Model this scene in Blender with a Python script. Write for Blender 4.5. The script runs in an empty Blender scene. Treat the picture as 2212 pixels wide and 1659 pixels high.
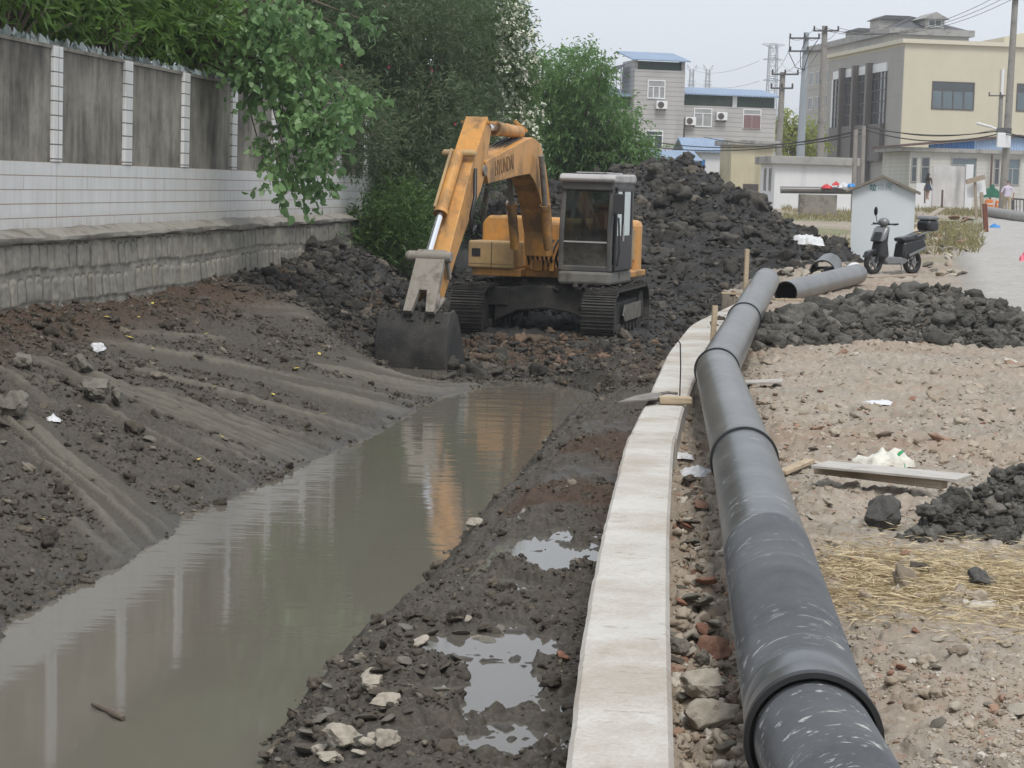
import bpy, bmesh, math, random
import numpy as np
from mathutils import Vector, Matrix, Euler
random.seed(7); RN = np.random.RandomState(11)
SC = bpy.context.scene; COL = SC.collection
PI = math.pi; rad = math.radians
# ---------------- camera ----------------
F = 4600.0; CAMZ = 1.8
PITCH = math.atan(429.5/F); ROLL = 0.030
r0 = Vector((1, 0, 0)); fw = Vector((0, math.cos(PITCH), -math.sin(PITCH))); u0 = Vector((0, math.sin(PITCH), math.cos(PITCH)))
CR = r0*math.cos(ROLL) + u0*math.sin(ROLL); CU = -r0*math.sin(ROLL) + u0*math.cos(ROLL)
CP = Vector((0, 0, CAMZ))
def ray(px, py): return CR*((px-1106)/F) + CU*((829.5-py)/F) + fw
def G(px, py, z=0.0):
    d = ray(px, py); return CP + d*((z-CAMZ)/d.z)
def P(px, py, Y):
    d = ray(px, py); return CP + d*(Y/d.y)
cam = bpy.data.cameras.new('camera'); camo = bpy.data.objects.new('camera', cam); COL.objects.link(camo)
cam.sensor_width = 36; cam.lens = 36*F/2212; cam.clip_start = 0.1; cam.clip_end = 6000
M = Matrix((CR, CU, -fw)).transposed().to_4x4(); M.translation = CP; camo.matrix_world = M
SC.camera = camo
# ---------------- tagging ----------------
def tag(o, label=None, cat=None, group=None, kind=None):
    if label: o['label'] = label
    if cat: o['category'] = cat
    if group: o['group'] = group
    if kind: o['kind'] = kind
    return o
def thing(name, label, cat, loc=(0, 0, 0), rz=0.0, group=None):
    o = bpy.data.objects.new(name, None); COL.objects.link(o); o.empty_display_size = .2
    o.location = loc; o.rotation_euler = (0, 0, rz)
    return tag(o, label, cat, group)
def link(name, me, parent=None, loc=None):
    o = bpy.data.objects.new(name, me); COL.objects.link(o)
    if parent is not None: o.parent = parent
    if loc is not None: o.location = loc
    return o
def copy_tree(o, parent=None, **kw):
    c = o.copy(); COL.objects.link(c); c.parent = parent
    for ch in list(o.children): copy_tree(ch, c)
    return c
# ---------------- mesh builder ----------------
class MB:
    def __init__(s): s.v = []; s.f = []; s.mi = []; s.m = 0; s.T = None
    def mat(s, i): s.m = i; return s
    def add(s, vs, fs):
        b = len(s.v)
        for p in vs:
            p = Vector(p)
            if s.T is not None: p = s.T @ p
            s.v.append(p[:])
        for f in fs: s.f.append([b+i for i in f]); s.mi.append(s.m)
        return s
    def box(s, c, d, R=None):
        c = Vector(c); h = Vector(d)/2
        pts = [Vector((x*h.x, y*h.y, z*h.z)) for z in (-1, 1) for y in (-1, 1) for x in (-1, 1)]
        if R is not None: pts = [R @ p for p in pts]
        return s.add([c+p for p in pts], [(0, 2, 3, 1), (4, 5, 7, 6), (0, 1, 5, 4), (2, 6, 7, 3), (0, 4, 6, 2), (1, 3, 7, 5)])
    def bx(s, lo, hi):
        lo = Vector(lo); hi = Vector(hi); return s.box((lo+hi)/2, hi-lo)
    def bar(s, a, b, w, h=None, up=(0, 0, 1)):
        a = Vector(a); b = Vector(b); h = h or w; d = b-a; L = d.length; d.normalize()
        up = Vector(up)
        if abs(d.dot(up)) > .98: up = Vector((0, 1, 0))
        x = d.cross(up).normalized(); z = x.cross(d)
        R = Matrix((x, d, z)).transposed()
        return s.box((a+b)/2, (w, L, h), R)
    def cyl(s, a, b, r, r2=None, n=14, caps=True):
        a = Vector(a); b = Vector(b); r2 = r if r2 is None else r2; d = (b-a).normalized()
        up = Vector((0, 0, 1)) if abs(d.z) < .95 else Vector((1, 0, 0))
        x = d.cross(up).normalized(); y = x.cross(d)
        vs = []
        for c, q in ((a, r), (b, r2)):
            for i in range(n):
                t = 2*PI*i/n; vs.append(c + x*(q*math.cos(t)) + y*(q*math.sin(t)))
        fs = [(i, (i+1) % n, n+(i+1) % n, n+i) for i in range(n)]
        if caps: fs += [tuple(range(n))[::-1], tuple(range(n, 2*n))]
        return s.add(vs, fs)
    def tube(s, pts, r, n=8, caps=True):
        pts = [Vector(p) for p in pts]; rs = r if isinstance(r, (list, tuple)) else [r]*len(pts)
        vs = []; px = None
        for i, p in enumerate(pts):
            d = (pts[min(i+1, len(pts)-1)] - pts[max(i-1, 0)]).normalized()
            if px is None:
                up = Vector((0, 0, 1)) if abs(d.z) < .9 else Vector((1, 0, 0)); x = d.cross(up).normalized()
            else: x = (px - d*px.dot(d)).normalized()
            px = x; y = d.cross(x)
            for k in range(n):
                t = 2*PI*k/n; vs.append(p + (x*math.cos(t) + y*math.sin(t))*rs[i])
        fs = []
        for i in range(len(pts)-1):
            for k in range(n): fs.append((i*n+k, i*n+(k+1) % n, (i+1)*n+(k+1) % n, (i+1)*n+k))
        if caps: fs += [tuple(range(n))[::-1], tuple(range((len(pts)-1)*n, len(pts)*n))]
        return s.add(vs, fs)
    def prism(s, poly, a, b, fn):
        """poly of 2-D points, extruded between offsets a and b; fn(u, v, w) -> 3-D"""
        n = len(poly)
        vs = [fn(u, v, a) for u, v in poly] + [fn(u, v, b) for u, v in poly]
        fs = [(i, (i+1) % n, n+(i+1) % n, n+i) for i in range(n)] + [tuple(range(n))[::-1], tuple(range(n, 2*n))]
        return s.add(vs, fs)
    def ball(s, c, r, nu=12, nv=8):
        c = Vector(c); r = Vector(r) if not isinstance(r, (int, float)) else Vector((r, r, r))
        vs = [c + Vector((0, 0, -r.z))]
        for j in range(1, nv):
            t = -PI/2 + PI*j/nv
            for i in range(nu):
                a = 2*PI*i/nu; vs.append(c + Vector((r.x*math.cos(t)*math.cos(a), r.y*math.cos(t)*math.sin(a), r.z*math.sin(t))))
        vs.append(c + Vector((0, 0, r.z))); fs = []
        for i in range(nu): fs.append((0, 1+(i+1) % nu, 1+i))
        for j in range(nv-2):
            for i in range(nu): fs.append((1+j*nu+i, 1+j*nu+(i+1) % nu, 1+(j+1)*nu+(i+1) % nu, 1+(j+1)*nu+i))
        e = len(vs)-1; b = 1+(nv-2)*nu
        for i in range(nu): fs.append((b+i, b+(i+1) % nu, e))
        return s.add(vs, fs)
    def build(s, name, mats, parent=None, smooth=None, bevel=0.0, loc=None, fix=True):
        me = bpy.data.meshes.new(name); me.from_pydata(s.v, [], s.f)
        mats = mats if isinstance(mats, (list, tuple)) else [mats]
        for m in mats: me.materials.append(m)
        if len(mats) > 1: me.polygons.foreach_set('material_index', s.mi)
        if fix:
            bm = bmesh.new(); bm.from_mesh(me); bmesh.ops.recalc_face_normals(bm, faces=bm.faces); bm.to_mesh(me); bm.free()
        me.update()
        if smooth is not None:
            me.polygons.foreach_set('use_smooth', [True]*len(me.polygons))
            me.set_sharp_from_angle(angle=rad(smooth))
        o = link(name, me, parent, loc)
        if bevel:
            b = o.modifiers.new('bevel', 'BEVEL'); b.width = bevel; b.segments = 2; b.limit_method = 'ANGLE'; b.angle_limit = rad(40)
        return o
def npmesh(name, V, Q, mats, parent=None, smooth=False, attrs=None, tri=False):
    me = bpy.data.meshes.new(name); V = np.asarray(V, dtype=np.float32); Q = np.asarray(Q, dtype=np.int32); k = Q.shape[1]
    me.vertices.add(len(V)); me.vertices.foreach_set('co', V.ravel())
    me.loops.add(Q.size); me.loops.foreach_set('vertex_index', Q.ravel())
    me.polygons.add(len(Q)); me.polygons.foreach_set('loop_start', np.arange(0, Q.size, k, dtype=np.int32))
    try: me.polygons.foreach_set('loop_total', np.full(len(Q), k, dtype=np.int32))
    except Exception: pass
    if smooth: me.polygons.foreach_set('use_smooth', np.ones(len(Q), dtype=bool))
    for nm, a in (attrs or {}).items():
        at = me.attributes.new(nm, 'FLOAT', 'POINT'); at.data.foreach_set('value', np.asarray(a, dtype=np.float32).ravel())
    mats = mats if isinstance(mats, (list, tuple)) else [mats]
    for m in mats: me.materials.append(m)
    me.update(); me.validate()
    return link(name, me, parent)
# ---------------- numpy noise ----------------
def hsh(ix, iy, s):
    n = (ix.astype(np.int64)*374761393 + iy.astype(np.int64)*668265263 + int(s)*1442695041) & 0xFFFFFFFF
    n = ((n ^ (n >> 13))*1274126177) & 0xFFFFFFFF
    n = ((n ^ (n >> 15))*2246822519) & 0xFFFFFFFF
    return ((n ^ (n >> 16)) & 0xFFFFFF)/float(0xFFFFFF)
def vn(x, y, s=0):
    xi = np.floor(x); yi = np.floor(y); fx = x-xi; fy = y-yi
    fx = fx*fx*fx*(fx*(fx*6-15)+10); fy = fy*fy*fy*(fy*(fy*6-15)+10)
    a = hsh(xi, yi, s); b = hsh(xi+1, yi, s); c = hsh(xi, yi+1, s); d = hsh(xi+1, yi+1, s)
    return (a*(1-fx)+b*fx)*(1-fy) + (c*(1-fx)+d*fx)*fy*1.0
def fbm(x, y, o=4, s=0, g=.5):
    r = 0; a = 1; t = 0
    c, sn = .8, .6
    for i in range(o):
        r = r + a*(vn(x, y, s+i*17)*2-1); t += a; a *= g
        x, y = (c*x-sn*y)*2.03+13.7, (sn*x+c*y)*2.03-7.1
    return r/t
def worley(x, y, s=0, j=.95):
    xi = np.floor(x); yi = np.floor(y); f1 = np.full(x.shape, 9.0); f2 = np.full(x.shape, 9.0); cid = np.zeros(x.shape)
    for dx in (-1, 0, 1):
        for dy in (-1, 0, 1):
            cx = xi+dx; cy = yi+dy; h1 = hsh(cx, cy, s); h2 = hsh(cx, cy, s+91)
            d = np.hypot(cx+.5+(h1-.5)*j-x, cy+.5+(h2-.5)*j-y)
            m = d < f1; f2 = np.where(m, f1, np.minimum(f2, d)); cid = np.where(m, hsh(cx, cy, s+7), cid); f1 = np.where(m, d, f1)
    return f1, f2, cid
def sstep(a, b, x): t = np.clip((x-a)/(b-a), 0, 1); return t*t*(3-2*t)
# ---------------- materials ----------------
class NT:
    def __init__(s, name):
        s.m = bpy.data.materials.new(name); s.m.use_nodes = True; s.t = s.m.node_tree; s.t.nodes.clear()
        s.out = s.n('ShaderNodeOutputMaterial'); s.b = s.n('ShaderNodeBsdfPrincipled'); s.l(s.b.outputs[0], s.out.inputs[0])
        s.tc = s.n('ShaderNodeTexCoord')
    def n(s, t, **k):
        n = s.t.nodes.new(t)
        for a, b in k.items(): setattr(n, a, b)
        return n
    def l(s, a, b): s.t.links.new(a, b); return s
    def co(s, scale=(1, 1, 1), src='Object', rot=(0, 0, 0)):
        mp = s.n('ShaderNodeMapping'); mp.inputs['Scale'].default_value = scale; mp.inputs['Rotation'].default_value = rot
        s.l(s.tc.outputs[src], mp.inputs[0]); return mp.outputs[0]
    def noise(s, sc, det=4, rough=.55, vec=None, dist=0.0):
        n = s.n('ShaderNodeTexNoise'); n.inputs['Scale'].default_value = sc; n.inputs['Detail'].default_value = det
        n.inputs['Roughness'].default_value = rough; n.inputs['Distortion'].default_value = dist
        s.l(vec if vec is not None else s.tc.outputs['Object'], n.inputs['Vector']); return n.outputs['Fac']
    def voro(s, sc, vec=None, feat='F1', out='Distance'):
        n = s.n('ShaderNodeTexVoronoi'); n.feature = feat; n.inputs['Scale'].default_value = sc
        s.l(vec if vec is not None else s.tc.outputs['Object'], n.inputs['Vector']); return n.outputs[out]
    def attr(s, nm): n = s.n('ShaderNodeAttribute'); n.attribute_name = nm; return n.outputs['Fac']
    def mr(s, v, a, b, c=0., d=1.):
        n = s.n('ShaderNodeMapRange'); s.l(v, n.inputs[0])
        for i, x in enumerate((a, b, c, d)): n.inputs[i+1].default_value = x
        return n.outputs[0]
    def math(s, op, a, b=None):
        n = s.n('ShaderNodeMath'); n.operation = op
        for i, x in enumerate((a, b)):
            if x is None: continue
            if isinstance(x, (int, float)): n.inputs[i].default_value = x
            else: s.l(x, n.inputs[i])
        return n.outputs[0]
    def mix(s, f, a, b, mode='MIX'):
        n = s.n('ShaderNodeMix'); n.data_type = 'RGBA'; n.blend_type = mode
        for i, x in ((0, f), (6, a), (7, b)):
            if isinstance(x, (int, float)): n.inputs[i].default_value = x
            elif isinstance(x, (tuple, list)): n.inputs[i].default_value = (*x[:3], 1)
            else: s.l(x, n.inputs[i])
        return n.outputs[2]
    def sep(s, v): n = s.n('ShaderNodeSeparateXYZ'); s.l(v, n.inputs[0]); return n.outputs
    def set(s, **k):
        nm = {'col': 'Base Color', 'rough': 'Roughness', 'metal': 'Metallic', 'spec': 'Specular IOR Level', 'ior': 'IOR', 'trans': 'Transmission Weight', 'alpha': 'Alpha', 'coat': 'Coat Weight'}
        for a, x in k.items():
            i = s.b.inputs[nm[a]]
            if isinstance(x, (int, float)): i.default_value = x
            elif isinstance(x, (tuple, list)): i.default_value = (*x[:3], 1)
            else: s.l(x, i)
        return s
    def bump(s, h, st=.3, dist=.02, prev=None):
        n = s.n('ShaderNodeBump'); n.inputs['Strength'].default_value = st; n.inputs['Distance'].default_value = dist
        s.l(h, n.inputs['Height'])
        if prev is not None: s.l(prev, n.inputs['Normal'])
        s.l(n.outputs[0], s.b.inputs['Normal']); return n.outputs[0]
def simple(name, col, rough=.6, metal=0., var=.15, sc=6., bump=.0, dirt=None, dsc=3., dth=(.5, .7), spec=.5):
    """weathered plain surface: colour variation, optional dirt patches and fine bump"""
    t = NT(name); a = tuple(c*(1-var) for c in col); b = tuple(min(1, c*(1+var)) for c in col)
    c = t.mix(t.noise(sc, 5), a, b); rr = rough
    if dirt: 
        m = t.mr(t.noise(dsc, 6, .65), dth[0], dth[1]); c = t.mix(m, c, dirt)
        rr = t.mr(m, 0, 1, rough, .9)
    t.set(col=c, rough=rr, metal=metal, spec=spec)
    if bump: t.bump(t.noise(sc*8, 4), bump, .01)
    return t.m
# ================= layout lines (world metres) =================
WATER = -1.0
WLX0, WLY0, WLK = -5.37, 24.9, .1148                       # tiled wall: x = WLX0 + WLK*(y-WLY0)
def wallx(y): return WLX0 + WLK*(y-WLY0)
left_px = [(0,1390),(60,1330),(130,1290),(225,1245),(290,1210),(305,1190),(390,1150),(400,1110),(480,1090),(600,1035),(700,985),(800,948),(880,895),(950,862),(1045,834)]
right_px = [(1080,824),(1140,826),(1200,830),(1270,845),(1308,868),(1230,905),(1180,945),(1130,1000),(1080,1070),(1000,1140),(950,1210),(890,1290),(790,1370),(700,1440),(620,1530),(560,1600),(540,1659)]
wp = [G(x, y, WATER).xy[:] for x, y in left_px+right_px]
wp = np.array([(-9.0, 4.0), (-5.4, 9.0)] + wp + [(-1.15, 8.5), (-1.1, 4.0)])
def polydist(px, py, poly):
    d = np.full(px.shape, 1e9); ins = np.zeros(px.shape, bool); n = len(poly)
    for i in range(n):
        ax, ay = poly[i]; bx, by = poly[(i+1) % n]
        ex, ey = bx-ax, by-ay; wx, wy = px-ax, py-ay
        t = np.clip((wx*ex+wy*ey)/(ex*ex+ey*ey+1e-12), 0, 1)
        d = np.minimum(d, np.hypot(wx-ex*t, wy-ey*t))
        c = (ay <= py) != (by <= py)
        with np.errstate(divide='ignore', invalid='ignore'): xi = ax+(py-ay)*ex/(by-ay if by != ay else 1e-9)
        ins ^= c & (px < xi)
    return np.where(ins, -d, d)
WTOP = 0.06
cl_px = [(1222,1659),(1262,1340),(1300,1150),(1355,940),(1395,860),(1440,760),(1490,700),(1590,652)]
cr_px = [(1457,1659),(1447,1340),(1446,1150),(1455,960),(1472,885),(1510,790),(1560,720),(1622,655)]
CL = [G(x, y, WTOP) for x, y in cl_px]; CRr = [G(x, y, WTOP) for x, y in cr_px]
def extend(L): 
    a, b = L[0], L[1]; d = (a-b).normalized(); return [a+d*4.5]+L
CL = extend(CL); CRr = extend(CRr)
cly = np.array([p.y for p in CL]); clx = np.array([p.x for p in CL]); cry = np.array([p.y for p in CRr]); crx = np.array([p.x for p in CRr])
# road px polygon -> world
def rise(y): return np.interp(y, [0, 20, 30, 46, 107, 170, 400, 4000], [-.05, -.04, .02, .13, .95, 1.45, 1.5, 1.5])
road_px = [(2330,672,.03),(2190,640,.05),(2090,560,.12),(2085,500,.5),(2100,472,.8),(2150,455,.95),(2212,440,1.05)]
def roadmask(X, Y):
    # left edge of the lane, by distance
    ly = [0, 22, 28, 34, 42, 60, 80, 107, 170]; lx = [9, 7.6, 6.9, 7.15, 8.9, 12.4, 17.0, 23.5, 40]
    return sstep(-.5, .6, X-np.interp(Y, ly, lx))*sstep(17, 24, Y)
def base_h(X, Y, detail=True):
    sd = polydist(X, Y, wp)
    d = np.maximum(sd, 0)
    dwall = np.maximum((X-wallx(Y))*.993, 0)
    t = d/(d+dwall+1e-6)
    hl = WATER + 1.36*np.power(t, .92)
    clX = np.interp(Y, cly, clx); crX = np.interp(Y, cry, crx)
    dc = np.maximum(clX-X, 0)
    t2 = d/(d+dc+1e-6)
    hr = WATER + .27*sstep(0, .3, d) + .175*sstep(.2, .8, d)-.01*sstep(.4, .8, t2)+.05*sstep(26, 31, Y)
    # excavation pit in front of the digger
    mid = np.interp(Y, [5, 12, 20, 28, 32, 40, 60], [-2.6, -1.6, -.6, .2, .8, 1.6, 2.2])
    side = sstep(-.25, .25, X-mid)
    pit = WATER + .02 + .014*d + .30*sstep(40, 47, Y)+.75*sstep(46, 56, Y)
    canal = hl*(1-side)+hr*side
    pw = sstep(29.3, 32, Y)*sstep(-3.2, -1.0, X-0.02*(Y-38))*(1-sstep(53, 60, Y))
    canal = canal*(1-pw)+pit*pw
    # black spoil thrown up left of the bucket
    canal = canal + .30*np.exp(-((X+3.0)/1.1)**2-((Y-38)/3.0)**2)
    canal = canal - .40*np.exp(-((X+1.5)/1.0)**2-((Y-31.2)/2.3)**2)*sstep(WATER-.1, WATER+.3, canal)
    h = np.where(sd < 0, WATER-.05-.45*np.minimum(-sd, 1)**.8, canal)
    rg = rise(Y)
    # right-hand ground past the concrete wall
    edge = np.where(Y < 37.5, (clX+crX)/2, 3.9+(Y-37.5)*.10)
    wr = np.where(Y < 37.5, (X > edge).astype(float), sstep(-.8, 1.2, X-edge))
    far = sstep(54, 62, Y)
    wr = np.maximum(wr, far)
    rg = rg - .16*np.exp(-((X-crX-.22)/.30)**2)*(Y < 34)*(1-sstep(27,34,Y))
    h = h*(1-wr)+rg*wr
    # left of the tiled wall: filled ground
    lw = sstep(-.2, -.6, X-wallx(Y)); h = h*(1-lw)+.9*lw
    return h, sd, wr, dwall
def ground_fields(X, Y):
    h, sd, wr, dwall = base_h(X, Y)
    rm = roadmask(X, Y)*wr
    left = ((sd > -.6) & (wr < .5))
    dw = np.maximum(sd, 0)
    # fan-shaped bucket scrapes on the left bank
    cx, cy = -6.3, 20.8
    ang = np.arctan2(Y-cy, X-cx); rr = np.hypot(X-cx, Y-cy)
    mid = np.interp(Y, [5, 12, 20, 28, 32, 40, 60], [-2.6, -1.6, -.6, .2, .8, 1.6, 2.2])
    lb = sstep(.3, -.3, X-mid)*(1-sstep(30, 34, Y))*(1-wr)
    # broad bands of scraped clay between crumbled strips
    fine = fbm(ang*36+fbm(X*1.2, Y*1.2, 2, 8)*.25, rr*.30, 2, 6, .55); band = fbm(ang*8, rr*.22, 3, 5); scr = sstep(.0, .36, band+.16*fine+.10*fbm(X*3, Y*3, 3, 9))*sstep(.0, .5, dw+.3)*lb*(1-sstep(.75, 1.15, dw/(dw+dwall+1e-6)*1.25))
    groove = np.exp(-(fine/.10)**2)
    # clods at several sizes
    f1, f2, cid = worley(X*3.4+fbm(X*3, Y*3, 2, 1)*.35, Y*3.4, 3)
    c1 = (np.clip(f2-f1, 0, .45)/.45)*(.35+.65*cid)
    g1, g2, gid = worley(X*9+fbm(X*8, Y*8, 2, 2)*.3, Y*9+fbm(X*8, Y*8, 2, 12)*.3, 4)
    c2 = (np.clip(g2-g1, 0, .4)/.4)*(.25+.75*gid)
    n1 = fbm(X*.8, Y*.8, 4, 21); n2 = fbm(X*5, Y*5, 5, 22); n3 = fbm(X*22, Y*22, 3, 23)
    wet = sstep(.55, 0, dw)*(1-wr)
    mudamp = (1-wr)
    farf = 1
    black = (1-wr)*sstep(29.5, 34, Y + 1.6*n1 + (X+1.5)*.45)*(1-sstep(60, 66, Y))
    rough_mud = mudamp*(1-.88*scr)
    h = h + rough_mud*(.06*c1*(.6+.6*black) + .034*c2 + .05*n2 + .02*n3 + .10*n1*sstep(.15, 1., dw)*(.3+.7*np.maximum(lb, black))) - .05*rough_mud
    h = h + scr*(.022*band + .036*fine - .026*groove + .012*n2 + .006*n3)
    h = np.where(sd < -.05, h-.03, h)
    # flat wet strip with pools beside the concrete wall
    pz = -.62
    pud = (1-lb)*(1-wr)*(Y < 27)
    clX_ = np.interp(Y, cly, clx); t2_ = dw/(dw+np.maximum(clX_-X, 0)+1e-6); low = np.zeros_like(X); nz = fbm(X*3.4, Y*2.3, 5, 44, .6)*2.3
    for (cx_, cy_, rx, ry) in ((.30, 14.2, .42, .85), (.08, 10.95, .46, .62), (-.02, 9.65, .42, .80), (.12, 12.7, .25, .25), (.62, 18.0, .30, .9), (.28, 8.3, .3, .5), (1.0, 21.5, .35, 1.0)): low = np.maximum(low, sstep(-.35, .55, 1-((X-cx_)/rx)**2-((Y-cy_)/ry)**2+nz))
    h = np.where((pud > .5) & (dw > .25), h*(1-low*pud) + (pz-.022+.035*n2+.035*c2*cid)*low*pud, h)
    # dry rubble ground on the right
    dry = wr*(1-rm)
    k1, k2, kid = worley(X*7.5+fbm(X*6, Y*6, 2, 31)*.3, Y*7.5, 33)
    gap = np.exp(-((X-np.interp(Y, cry, crx)-.28)/.26)**2)*(Y < 30)
    h = h + dry*(.045*n1 + .030*n2 + .014*n3 + (.034+.05*gap)*(np.clip(k2-k1, 0, .3)/.3)*sstep(.35, .9, kid) + .03*c1*gap)
    h = h + rm*(.012*n2+.02*n1)
    brown = lb*sstep(.62, .9, dw/(dw+dwall+1e-6) + .10*n1 + .06*n2)*(1-black)
    brown = np.maximum(brown, (1-lb)*(1-wr)*(1-black)*sstep(.05, .35, fbm(X*.7+9, Y*.55, 3, 61)+.1*n2)*sstep(.3, .6, dw))
    pitb = np.exp(-((X-.35)/1.5)**2-((Y-34.8)/2.3)**2)
    grass = .7*wr*sstep(.12, .45, fbm(X*.12, Y*.12, 3, 71))*sstep(48, 60, Y)*(1-rm)
    return h, dict(tan=dry, black=black*(1-.6*pitb), scr=scr, wet=np.maximum(wet, low*pud*.8), brown=np.maximum(brown, pitb*.8*(1-wr)), road=rm, grass=grass, pool=low*pud, streak=lb*(.5+.9*fine), groove=groove*scr)
def hz(x, y):
    h, _ = ground_fields(np.array([[float(x)]]), np.array([[float(y)]])); return float(h[0, 0])
# ================= ground material =================
def ground_mat(name):
    t = NT(name); ob = t.tc.outputs['Object']
    nA = t.noise(1.1, 6, .6, ob); nB = t.noise(7, 6, .65, ob); nC = t.noise(38, 5, .7, ob); nD = t.noise(.35, 3, .5, ob)
    mudc = t.mix(t.mr(nB, .3, .7), (.043, .037, .029), (.088, .075, .059)); mudc = t.mix(t.mr(nC, .45, .8), mudc, (.14, .124, .104))
    scrc = t.mix(t.mr(nB, .3, .7), (.115, .103, .080), (.175, .158, .127))
    brc = t.mix(t.mr(nB, .3, .7), (.050, .031, .020), (.092, .060, .040))
    blk = t.mix(t.mr(nB, .3, .72), (.020, .020, .020), (.048, .047, .046)); blk = t.mix(t.mr(nC, .55, .8), blk, (.075, .074, .073))
    tan = t.mix(t.mr(nA, .3, .7), (.25, .205, .156), (.39, .342, .28)); tan = t.mix(t.mr(nB, .42, .75), tan, (.40, .345, .28))
    tan = t.mix(t.math('MULTIPLY', t.mr(nD, .5, .66), t.mr(nB, .35, .55)), tan, (.29, .215, .16))
    nE = t.noise(.55, 5, .62, ob); nF = t.noise(2.6, 5, .7, ob)
    tan = t.mix(t.mr(nE, .52, .64, 0, .75), tan, (.335, .262, .202)); tan = t.mix(t.mr(nE, .46, .36, 0, .7), tan, (.30, .275, .235)); tan = t.mix(t.mr(nF, .55, .7, 0, .6), tan, (.20, .155, .115)); tan = t.mix(t.mr(nF, .42, .30, 0, .55), tan, (.47, .42, .35))
    vc = t.voro(30, ob, 'F1', 'Color'); vv = t.n('ShaderNodeSeparateColor'); t.l(vc, vv.inputs[0])
    tan = t.mix(t.mr(vv.outputs[0], .90, .93, 0, .5), tan, (.46, .42, .36)); tan = t.mix(t.mr(vv.outputs[1], .95, .97, 0, .5), tan, (.33, .19, .13))
    tan = t.mix(t.mr(nC, .58, .80, 0, .85), tan, (.13, .108, .085))
    rdc = t.mix(t.mr(nA, .3, .7), (.38, .365, .345), (.46, .45, .43)); rdc = t.mix(t.mr(nB, .42, .7, 0, .8), rdc, (.30, .27, .23))
    gr = t.mix(t.mr(nB, .3, .7), (.09, .12, .04), (.20, .21, .08))
    scrc = t.mix(t.mr(t.attr('streak'), .25, .8), (.085, .074, .058), scrc); scrc = t.mix(t.math('MULTIPLY', t.attr('groove'), .6), scrc, (.06, .052, .042)); c = t.mix(t.attr('scr'), mudc, scrc); c = t.mix(t.attr('brown'), c, brc); c = t.mix(t.attr('black'), c, blk)
    c = t.mix(t.attr('tan'), c, tan); c = t.mix(t.attr('grass'), c, gr); c = t.mix(t.attr('road'), c, rdc)
    wet = t.attr('wet'); c = t.mix(t.math('MULTIPLY', wet, .35), c, (.03, .027, .022))
    t.set(col=c, rough=t.mr(t.math('ADD', t.math('MULTIPLY', wet, .6), t.mr(nC, .3, .7, 0, .15)), 0, .75, .88, .38), spec=.4)
    b = t.bump(nC, .55, .03); t.bump(t.noise(140, 3, .6, ob), .35, .008, b)
    return t.m
M_ground = ground_mat('wet mud and rubble earth')
# ================= ground sheet =================
def grid_mesh(name, X, Y, H, mats, attrs, smooth=True, keep=None):
    ny, nx = X.shape
    V = np.stack([X, Y, H], -1).reshape(-1, 3)
    i = np.arange(ny-1)[:, None]*nx + np.arange(nx-1)[None, :]
    Q = np.stack([i, i+1, i+1+nx, i+nx], -1).reshape(-1, 4)
    if keep is not None:
        kq = (keep[:-1, :-1] | keep[1:, :-1] | keep[:-1, 1:] | keep[1:, 1:]).reshape(-1); Q = Q[kq]
        used = np.unique(Q); mp = np.full(len(V), -1); mp[used] = np.arange(len(used)); Q = mp[Q]; V = V[used]
        attrs = {k: a.reshape(-1)[used] for k, a in attrs.items()}
    return npmesh(name, V, Q, mats, smooth=smooth, attrs=attrs)
NR, NC_ = 1000, 760
vv = np.linspace(5.0**-.6, 165.0**-.6, NR); yr = vv**(-1/.6)
yr = np.concatenate([np.linspace(-60, 4.5, 14), yr, np.geomspace(175, 1500, 16)])
s = np.linspace(-1, 1, NC_); g = np.geomspace(1.12, 300, 22)
S = np.concatenate([-g[::-1], s, g])
yw = np.clip(yr, 5, 165); half = .262*yw+.9
X = S[None, :]*half[:, None]*np.ones((len(yr), 1)); X = np.where(np.abs(S)[None, :] > 1.05, np.sign(S)[None, :]*np.minimum(np.abs(X), 1500), X) + .005*yw[:, None]
Yg = yr[:, None]*np.ones((1, len(S)))
H, A = ground_fields(X, Yg)
gnd = grid_mesh('ground', X, Yg, H, M_ground, A); tag(gnd, kind='structure')
# height lookup on the built sheet
def hz_many(x, y):
    h, _ = ground_fields(np.asarray(x, float)[None, :], np.asarray(y, float)[None, :]); return h[0]
# ================= water =================
def water_mat(name, col, rough, bstr, sc):
    t = NT(name); v = t.co((.55*sc, 1.6*sc, 1))
    n1 = t.noise(1.3, 3, .5, v); n2 = t.noise(5, 2, .5, v)
    far = t.sep(t.tc.outputs['Object'])[1]
    amp = t.mr(far, 11, 27, .12, 1.0)
    h = t.math('MULTIPLY', t.math('ADD', n1, t.math('MULTIPLY', n2, .35)), amp)
    c = t.mix(t.noise(.5, 3), col, tuple(q*1.15 for q in col))
    t.set(col=c, rough=rough, ior=1.33, spec=.5); t.bump(h, bstr, .05)
    return t.m
M_water = water_mat('silty canal water', (.136, .124, .102), .045, .16, 1.0)
M_pud = water_mat('shallow puddle water', (.11, .10, .085), .03, .02, 4.0)
wm = MB(); wm.add([(-16, -20, WATER), (3.4, -20, WATER), (3.4, 36, WATER), (-16, 36, WATER)], [(0, 1, 2, 3)])
tag(wm.build('canal_water', M_water, fix=False), kind='structure')
pm = MB()
ys = [5, 7, 9.5, 12, 14.5, 16.8]
pts = [( -1.0+.02*(y-5), y) for y in ys]
wex = lambda y: float(np.interp(y, wp[:, 1][17:][::-1], wp[:, 0][17:][::-1]))
vs = [(wex(y)+.42*(float(np.interp(y, cly, clx))-wex(y)), y, -.62) for y in ys] + [(float(np.interp(y, cly, clx))+.08, y, -.62) for y in ys]
pm.add(vs, [(i, i+6, i+7, i+1) for i in range(5)])
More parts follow.
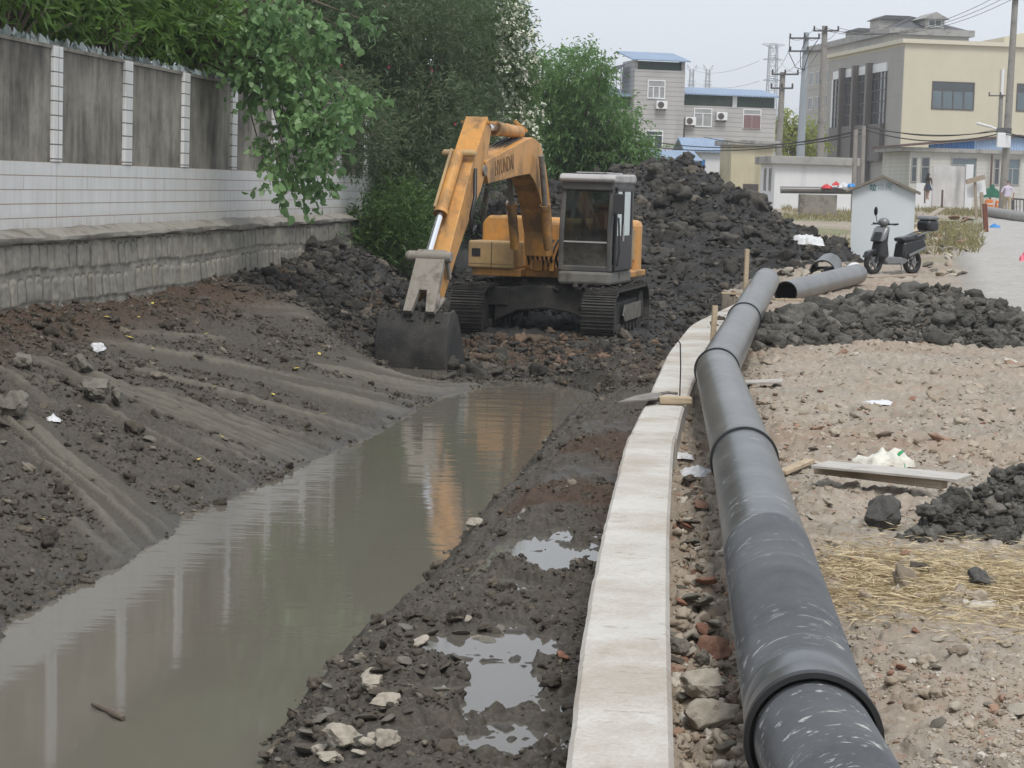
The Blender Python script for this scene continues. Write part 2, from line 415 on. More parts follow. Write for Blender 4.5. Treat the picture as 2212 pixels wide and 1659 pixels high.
tag(pm.build('puddle_water', M_pud, fix=False), kind='structure')

# ================= loose lumps =================
LP = []
def lump_protos():
    from mathutils import noise as mn
    for k in range(9):
        b = bmesh.new(); bmesh.ops.create_icosphere(b, subdivisions=3 if k < 3 else 2, radius=.5); rr = random.Random(200+k)
        pl = [(Vector((rr.gauss(0, 1), rr.gauss(0, 1), rr.gauss(0, .8))).normalized(), rr.uniform(.20, .42)) for _ in range(10)]
        for v in b.verts:
            p = v.co.copy()
            for n_, d in pl:
                e = p.dot(n_)-d
                if e > 0: p -= n_*e*.68
            p += p.normalized()*(mn.noise(p*3.2+Vector((k*9, 0, 0)))*.24+mn.noise(p*8+Vector((k*5, 4, 0)))*.15)
            v.co = p
        LP.append((np.array([v.co[:] for v in b.verts]), np.array([[v.index for v in f.verts] for f in b.faces]))); b.free()
lump_protos()
def lumps(name, xyz, size, mat, seed, sink=.2, flat=.75, parent=None, big=None):
    r = np.random.RandomState(seed); VV, QQ, TT = [], [], []; off = 0; n = len(xyz); kind = np.where(size > (big if big else np.percentile(size, 97)), r.randint(0, 3, n), r.randint(3, 9, n))
    for k in range(9):
        i = np.where(kind == k)[0]; m = len(i)
        if not m: continue
        V0, Q0 = LP[k]; asp = np.stack([r.uniform(.6, 1.35, m), r.uniform(.6, 1.35, m), r.uniform(.45, 1.0, m)*flat*1.2], -1)*size[i][:, None]
        ax = r.normal(size=(m, 3)); q = r.uniform(0, 2*PI, m); t1 = r.normal(size=m)*.35; t2 = r.normal(size=m)*.35
        V = V0[None]*asp[:, None, :]
        c, s_ = np.cos(t1)[:, None], np.sin(t1)[:, None]; V = np.stack([V[..., 0], V[..., 1]*c-V[..., 2]*s_, V[..., 1]*s_+V[..., 2]*c], -1)
        c, s_ = np.cos(t2)[:, None], np.sin(t2)[:, None]; V = np.stack([V[..., 0]*c+V[..., 2]*s_, V[..., 1], -V[..., 0]*s_+V[..., 2]*c], -1)
        c, s_ = np.cos(q)[:, None], np.sin(q)[:, None]; V = np.stack([V[..., 0]*c-V[..., 1]*s_, V[..., 0]*s_+V[..., 1]*c, V[..., 2]], -1)
        V = V+xyz[i][:, None, :]; V[..., 2] += (size[i]*flat*(.42-sink))[:, None]
        VV.append(V.reshape(-1, 3)); QQ.append((np.arange(m)[:, None, None]*len(V0)+Q0[None]).reshape(-1, 3)+off); TT.append(np.repeat(r.rand(m), len(V0))); off += m*len(V0)
    o = npmesh(name, np.concatenate(VV), np.concatenate(QQ), mat, parent, attrs=dict(tone=np.concatenate(TT))); tag(o, kind='stuff'); return o
def powsize(r, n, a, b, p=2.2): return a*np.power(1-r.rand(n)*(1-(a/b)**p), -1/p)
def chipmat(name, stops, dirt=(.2, .17, .13), rough=.9, dw=.5, bs=.5, bd=.02):
    t = NT(name); a = t.attr('tone'); cr = t.n('ShaderNodeValToRGB'); cr.color_ramp.interpolation = 'CONSTANT'; e = cr.color_ramp.elements; e[0].color = (*stops[0][1], 1); e[0].position = 0; e[1].position = stops[1][0]; e[1].color = (*stops[1][1], 1)
    for p, c in stops[2:]: q = e.new(p); q.color = (*c, 1)
    t.l(a, cr.inputs[0]); n = t.noise(30, 5, .65); t.set(col=t.mix(t.mr(n, .4, .75, 0, dw), cr.outputs[0], dirt), rough=rough, spec=.3); t.bump(n, bs, bd); return t.m
M_cdry = chipmat('dry chips', [(0, (.32, .265, .205)), (.42, (.40, .345, .275)), (.78, (.33, .21, .15)), (.84, (.20, .165, .125)), (.92, (.54, .50, .44))], (.30, .25, .19)); M_cmud = chipmat('muddy clods', [(0, (.062, .053, .042)), (.4, (.092, .079, .062)), (.8, (.13, .112, .088)), (.96, (.23, .20, .16))], (.050, .042, .034)); M_cblk = chipmat('black clods', [(0, (.046, .043, .039)), (.4, (.074, .069, .061)), (.74, (.115, .105, .090)), (.93, (.17, .15, .12))], (.038, .035, .032), .85, .6, .8, .05); M_cclay = chipmat('grey clay clods', [(0, (.105, .102, .092)), (.4, (.15, .145, .13)), (.75, (.20, .19, .168)), (.93, (.25, .23, .20))], (.080, .075, .066), .9, .7, .9, .06); M_cbrn = chipmat('brown clods', [(0, (.085, .06, .043)), (.5, (.12, .09, .065)), (.9, (.19, .13, .09))], (.06, .042, .03))
# ================= tiled boundary wall and stone retaining wall =================
PZ0, PZ1, TZ0, SZ0 = 1.905, 3.24, 1.11, -.3
WD = Vector((WLK, 1, 0)).normalized(); WN = Vector((WD.y, -WD.x, 0))      # along the wall; towards the canal
def wall_frame(o):
    o.location = (WLX0, WLY0, 0); o.rotation_euler = (0, 0, math.atan2(WD.y, WD.x))
# local: +x along the wall (away from camera), -y towards canal, z up
PS = 2.785
def streaks(name):
    t = NT(name); v = t.co((1.5, 1, .42)); v2 = t.co((6, 1, .38)); ob = t.tc.outputs['Object']
    a = t.noise(1.6, 5, .6, v); b = t.noise(1.5, 5, .65, v2); c = t.noise(.9, 4, .6, ob); g = t.noise(14, 5, .6, ob)
    m = t.math('ADD', t.math('MULTIPLY', a, .45), t.math('ADD', t.math('MULTIPLY', b, .22), t.math('MULTIPLY', c, .48)))
    col = t.mix(t.mr(m, .45, .65), (.080, .077, .071), (.33, .31, .265)); col = t.mix(t.mr(g, .5, .8, 0, .4), col, (.08, .076, .070))
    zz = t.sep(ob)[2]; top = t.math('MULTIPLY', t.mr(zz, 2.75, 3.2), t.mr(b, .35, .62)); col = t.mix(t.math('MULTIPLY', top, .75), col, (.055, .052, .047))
    t.set(col=col, rough=.92, spec=.25); t.bump(t.noise(30, 4, .6, ob), .2, .01); return t.m
M_panel = streaks('rain streaked grey render')
def tiles(name, w, h, mortar, msize=.035):
    t = NT(name); ob = t.tc.outputs['Object']; sx, sy, sz = t.sep(ob)
    cv = t.n('ShaderNodeCombineXYZ'); t.l(sx, cv.inputs[0]); t.l(t.math('SUBTRACT', sz, TZ0), cv.inputs[1])
    br = t.n('ShaderNodeTexBrick'); t.l(cv.outputs[0], br.inputs['Vector']); br.offset = .0; br.squash = .55; br.squash_frequency = 3
    br.inputs['Scale'].default_value = 1; br.inputs['Brick Width'].default_value = w; br.inputs['Row Height'].default_value = h
    br.inputs['Mortar Size'].default_value = msize*h; br.inputs['Mortar Smooth'].default_value = .2
    n = t.noise(2.2, 5, .6, t.co((2.5, 1, .5))); rib = t.math('SINE', t.math('MULTIPLY', sx, 2*PI/.022))
    g = t.noise(1.6, 5, .65, t.co((9, 1, .25)))
    base = t.mix(t.mr(n, .3, .7), (.70, .70, .685), (.83, .835, .83)); base = t.mix(t.mr(g, .56, .74, 0, .5), base, (.42, .36, .29))
    base = t.mix(t.math('MULTIPLY', t.mr(rib, -.6, -1, 0, .4), t.mr(t.noise(.7, 2), .4, .6)), base, (.36, .37, .40))
    low = t.math('MULTIPLY', t.mr(sz, TZ0+.24, TZ0, 0, 1), t.mr(n, .35, .6)); base = t.mix(t.math('MULTIPLY', low, .6), base, (.33, .29, .23))
    col = t.mix(br.outputs['Fac'], base, mortar)
    t.set(col=col, rough=.32, spec=.5); b = t.bump(rib, .25, .003); t.bump(br.outputs['Fac'], -.6, .006, b); return t.m
M_tile = tiles('white ribbed wall tile', 2.05, (PZ0-TZ0)/5, (.30, .20, .14))
M_ptile = tiles('white pilaster tile', 90.0, (PZ1-PZ0)/8, (.14, .12, .11), .05)
M_conc = simple('old grey cement', (.24, .225, .195), .9, var=.25, sc=3, bump=.3, dirt=(.10, .085, .065), dsc=2.2)
def stone_mat():
    t = NT('river stone facing'); ob = t.tc.outputs['Object']; j = t.attr('joint'); r = t.attr('tone')
    n = t.noise(4, 6, .65, ob); f = t.noise(30, 5, .7, ob)
    c = t.mix(t.mr(n, .3, .7), (.23, .215, .18), (.34, .315, .265)); c = t.mix(t.math('MULTIPLY', r, .5), c, (.20, .20, .185)); c = t.mix(t.mr(f, .55, .8, 0, .5), c, (.15, .135, .11))
    c = t.mix(t.math('MULTIPLY', j, .85), c, (.062, .055, .046))
    v = t.noise(1.3, 5, .7, t.co((2, 1, .5))); c = t.mix(t.mr(v, .55, .72, 0, .6), c, (.13, .12, .09))
    t.set(col=c, rough=.93, spec=.2); t.bump(f, .4, .012); return t.m
M_stone = stone_mat()
LX0, LX1 = -16.0, 34.0
wall = thing('boundary_wall', 'long grey rendered wall with white tiled pilasters and white tile band on the left bank', 'wall'); wall_frame(wall)
mb = MB().bx((LX0, 0, TZ0), (LX1, .22, PZ0)); mb.build('tile_band', M_tile, wall)
for k in range(-5, 12):
    x0, x1 = k*PS+.16, (k+1)*PS-.16
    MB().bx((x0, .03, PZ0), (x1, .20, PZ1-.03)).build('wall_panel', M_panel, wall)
    MB().bx((x0-.32, -.012, PZ0+.004), (x0, .24, PZ1)).build('pilaster', M_ptile, wall, bevel=.008)
cop = MB().bx((LX0, .01, PZ1-.03), (LX1, .21, PZ1+.012)); cop.build('coping', M_conc, wall)
# broken glass set along the top
def glass_mat():
    t = NT('broken bottle glass'); t.set(col=t.mix(t.noise(9, 2), (.42, .47, .48), (.20, .25, .25)), rough=.15, spec=.6); return t.m
gm = MB(); rg_ = random.Random(4)
for i in range(620):
    x = rg_.uniform(-6, 14); y = rg_.uniform(.03, .19); h = rg_.uniform(.03, .13); w = rg_.uniform(.03, .07); a = rg_.uniform(0, PI)
    c, s_ = math.cos(a)*w, math.sin(a)*w; z = PZ1+.01; ox, oy = rg_.uniform(-.04, .04), rg_.uniform(-.04, .04)
    gm.add([(x-c, y-s_, z), (x+c, y+s_, z), (x+c*.3+ox, y+s_*.3+oy, z+h), (x-c*.6+ox, y-s_*.6+oy, z+h*.6), (x+.006, y+.006, z)], [(0, 1, 2, 3), (0, 4, 3), (1, 2, 4), (4, 2, 3)])
go = gm.build('glass_shards', glass_mat(), wall, fix=False); tag(go, kind='stuff')
ret = thing('retaining_wall', 'low rough stone retaining wall with cement ledge under the white tile band', 'wall'); wall_frame(ret)
ny, nx = 70, 2000
xs = np.linspace(LX0, LX1, nx)[None, :]*np.ones((ny, 1)); zs = np.linspace(SZ0, 1.0, ny)[:, None]*np.ones((1, nx))
row = np.floor((zs+.42+.05*fbm(xs*.7, zs*0, 2, 77))/.37); 
xw = xs/.27 + .35*vn(xs*1.7, row*3.1, 78) + row*.43
ci = np.floor(xw); fx = xw-ci; fz = (zs+.42+.05*fbm(xs*.7, zs*0, 2, 77))/.37-row
wgt = .25+.75*hsh(ci, row, 5); rr_ = hsh(ci, row, 9)
arch = 1-.16-.10*rr_ - .5*np.maximum(0, np.abs(fx-.5)-.27)*1.4
dx = np.minimum(fx, 1-fx)*.27; dz = np.minimum((arch-fz)*.37, fz*.37+.03)
dd = np.minimum(dx, dz); dome = sstep(.0, .045, dd)
joint = 1-sstep(.004, .020, np.abs(dd-.004)); joint = joint*(.25+.75*sstep(.35, .6, vn(xs*2.3, zs*2.3, 80)))
dep = .03*dome*wgt+.012*fbm(xs*9, zs*9, 4, 79)+.02*fbm(xs*1.5, zs*1.5, 2, 83)
V = np.stack([xs, -.19-dep+.10*(zs-1.0)*-0.6*-1, zs], -1).reshape(-1, 3)
i = np.arange(ny-1)[:, None]*nx+np.arange(nx-1)[None, :]; Q = np.stack([i, i+1, i+1+nx, i+nx], -1).reshape(-1, 4)
npmesh('stone_face', V, Q, M_stone, ret, smooth=True, attrs=dict(joint=joint, tone=rr_))
lv = MB(); nL = 160; rr2 = random.Random(3)
prof = [(-.15, 1.0), (-.235, 1.0), (-.255, 1.03), (-.25, 1.07), (-.10, 1.135), (0.0, 1.16)]
vs = []; fs = []
for i in range(nL+1):
    x = LX0+(LX1-LX0)*i/nL
    for j, (y, z) in enumerate(prof): vs.append((x, y+rr2.uniform(-.012, .012), z+rr2.uniform(-.012, .012)))
k = len(prof)
for i in range(nL):
    for j in range(k-1): fs.append((i*k+j, (i+1)*k+j, (i+1)*k+j+1, i*k+j+1))
lv.add(vs, fs).build('ledge', M_conc, ret, smooth=40)
MB().bx((LX0, .0, SZ0), (LX1, .3, 1.05)).build('core', M_conc, ret)
# ================= new concrete canal wall =================
def cwall_mat():
    t = NT('fresh pale concrete'); ob = t.tc.outputs['Object']
    v = t.co((9, 2.2, 6)); n = t.noise(1.2, 6, .62, ob); s1 = t.noise(1.5, 5, .62, v); f = t.noise(60, 4, .6, ob); d = t.noise(1.05, 6, .66, ob); d2 = t.noise(9, 6, .7, t.co((.55, 1.3, 1)))
    c = t.mix(t.mr(n, .3, .7), (.49, .47, .43), (.59, .57, .53)); c = t.mix(t.mr(f, .5, .75, 0, .22), c, (.36, .33, .28))
    c = t.mix(t.mr(t.noise(9, 5, .7, ob), .45, .7, 0, .35), c, (.42, .39, .34)); k1 = t.noise(1, 4, .6, t.co((9, 30, 8))); k2 = t.noise(1, 4, .65, t.co((22, 60, 8))); msk = t.mr(t.noise(1.9, 4, .65), .43, .57)
    c = t.mix(t.math('MULTIPLY', t.mr(k1, .605, .65, 0, .7), msk), c, (.27, .235, .19)); c = t.mix(t.math('MULTIPLY', t.mr(k2, .64, .685, 0, .6), t.mr(t.noise(1.5, 3), .42, .55)), c, (.24, .205, .165))
    y = t.sep(ob)[1]; dm = t.math('MULTIPLY', t.mr(t.math('ADD', t.math('MULTIPLY', d, .8), t.math('MULTIPLY', f, .2)), .46, .60), t.mr(y, 12, 22, .8, 1.0)); c = t.mix(t.math('MULTIPLY', dm, .75), c, (.33, .275, .215))
    t.set(col=c, rough=.88, spec=.3); b = t.bump(f, .2, .006); pass; return t.m
M_cwall = cwall_mat()
def resample(L, step):
    out = [L[0]]
    for a, b in zip(L[:-1], L[1:]):
        n = max(1, int((b-a).length/step))
        for i in range(1, n+1): out.append(a.lerp(b, i/n))
    return out
def smooth_line(L, n, it=7):
    ys_ = np.array([p.y for p in L]); x_ = np.array([p.x for p in L]); yy = np.linspace(ys_[0], ys_[-1], n); xx = np.interp(yy, ys_, x_)
    for _ in range(it*6): xx[1:-1] = .25*xx[:-2]+.5*xx[1:-1]+.25*xx[2:]
    return yy, xx
y1, x1 = smooth_line(CL, 260); x2 = np.interp(y1, *smooth_line(CRr, 260)[:1], smooth_line(CRr, 260)[1])
jn = .007*fbm(y1*5, y1*0, 5, 90, .65)
def cw_piece(i0, i1):
    V = []; F_ = []; K = 8
    for i in range(i0, i1):
        a, b = x1[i]+jn[i], x2[i]+.3*jn[(i+40)%260]; z = WTOP+.003*math.sin(y1[i]*.5)
        for (x, zz) in ((a, -1.4), (a, z-.02), (a+.018, z), (a*.7+b*.3, z+.004), (a*.35+b*.65, z+.003), (b-.018, z), (b, z-.02), (b, -.9)): V.append((x, y1[i], zz))
    m = i1-i0
    for i in range(m-1):
        for j in range(K-1): F_.append((i*K+j, i*K+j+1, (i+1)*K+j+1, (i+1)*K+j))
    F_ += [tuple(range(K))[::-1], tuple(range((m-1)*K, m*K))]
    return MB().add(V, F_)
js = int(np.argmin(np.abs(y1-G(1400, 941, WTOP).y)))
cw = thing('concrete_wall', 'long pale concrete wall top running between the mud strip and the black pipe', 'wall')
a_ = cw_piece(0, js+1).build('wall_length', M_cwall, cw, smooth=28); b_ = cw_piece(js, 260).build('wall_length', M_cwall, cw, smooth=28)
b_.location = (.012, .014, -.008)
# ================= black drain pipes =================
D = .385
def pipe_mat(name='black corrugated plastic', d0=.12, d1=.5, dc=(.16, .163, .165), spl=.85):
    t = NT(name); ob = t.tc.outputs['Object']
    n = t.noise(1.5, 4, .6, ob); f = t.noise(45, 4, .6, ob); sm = t.noise(3.2, 6, .72, t.co((3.4, 3.4, .0), rot=(0, 0, 0)))
    x, y, z = t.sep(ob)
    cv = t.n('ShaderNodeCombineXYZ'); t.l(t.math('MULTIPLY', t.math('ARCTAN2', y, x), .9), cv.inputs[0]); t.l(t.math('MULTIPLY', z, 20.0), cv.inputs[1])
    mud = t.noise(2.3, 5, .62, cv.outputs[0], .4); big = t.noise(.9, 3, .6, ob)
    c = t.mix(t.mr(n, .3, .7), (.034, .037, .042), (.048, .052, .058)); c = t.mix(t.mr(f, .45, .8, 0, .35), c, (.10, .105, .11))
    dust = t.mr(n, .35, .7, d0, d1); c = t.mix(dust, c, dc)
    mm = t.math('MULTIPLY', t.mr(mud, .585, .63), t.mr(big, .44, .55)); c = t.mix(t.math('MULTIPLY', mm, spl), c, (.42, .415, .40))
    lo = t.math('MULTIPLY', t.mr(y, .02, -.19), t.mr(f, .2, .6)); c = t.mix(t.math('MULTIPLY', lo, .6), c, (.21, .185, .155))
    t.set(col=c, rough=t.mr(mm, 0, 1, .31, .85), spec=.5); t.bump(f, .12, .003); return t.m
M_pipe = pipe_mat(); M_piped = pipe_mat('dusty corrugated plastic', .35, .8, (.185, .18, .17), .2); M_seal = simple('black rubber seal', (.012, .012, .013), .5); M_inside = simple('black pipe lining', (.012, .012, .013), .45)
def lathe(prof, n=56):
    """profile [(radius, z)] turned about local z"""
    V = []; F_ = []
    for r, z in prof:
        for k in range(n):
            t = 2*PI*k/n; V.append((r*math.cos(t), r*math.sin(t), z))
    for i in range(len(prof)-1):
        for k in range(n): F_.append((i*n+k, i*n+(k+1) % n, (i+1)*n+(k+1) % n, (i+1)*n+k))
    return MB().add(V, F_)
def pipe(a, b, label, rib=.0, collar=True, group='black drain pipe lengths', ribfrom=0., belln=True, D=D, name='drain_pipe', mat=None):
    """a = near spigot end, b = far end; the socket (bell) is at the near end a"""
    a = Vector(a); b = Vector(b); L = (b-a).length; R_ = D/2
    o = thing(name, label, 'pipe', a, 0, group); zax = (b-a).normalized(); xax = zax.cross(Vector((0, 0, 1))).normalized(); yax = zax.cross(xax)
    if yax.z < 0: xax, yax = -xax, -yax
    Mx = Matrix((xax, yax, zax)).transposed().to_4x4(); Mx.translation = a; o.matrix_world = Mx
    pr = []; z = 0.0
    if belln: pr += [(R_*1.0, 0), (R_*1.035, .004), (R_*1.035, .16), (R_*1.028, .165), (R_*1.035, .17), (R_*1.03, .30), (R_*1.0, .36)]
    else: pr += [(R_, 0)]
    z = pr[-1][1]
    while z < L-.03:
        st = .018 if z < rib else .06
        z += st; q = (R_ + (.0035 if int(z/.018) % 2 == 0 else -.0035)) if z < rib else R_ + .0008*math.sin(z*40)
        pr.append((q, min(z, L)))
    pr.append((R_, L))
    lathe(pr).build('pipe_body', mat or M_pipe, o, smooth=35)
    lathe([(R_*1.0, 0), (R_*.90, .004), (R_*.90, L-.004), (R_, L)], 40).build('pipe_lining', M_inside, o, smooth=35)
    if collar: lathe([(R_*.99, -.03), (R_*1.075, -.028), (R_*1.085, -.005), (R_*1.075, .018), (R_*1.03, .02)]).build('joint_seal', M_seal, o, smooth=40)
    return o
J = [G(1757, 1597, D/2-.0), G(1608, 995, D/2), G(1549, 800, D/2), None, None]
J[0].z += .0
J[3] = P(1607, 690, 25.4); J[4] = P(1655, 607, 31.6)
d0 = (J[0]-J[1]).normalized(); near = J[0] + Vector((-.04, -4.2, -.03))
dn = (near-J[0]).normalized()
pipe(near, J[0]+dn*-.05, 'nearest black ribbed drain pipe splashed with pale mud, cut by the bottom of the picture', rib=6.0, collar=False, D=.35, belln=False)
pipe(J[0], J[1], 'long black drain pipe beside the concrete wall with pale mud splashes, second from the viewer', rib=3.2)
pipe(J[1], J[2], 'black drain pipe length left of the rubble ground, third along the line from the viewer', mat=M_piped)
pipe(J[2], J[3], 'short-looking black drain pipe length passing the near end of the dark clay mound', mat=M_piped)
pipe(J[3], J[4], 'farthest joined black drain pipe climbing past the wooden stakes', mat=M_piped)
pipe(P(1697, 633, 34.6), P(1852, 592, 40.6), 'separate black drain pipe lying askew with its dark open end facing the pipe line', mat=M_piped, collar=False, belln=False, group=None)
# ================= excavator =================
EB = Vector((.74, 39.85, -.93)); TH = rad(15.5)
hv = Vector((-math.sin(TH), -math.cos(TH), 0)); lv_ = Vector((math.cos(TH), -math.sin(TH), 0))
ex = thing('excavator', 'orange yellow tracked excavator with grey cab scooping mud at the head of the canal', 'excavator', EB, math.atan2(hv.y, hv.x))
def EP(px, py, l=0.0):
    """pixel -> (forward, up) in the machine plane at sideways offset l"""
    d = ray(px, py); p0 = EB+lv_*l; t = (p0-CP).dot(lv_)/d.dot(lv_); q = CP+d*t-EB
    return q.dot(hv), q.z
def C2(cx, cy, l=0.0): return EP(756+cx*.3581, 216+cy*.3581, l)          # from the 1961-px crop
YEL = (.61, .29, .066)
def yel(name, dirt, th=(.52, .66), dcol=(.10, .075, .05), base=YEL):
    t = NT(name); ob = t.tc.outputs['Object']; n = t.noise(1.3, 6, .65, ob); f = t.noise(9, 6, .7, ob); s_ = t.noise(3, 5, .65, t.co((1, 1, .35)))
    c = t.mix(t.mr(f, .3, .7), tuple(q*.85 for q in base), tuple(q*1.08 for q in base)); c = t.mix(t.mr(n, .35, .7, 0, .55), c, (.50, .33, .17))
    m = t.math('MULTIPLY', t.mr(t.math('ADD', t.math('MULTIPLY', n, .6), t.math('MULTIPLY', s_, .4)), *th), dirt); c = t.mix(m, c, dcol)
    m2 = t.mr(f, .68, .72, 0, .8); c = t.mix(m2, c, (.12, .05, .025))
    t.set(col=c, rough=t.mr(m, 0, 1, .45, .9), spec=.45); t.bump(f, .08, .01); return t.m
M_yel = yel('worn orange yellow paint', .85, (.46, .60), (.20, .13, .07)); M_yeld = yel('muddy orange yellow paint', .9, (.44, .58)); M_yelp = yel('dusty pale yellow paint', .6, (.45, .6), (.20, .16, .11), (.50, .34, .16))
M_track = simple('mud caked track steel', (.040, .038, .035), .75, var=.4, sc=9, bump=.5, dirt=(.085, .075, .062), dsc=5)
M_steel = simple('grey muddy steel', (.20, .185, .16), .6, var=.3, sc=8, dirt=(.085, .07, .055), dsc=6, dth=(.5, .7))
M_bucket = simple('black muddy bucket steel', (.022, .022, .022), .7, var=.6, sc=4, bump=.9, dirt=(.066, .062, .056), dsc=2.5, dth=(.42, .62))
M_chrome = simple('polished cylinder rod', (.86, .88, .92), .14, metal=.9, var=.02)
M_hose = simple('black hydraulic hose', (.012, .012, .013), .45)
M_cabp = simple('grey cab paint', (.080, .080, .078), .5, var=.15, sc=4, dirt=(.13, .12, .105), dsc=3)
M_cabd = simple('dark cab trim', (.028, .028, .03), .5, var=.2)
M_roof = simple('pale dusty cab roof', (.42, .41, .41), .55, var=.1, sc=4, dirt=(.30, .29, .28))
M_cabbase = simple('muddy cab skirt', (.18, .172, .155), .8, var=.25, sc=5, dirt=(.085, .075, .062), dsc=4)
def glass(name, tint, alpha, dust=0.0):
    t = NT(name); 
    tr = t.n('ShaderNodeBsdfTransparent'); tr.inputs[0].default_value = (*tint, 1); gl = t.n('ShaderNodeBsdfGlossy'); gl.inputs['Roughness'].default_value = .03; gl.inputs[0].default_value = (.9, .95, .95, 1)
    fr = t.n('ShaderNodeFresnel'); fr.inputs[0].default_value = 1.5; ms = t.n('ShaderNodeMixShader'); t.l(t.math('ADD', fr.outputs[0], alpha), ms.inputs[0]); t.l(tr.outputs[0], ms.inputs[1]); t.l(gl.outputs[0], ms.inputs[2])
    df = t.n('ShaderNodeBsdfDiffuse'); df.inputs[0].default_value = (.13, .12, .105, 1); m2 = t.n('ShaderNodeMixShader')
    z = t.sep(t.tc.outputs['Object'])[2]; k = t.math('MULTIPLY', t.mr(t.noise(4, 5, .65), .3, .7, .25, 1.0), t.mr(z, 1.9, 1.3, .10*dust, dust)); t.l(k, m2.inputs[0])
    t.l(ms.outputs[0], m2.inputs[1]); t.l(df.outputs[0], m2.inputs[2]); t.l(m2.outputs[0], t.out.inputs[0]); t.t.nodes.remove(t.b); return t.m
M_glass = glass('dusty tinted cab glass', (.24, .31, .30), .03, .95)
# --- undercarriage (turned a little to the upper body) ---
du = rad(3.5); TU = Matrix.Rotation(du, 4, 'Z')
def track(ls):
    half, R_, w = 1.62, .47, .60; zc = .42
    path = []
    for i in range(13): t = -PI/2+PI*i/12; path.append((half+R_*math.cos(t), zc+R_*math.sin(t)))
    for i in range(13): t = PI/2+PI*i/12; path.append((-half+R_*math.cos(t), zc+R_*math.sin(t)))
    # resample evenly into shoes
    P_ = [Vector((*p, 0)) for p in path]; P_.append(P_[0]); per = sum((P_[i+1]-P_[i]).length for i in range(len(P_)-1)); n = 46; st = per/n
    pts = []; acc = 0; k = 0; need = 0
    for i in range(len(P_)-1):
        seg = (P_[i+1]-P_[i]).length
        while need <= acc+seg and len(pts) < n:
            u = (need-acc)/seg; pts.append((P_[i].lerp(P_[i+1], u), (P_[i+1]-P_[i]).normalized())); need += st
        acc += seg
    b = MB(); b.T = TU; rt = random.Random(int(ls*10)+50)
    for p, d in pts:
        nrm = Vector((d.y, -d.x, 0)); Rm = Matrix(((d.x, 0, nrm.x), (0, 1, 0), (d.y, 0, nrm.y)))
        def W3(q): return Vector((q.x, ls, q.y))
        b.box(W3(p), (st*.97, w, .035), Rm)
        for o_, hh in ((-.045, .032), (.02, .028), (.075, .026)):
            b.box(W3(p+d*o_+nrm*(.017+hh/2)), (.014, w*(.99+rt.uniform(-.02, .01)), hh), Rm)
    tr = b.build('track', M_track, ex, bevel=0)
    s = MB(); s.T = TU
    s.prism([(-1.5, .25), (1.5, .25), (1.72, .45), (1.5, .66), (-1.5, .66), (-1.72, .45)], ls-.16, ls+.16, lambda u, v, w_: (u, w_, v)); s.build('track_frame', M_track, tr, bevel=.02)
    for xx in (1.62, -1.62):
        wl = MB(); wl.T = TU; wl.cyl((xx, ls-.20, zc), (xx, ls+.20, zc), .36, n=24); wl.cyl((xx, ls-.23, zc), (xx, ls+.23, zc), .14, n=16); wl.build('track_wheel', M_track, tr, smooth=35)
    for xx in (-1.1, -.7, -.3, .1, .5, .9, 1.25):
        wl = MB(); wl.T = TU; wl.cyl((xx, ls-.22, .17), (xx, ls+.22, .17), .10, n=12); wl.build('roller', M_track, tr, smooth=35)
    pl = MB(); pl.T = TU; sg = 1 if ls > 0 else -1
    pl.prism([(-1.35, .30), (.55, .30), (.75, .42), (.55, .60), (-1.35, .60)], ls+sg*.225, ls+sg*.25, lambda u, v, w_: (u, w_, v)); pl.build('side_plate', M_steel, tr)
track(1.195); track(-1.195)
u = MB(); u.T = TU
arch = [(-.92, .22), (-.80, .30), (-.5, .44), (0, .50), (.5, .44), (.80, .30), (.92, .22), (.92, .80), (.4, .92), (-.4, .92), (-.92, .80)]
u.prism(arch, .55, 1.0, lambda a, c, w_: (w_, a, c)); u.prism(arch, -1.0, -.55, lambda a, c, w_: (w_, a, c)); u.box((0, 0, .80), (1.4, 1.3, .3)); u.box((.8, -.9, .70), (.5, .5, .35)); u.box((.8, .9, .70), (.5, .5, .35))
u.build('undercarriage_frame', M_track, ex, bevel=.03)
MB().cyl((0, 0, .9), (0, 0, 1.10), .62, n=32).build('swing_bearing', M_track, ex, smooth=35)
# --- upper frame, boxes, counterweight ---
MB().bx((-1.9, -1.32, 1.06), (1.02, -.38, 1.20)).bx((-1.9, -.38, 1.06), (.75, .36, 1.26)).bx((-1.9, .36, 1.06), (.2, 1.32, 1.18)).build('upper_frame', M_yeld, ex, bevel=.02)
tb = MB().bx((.38, -1.38, 1.20), (1.10, -.50, 1.70)).build('tool_box', M_yelp, ex, bevel=.035)
MB().bx((1.10, -1.30, 1.42), (1.112, -1.14, 1.56)).build('vent_grille', M_cabd, tb)
MB().bx((.6, -1.384, 1.30), (1.0, -1.381, 1.62)).bx((1.101, -1.36, 1.28), (1.106, -.52, 1.285)).bx((1.101, -.93, 1.20), (1.108, -.92, 1.69)).build('panel_seam', M_cabd, tb)
ft = MB(); ft.prism([(-1.34, 1.2), (-.42, 1.2), (-.42, 2.16), (-1.22, 2.16), (-1.34, 2.02)], -.75, .36, lambda a, c, w_: (w_, a, c)); ft = ft.build('fuel_tank', M_yel, ex, bevel=.05)
MB().cyl((.1, -1.1, 2.16), (.1, -1.1, 2.24), .06).build('filler_cap', M_cabd, ft, smooth=35); MB().cyl((-.1, -.95, 2.16), (-.1, -.95, 2.38), .045).bx((-.16, -1.0, 2.36), (-.04, -.9, 2.44)).build('pre_cleaner', M_roof, ft, smooth=35)
hd = MB().bx((-1.9, -1.32, 1.2), (-.78, 1.08, 2.06)); hd.build('engine_hood', M_yel, ex, bevel=.06)
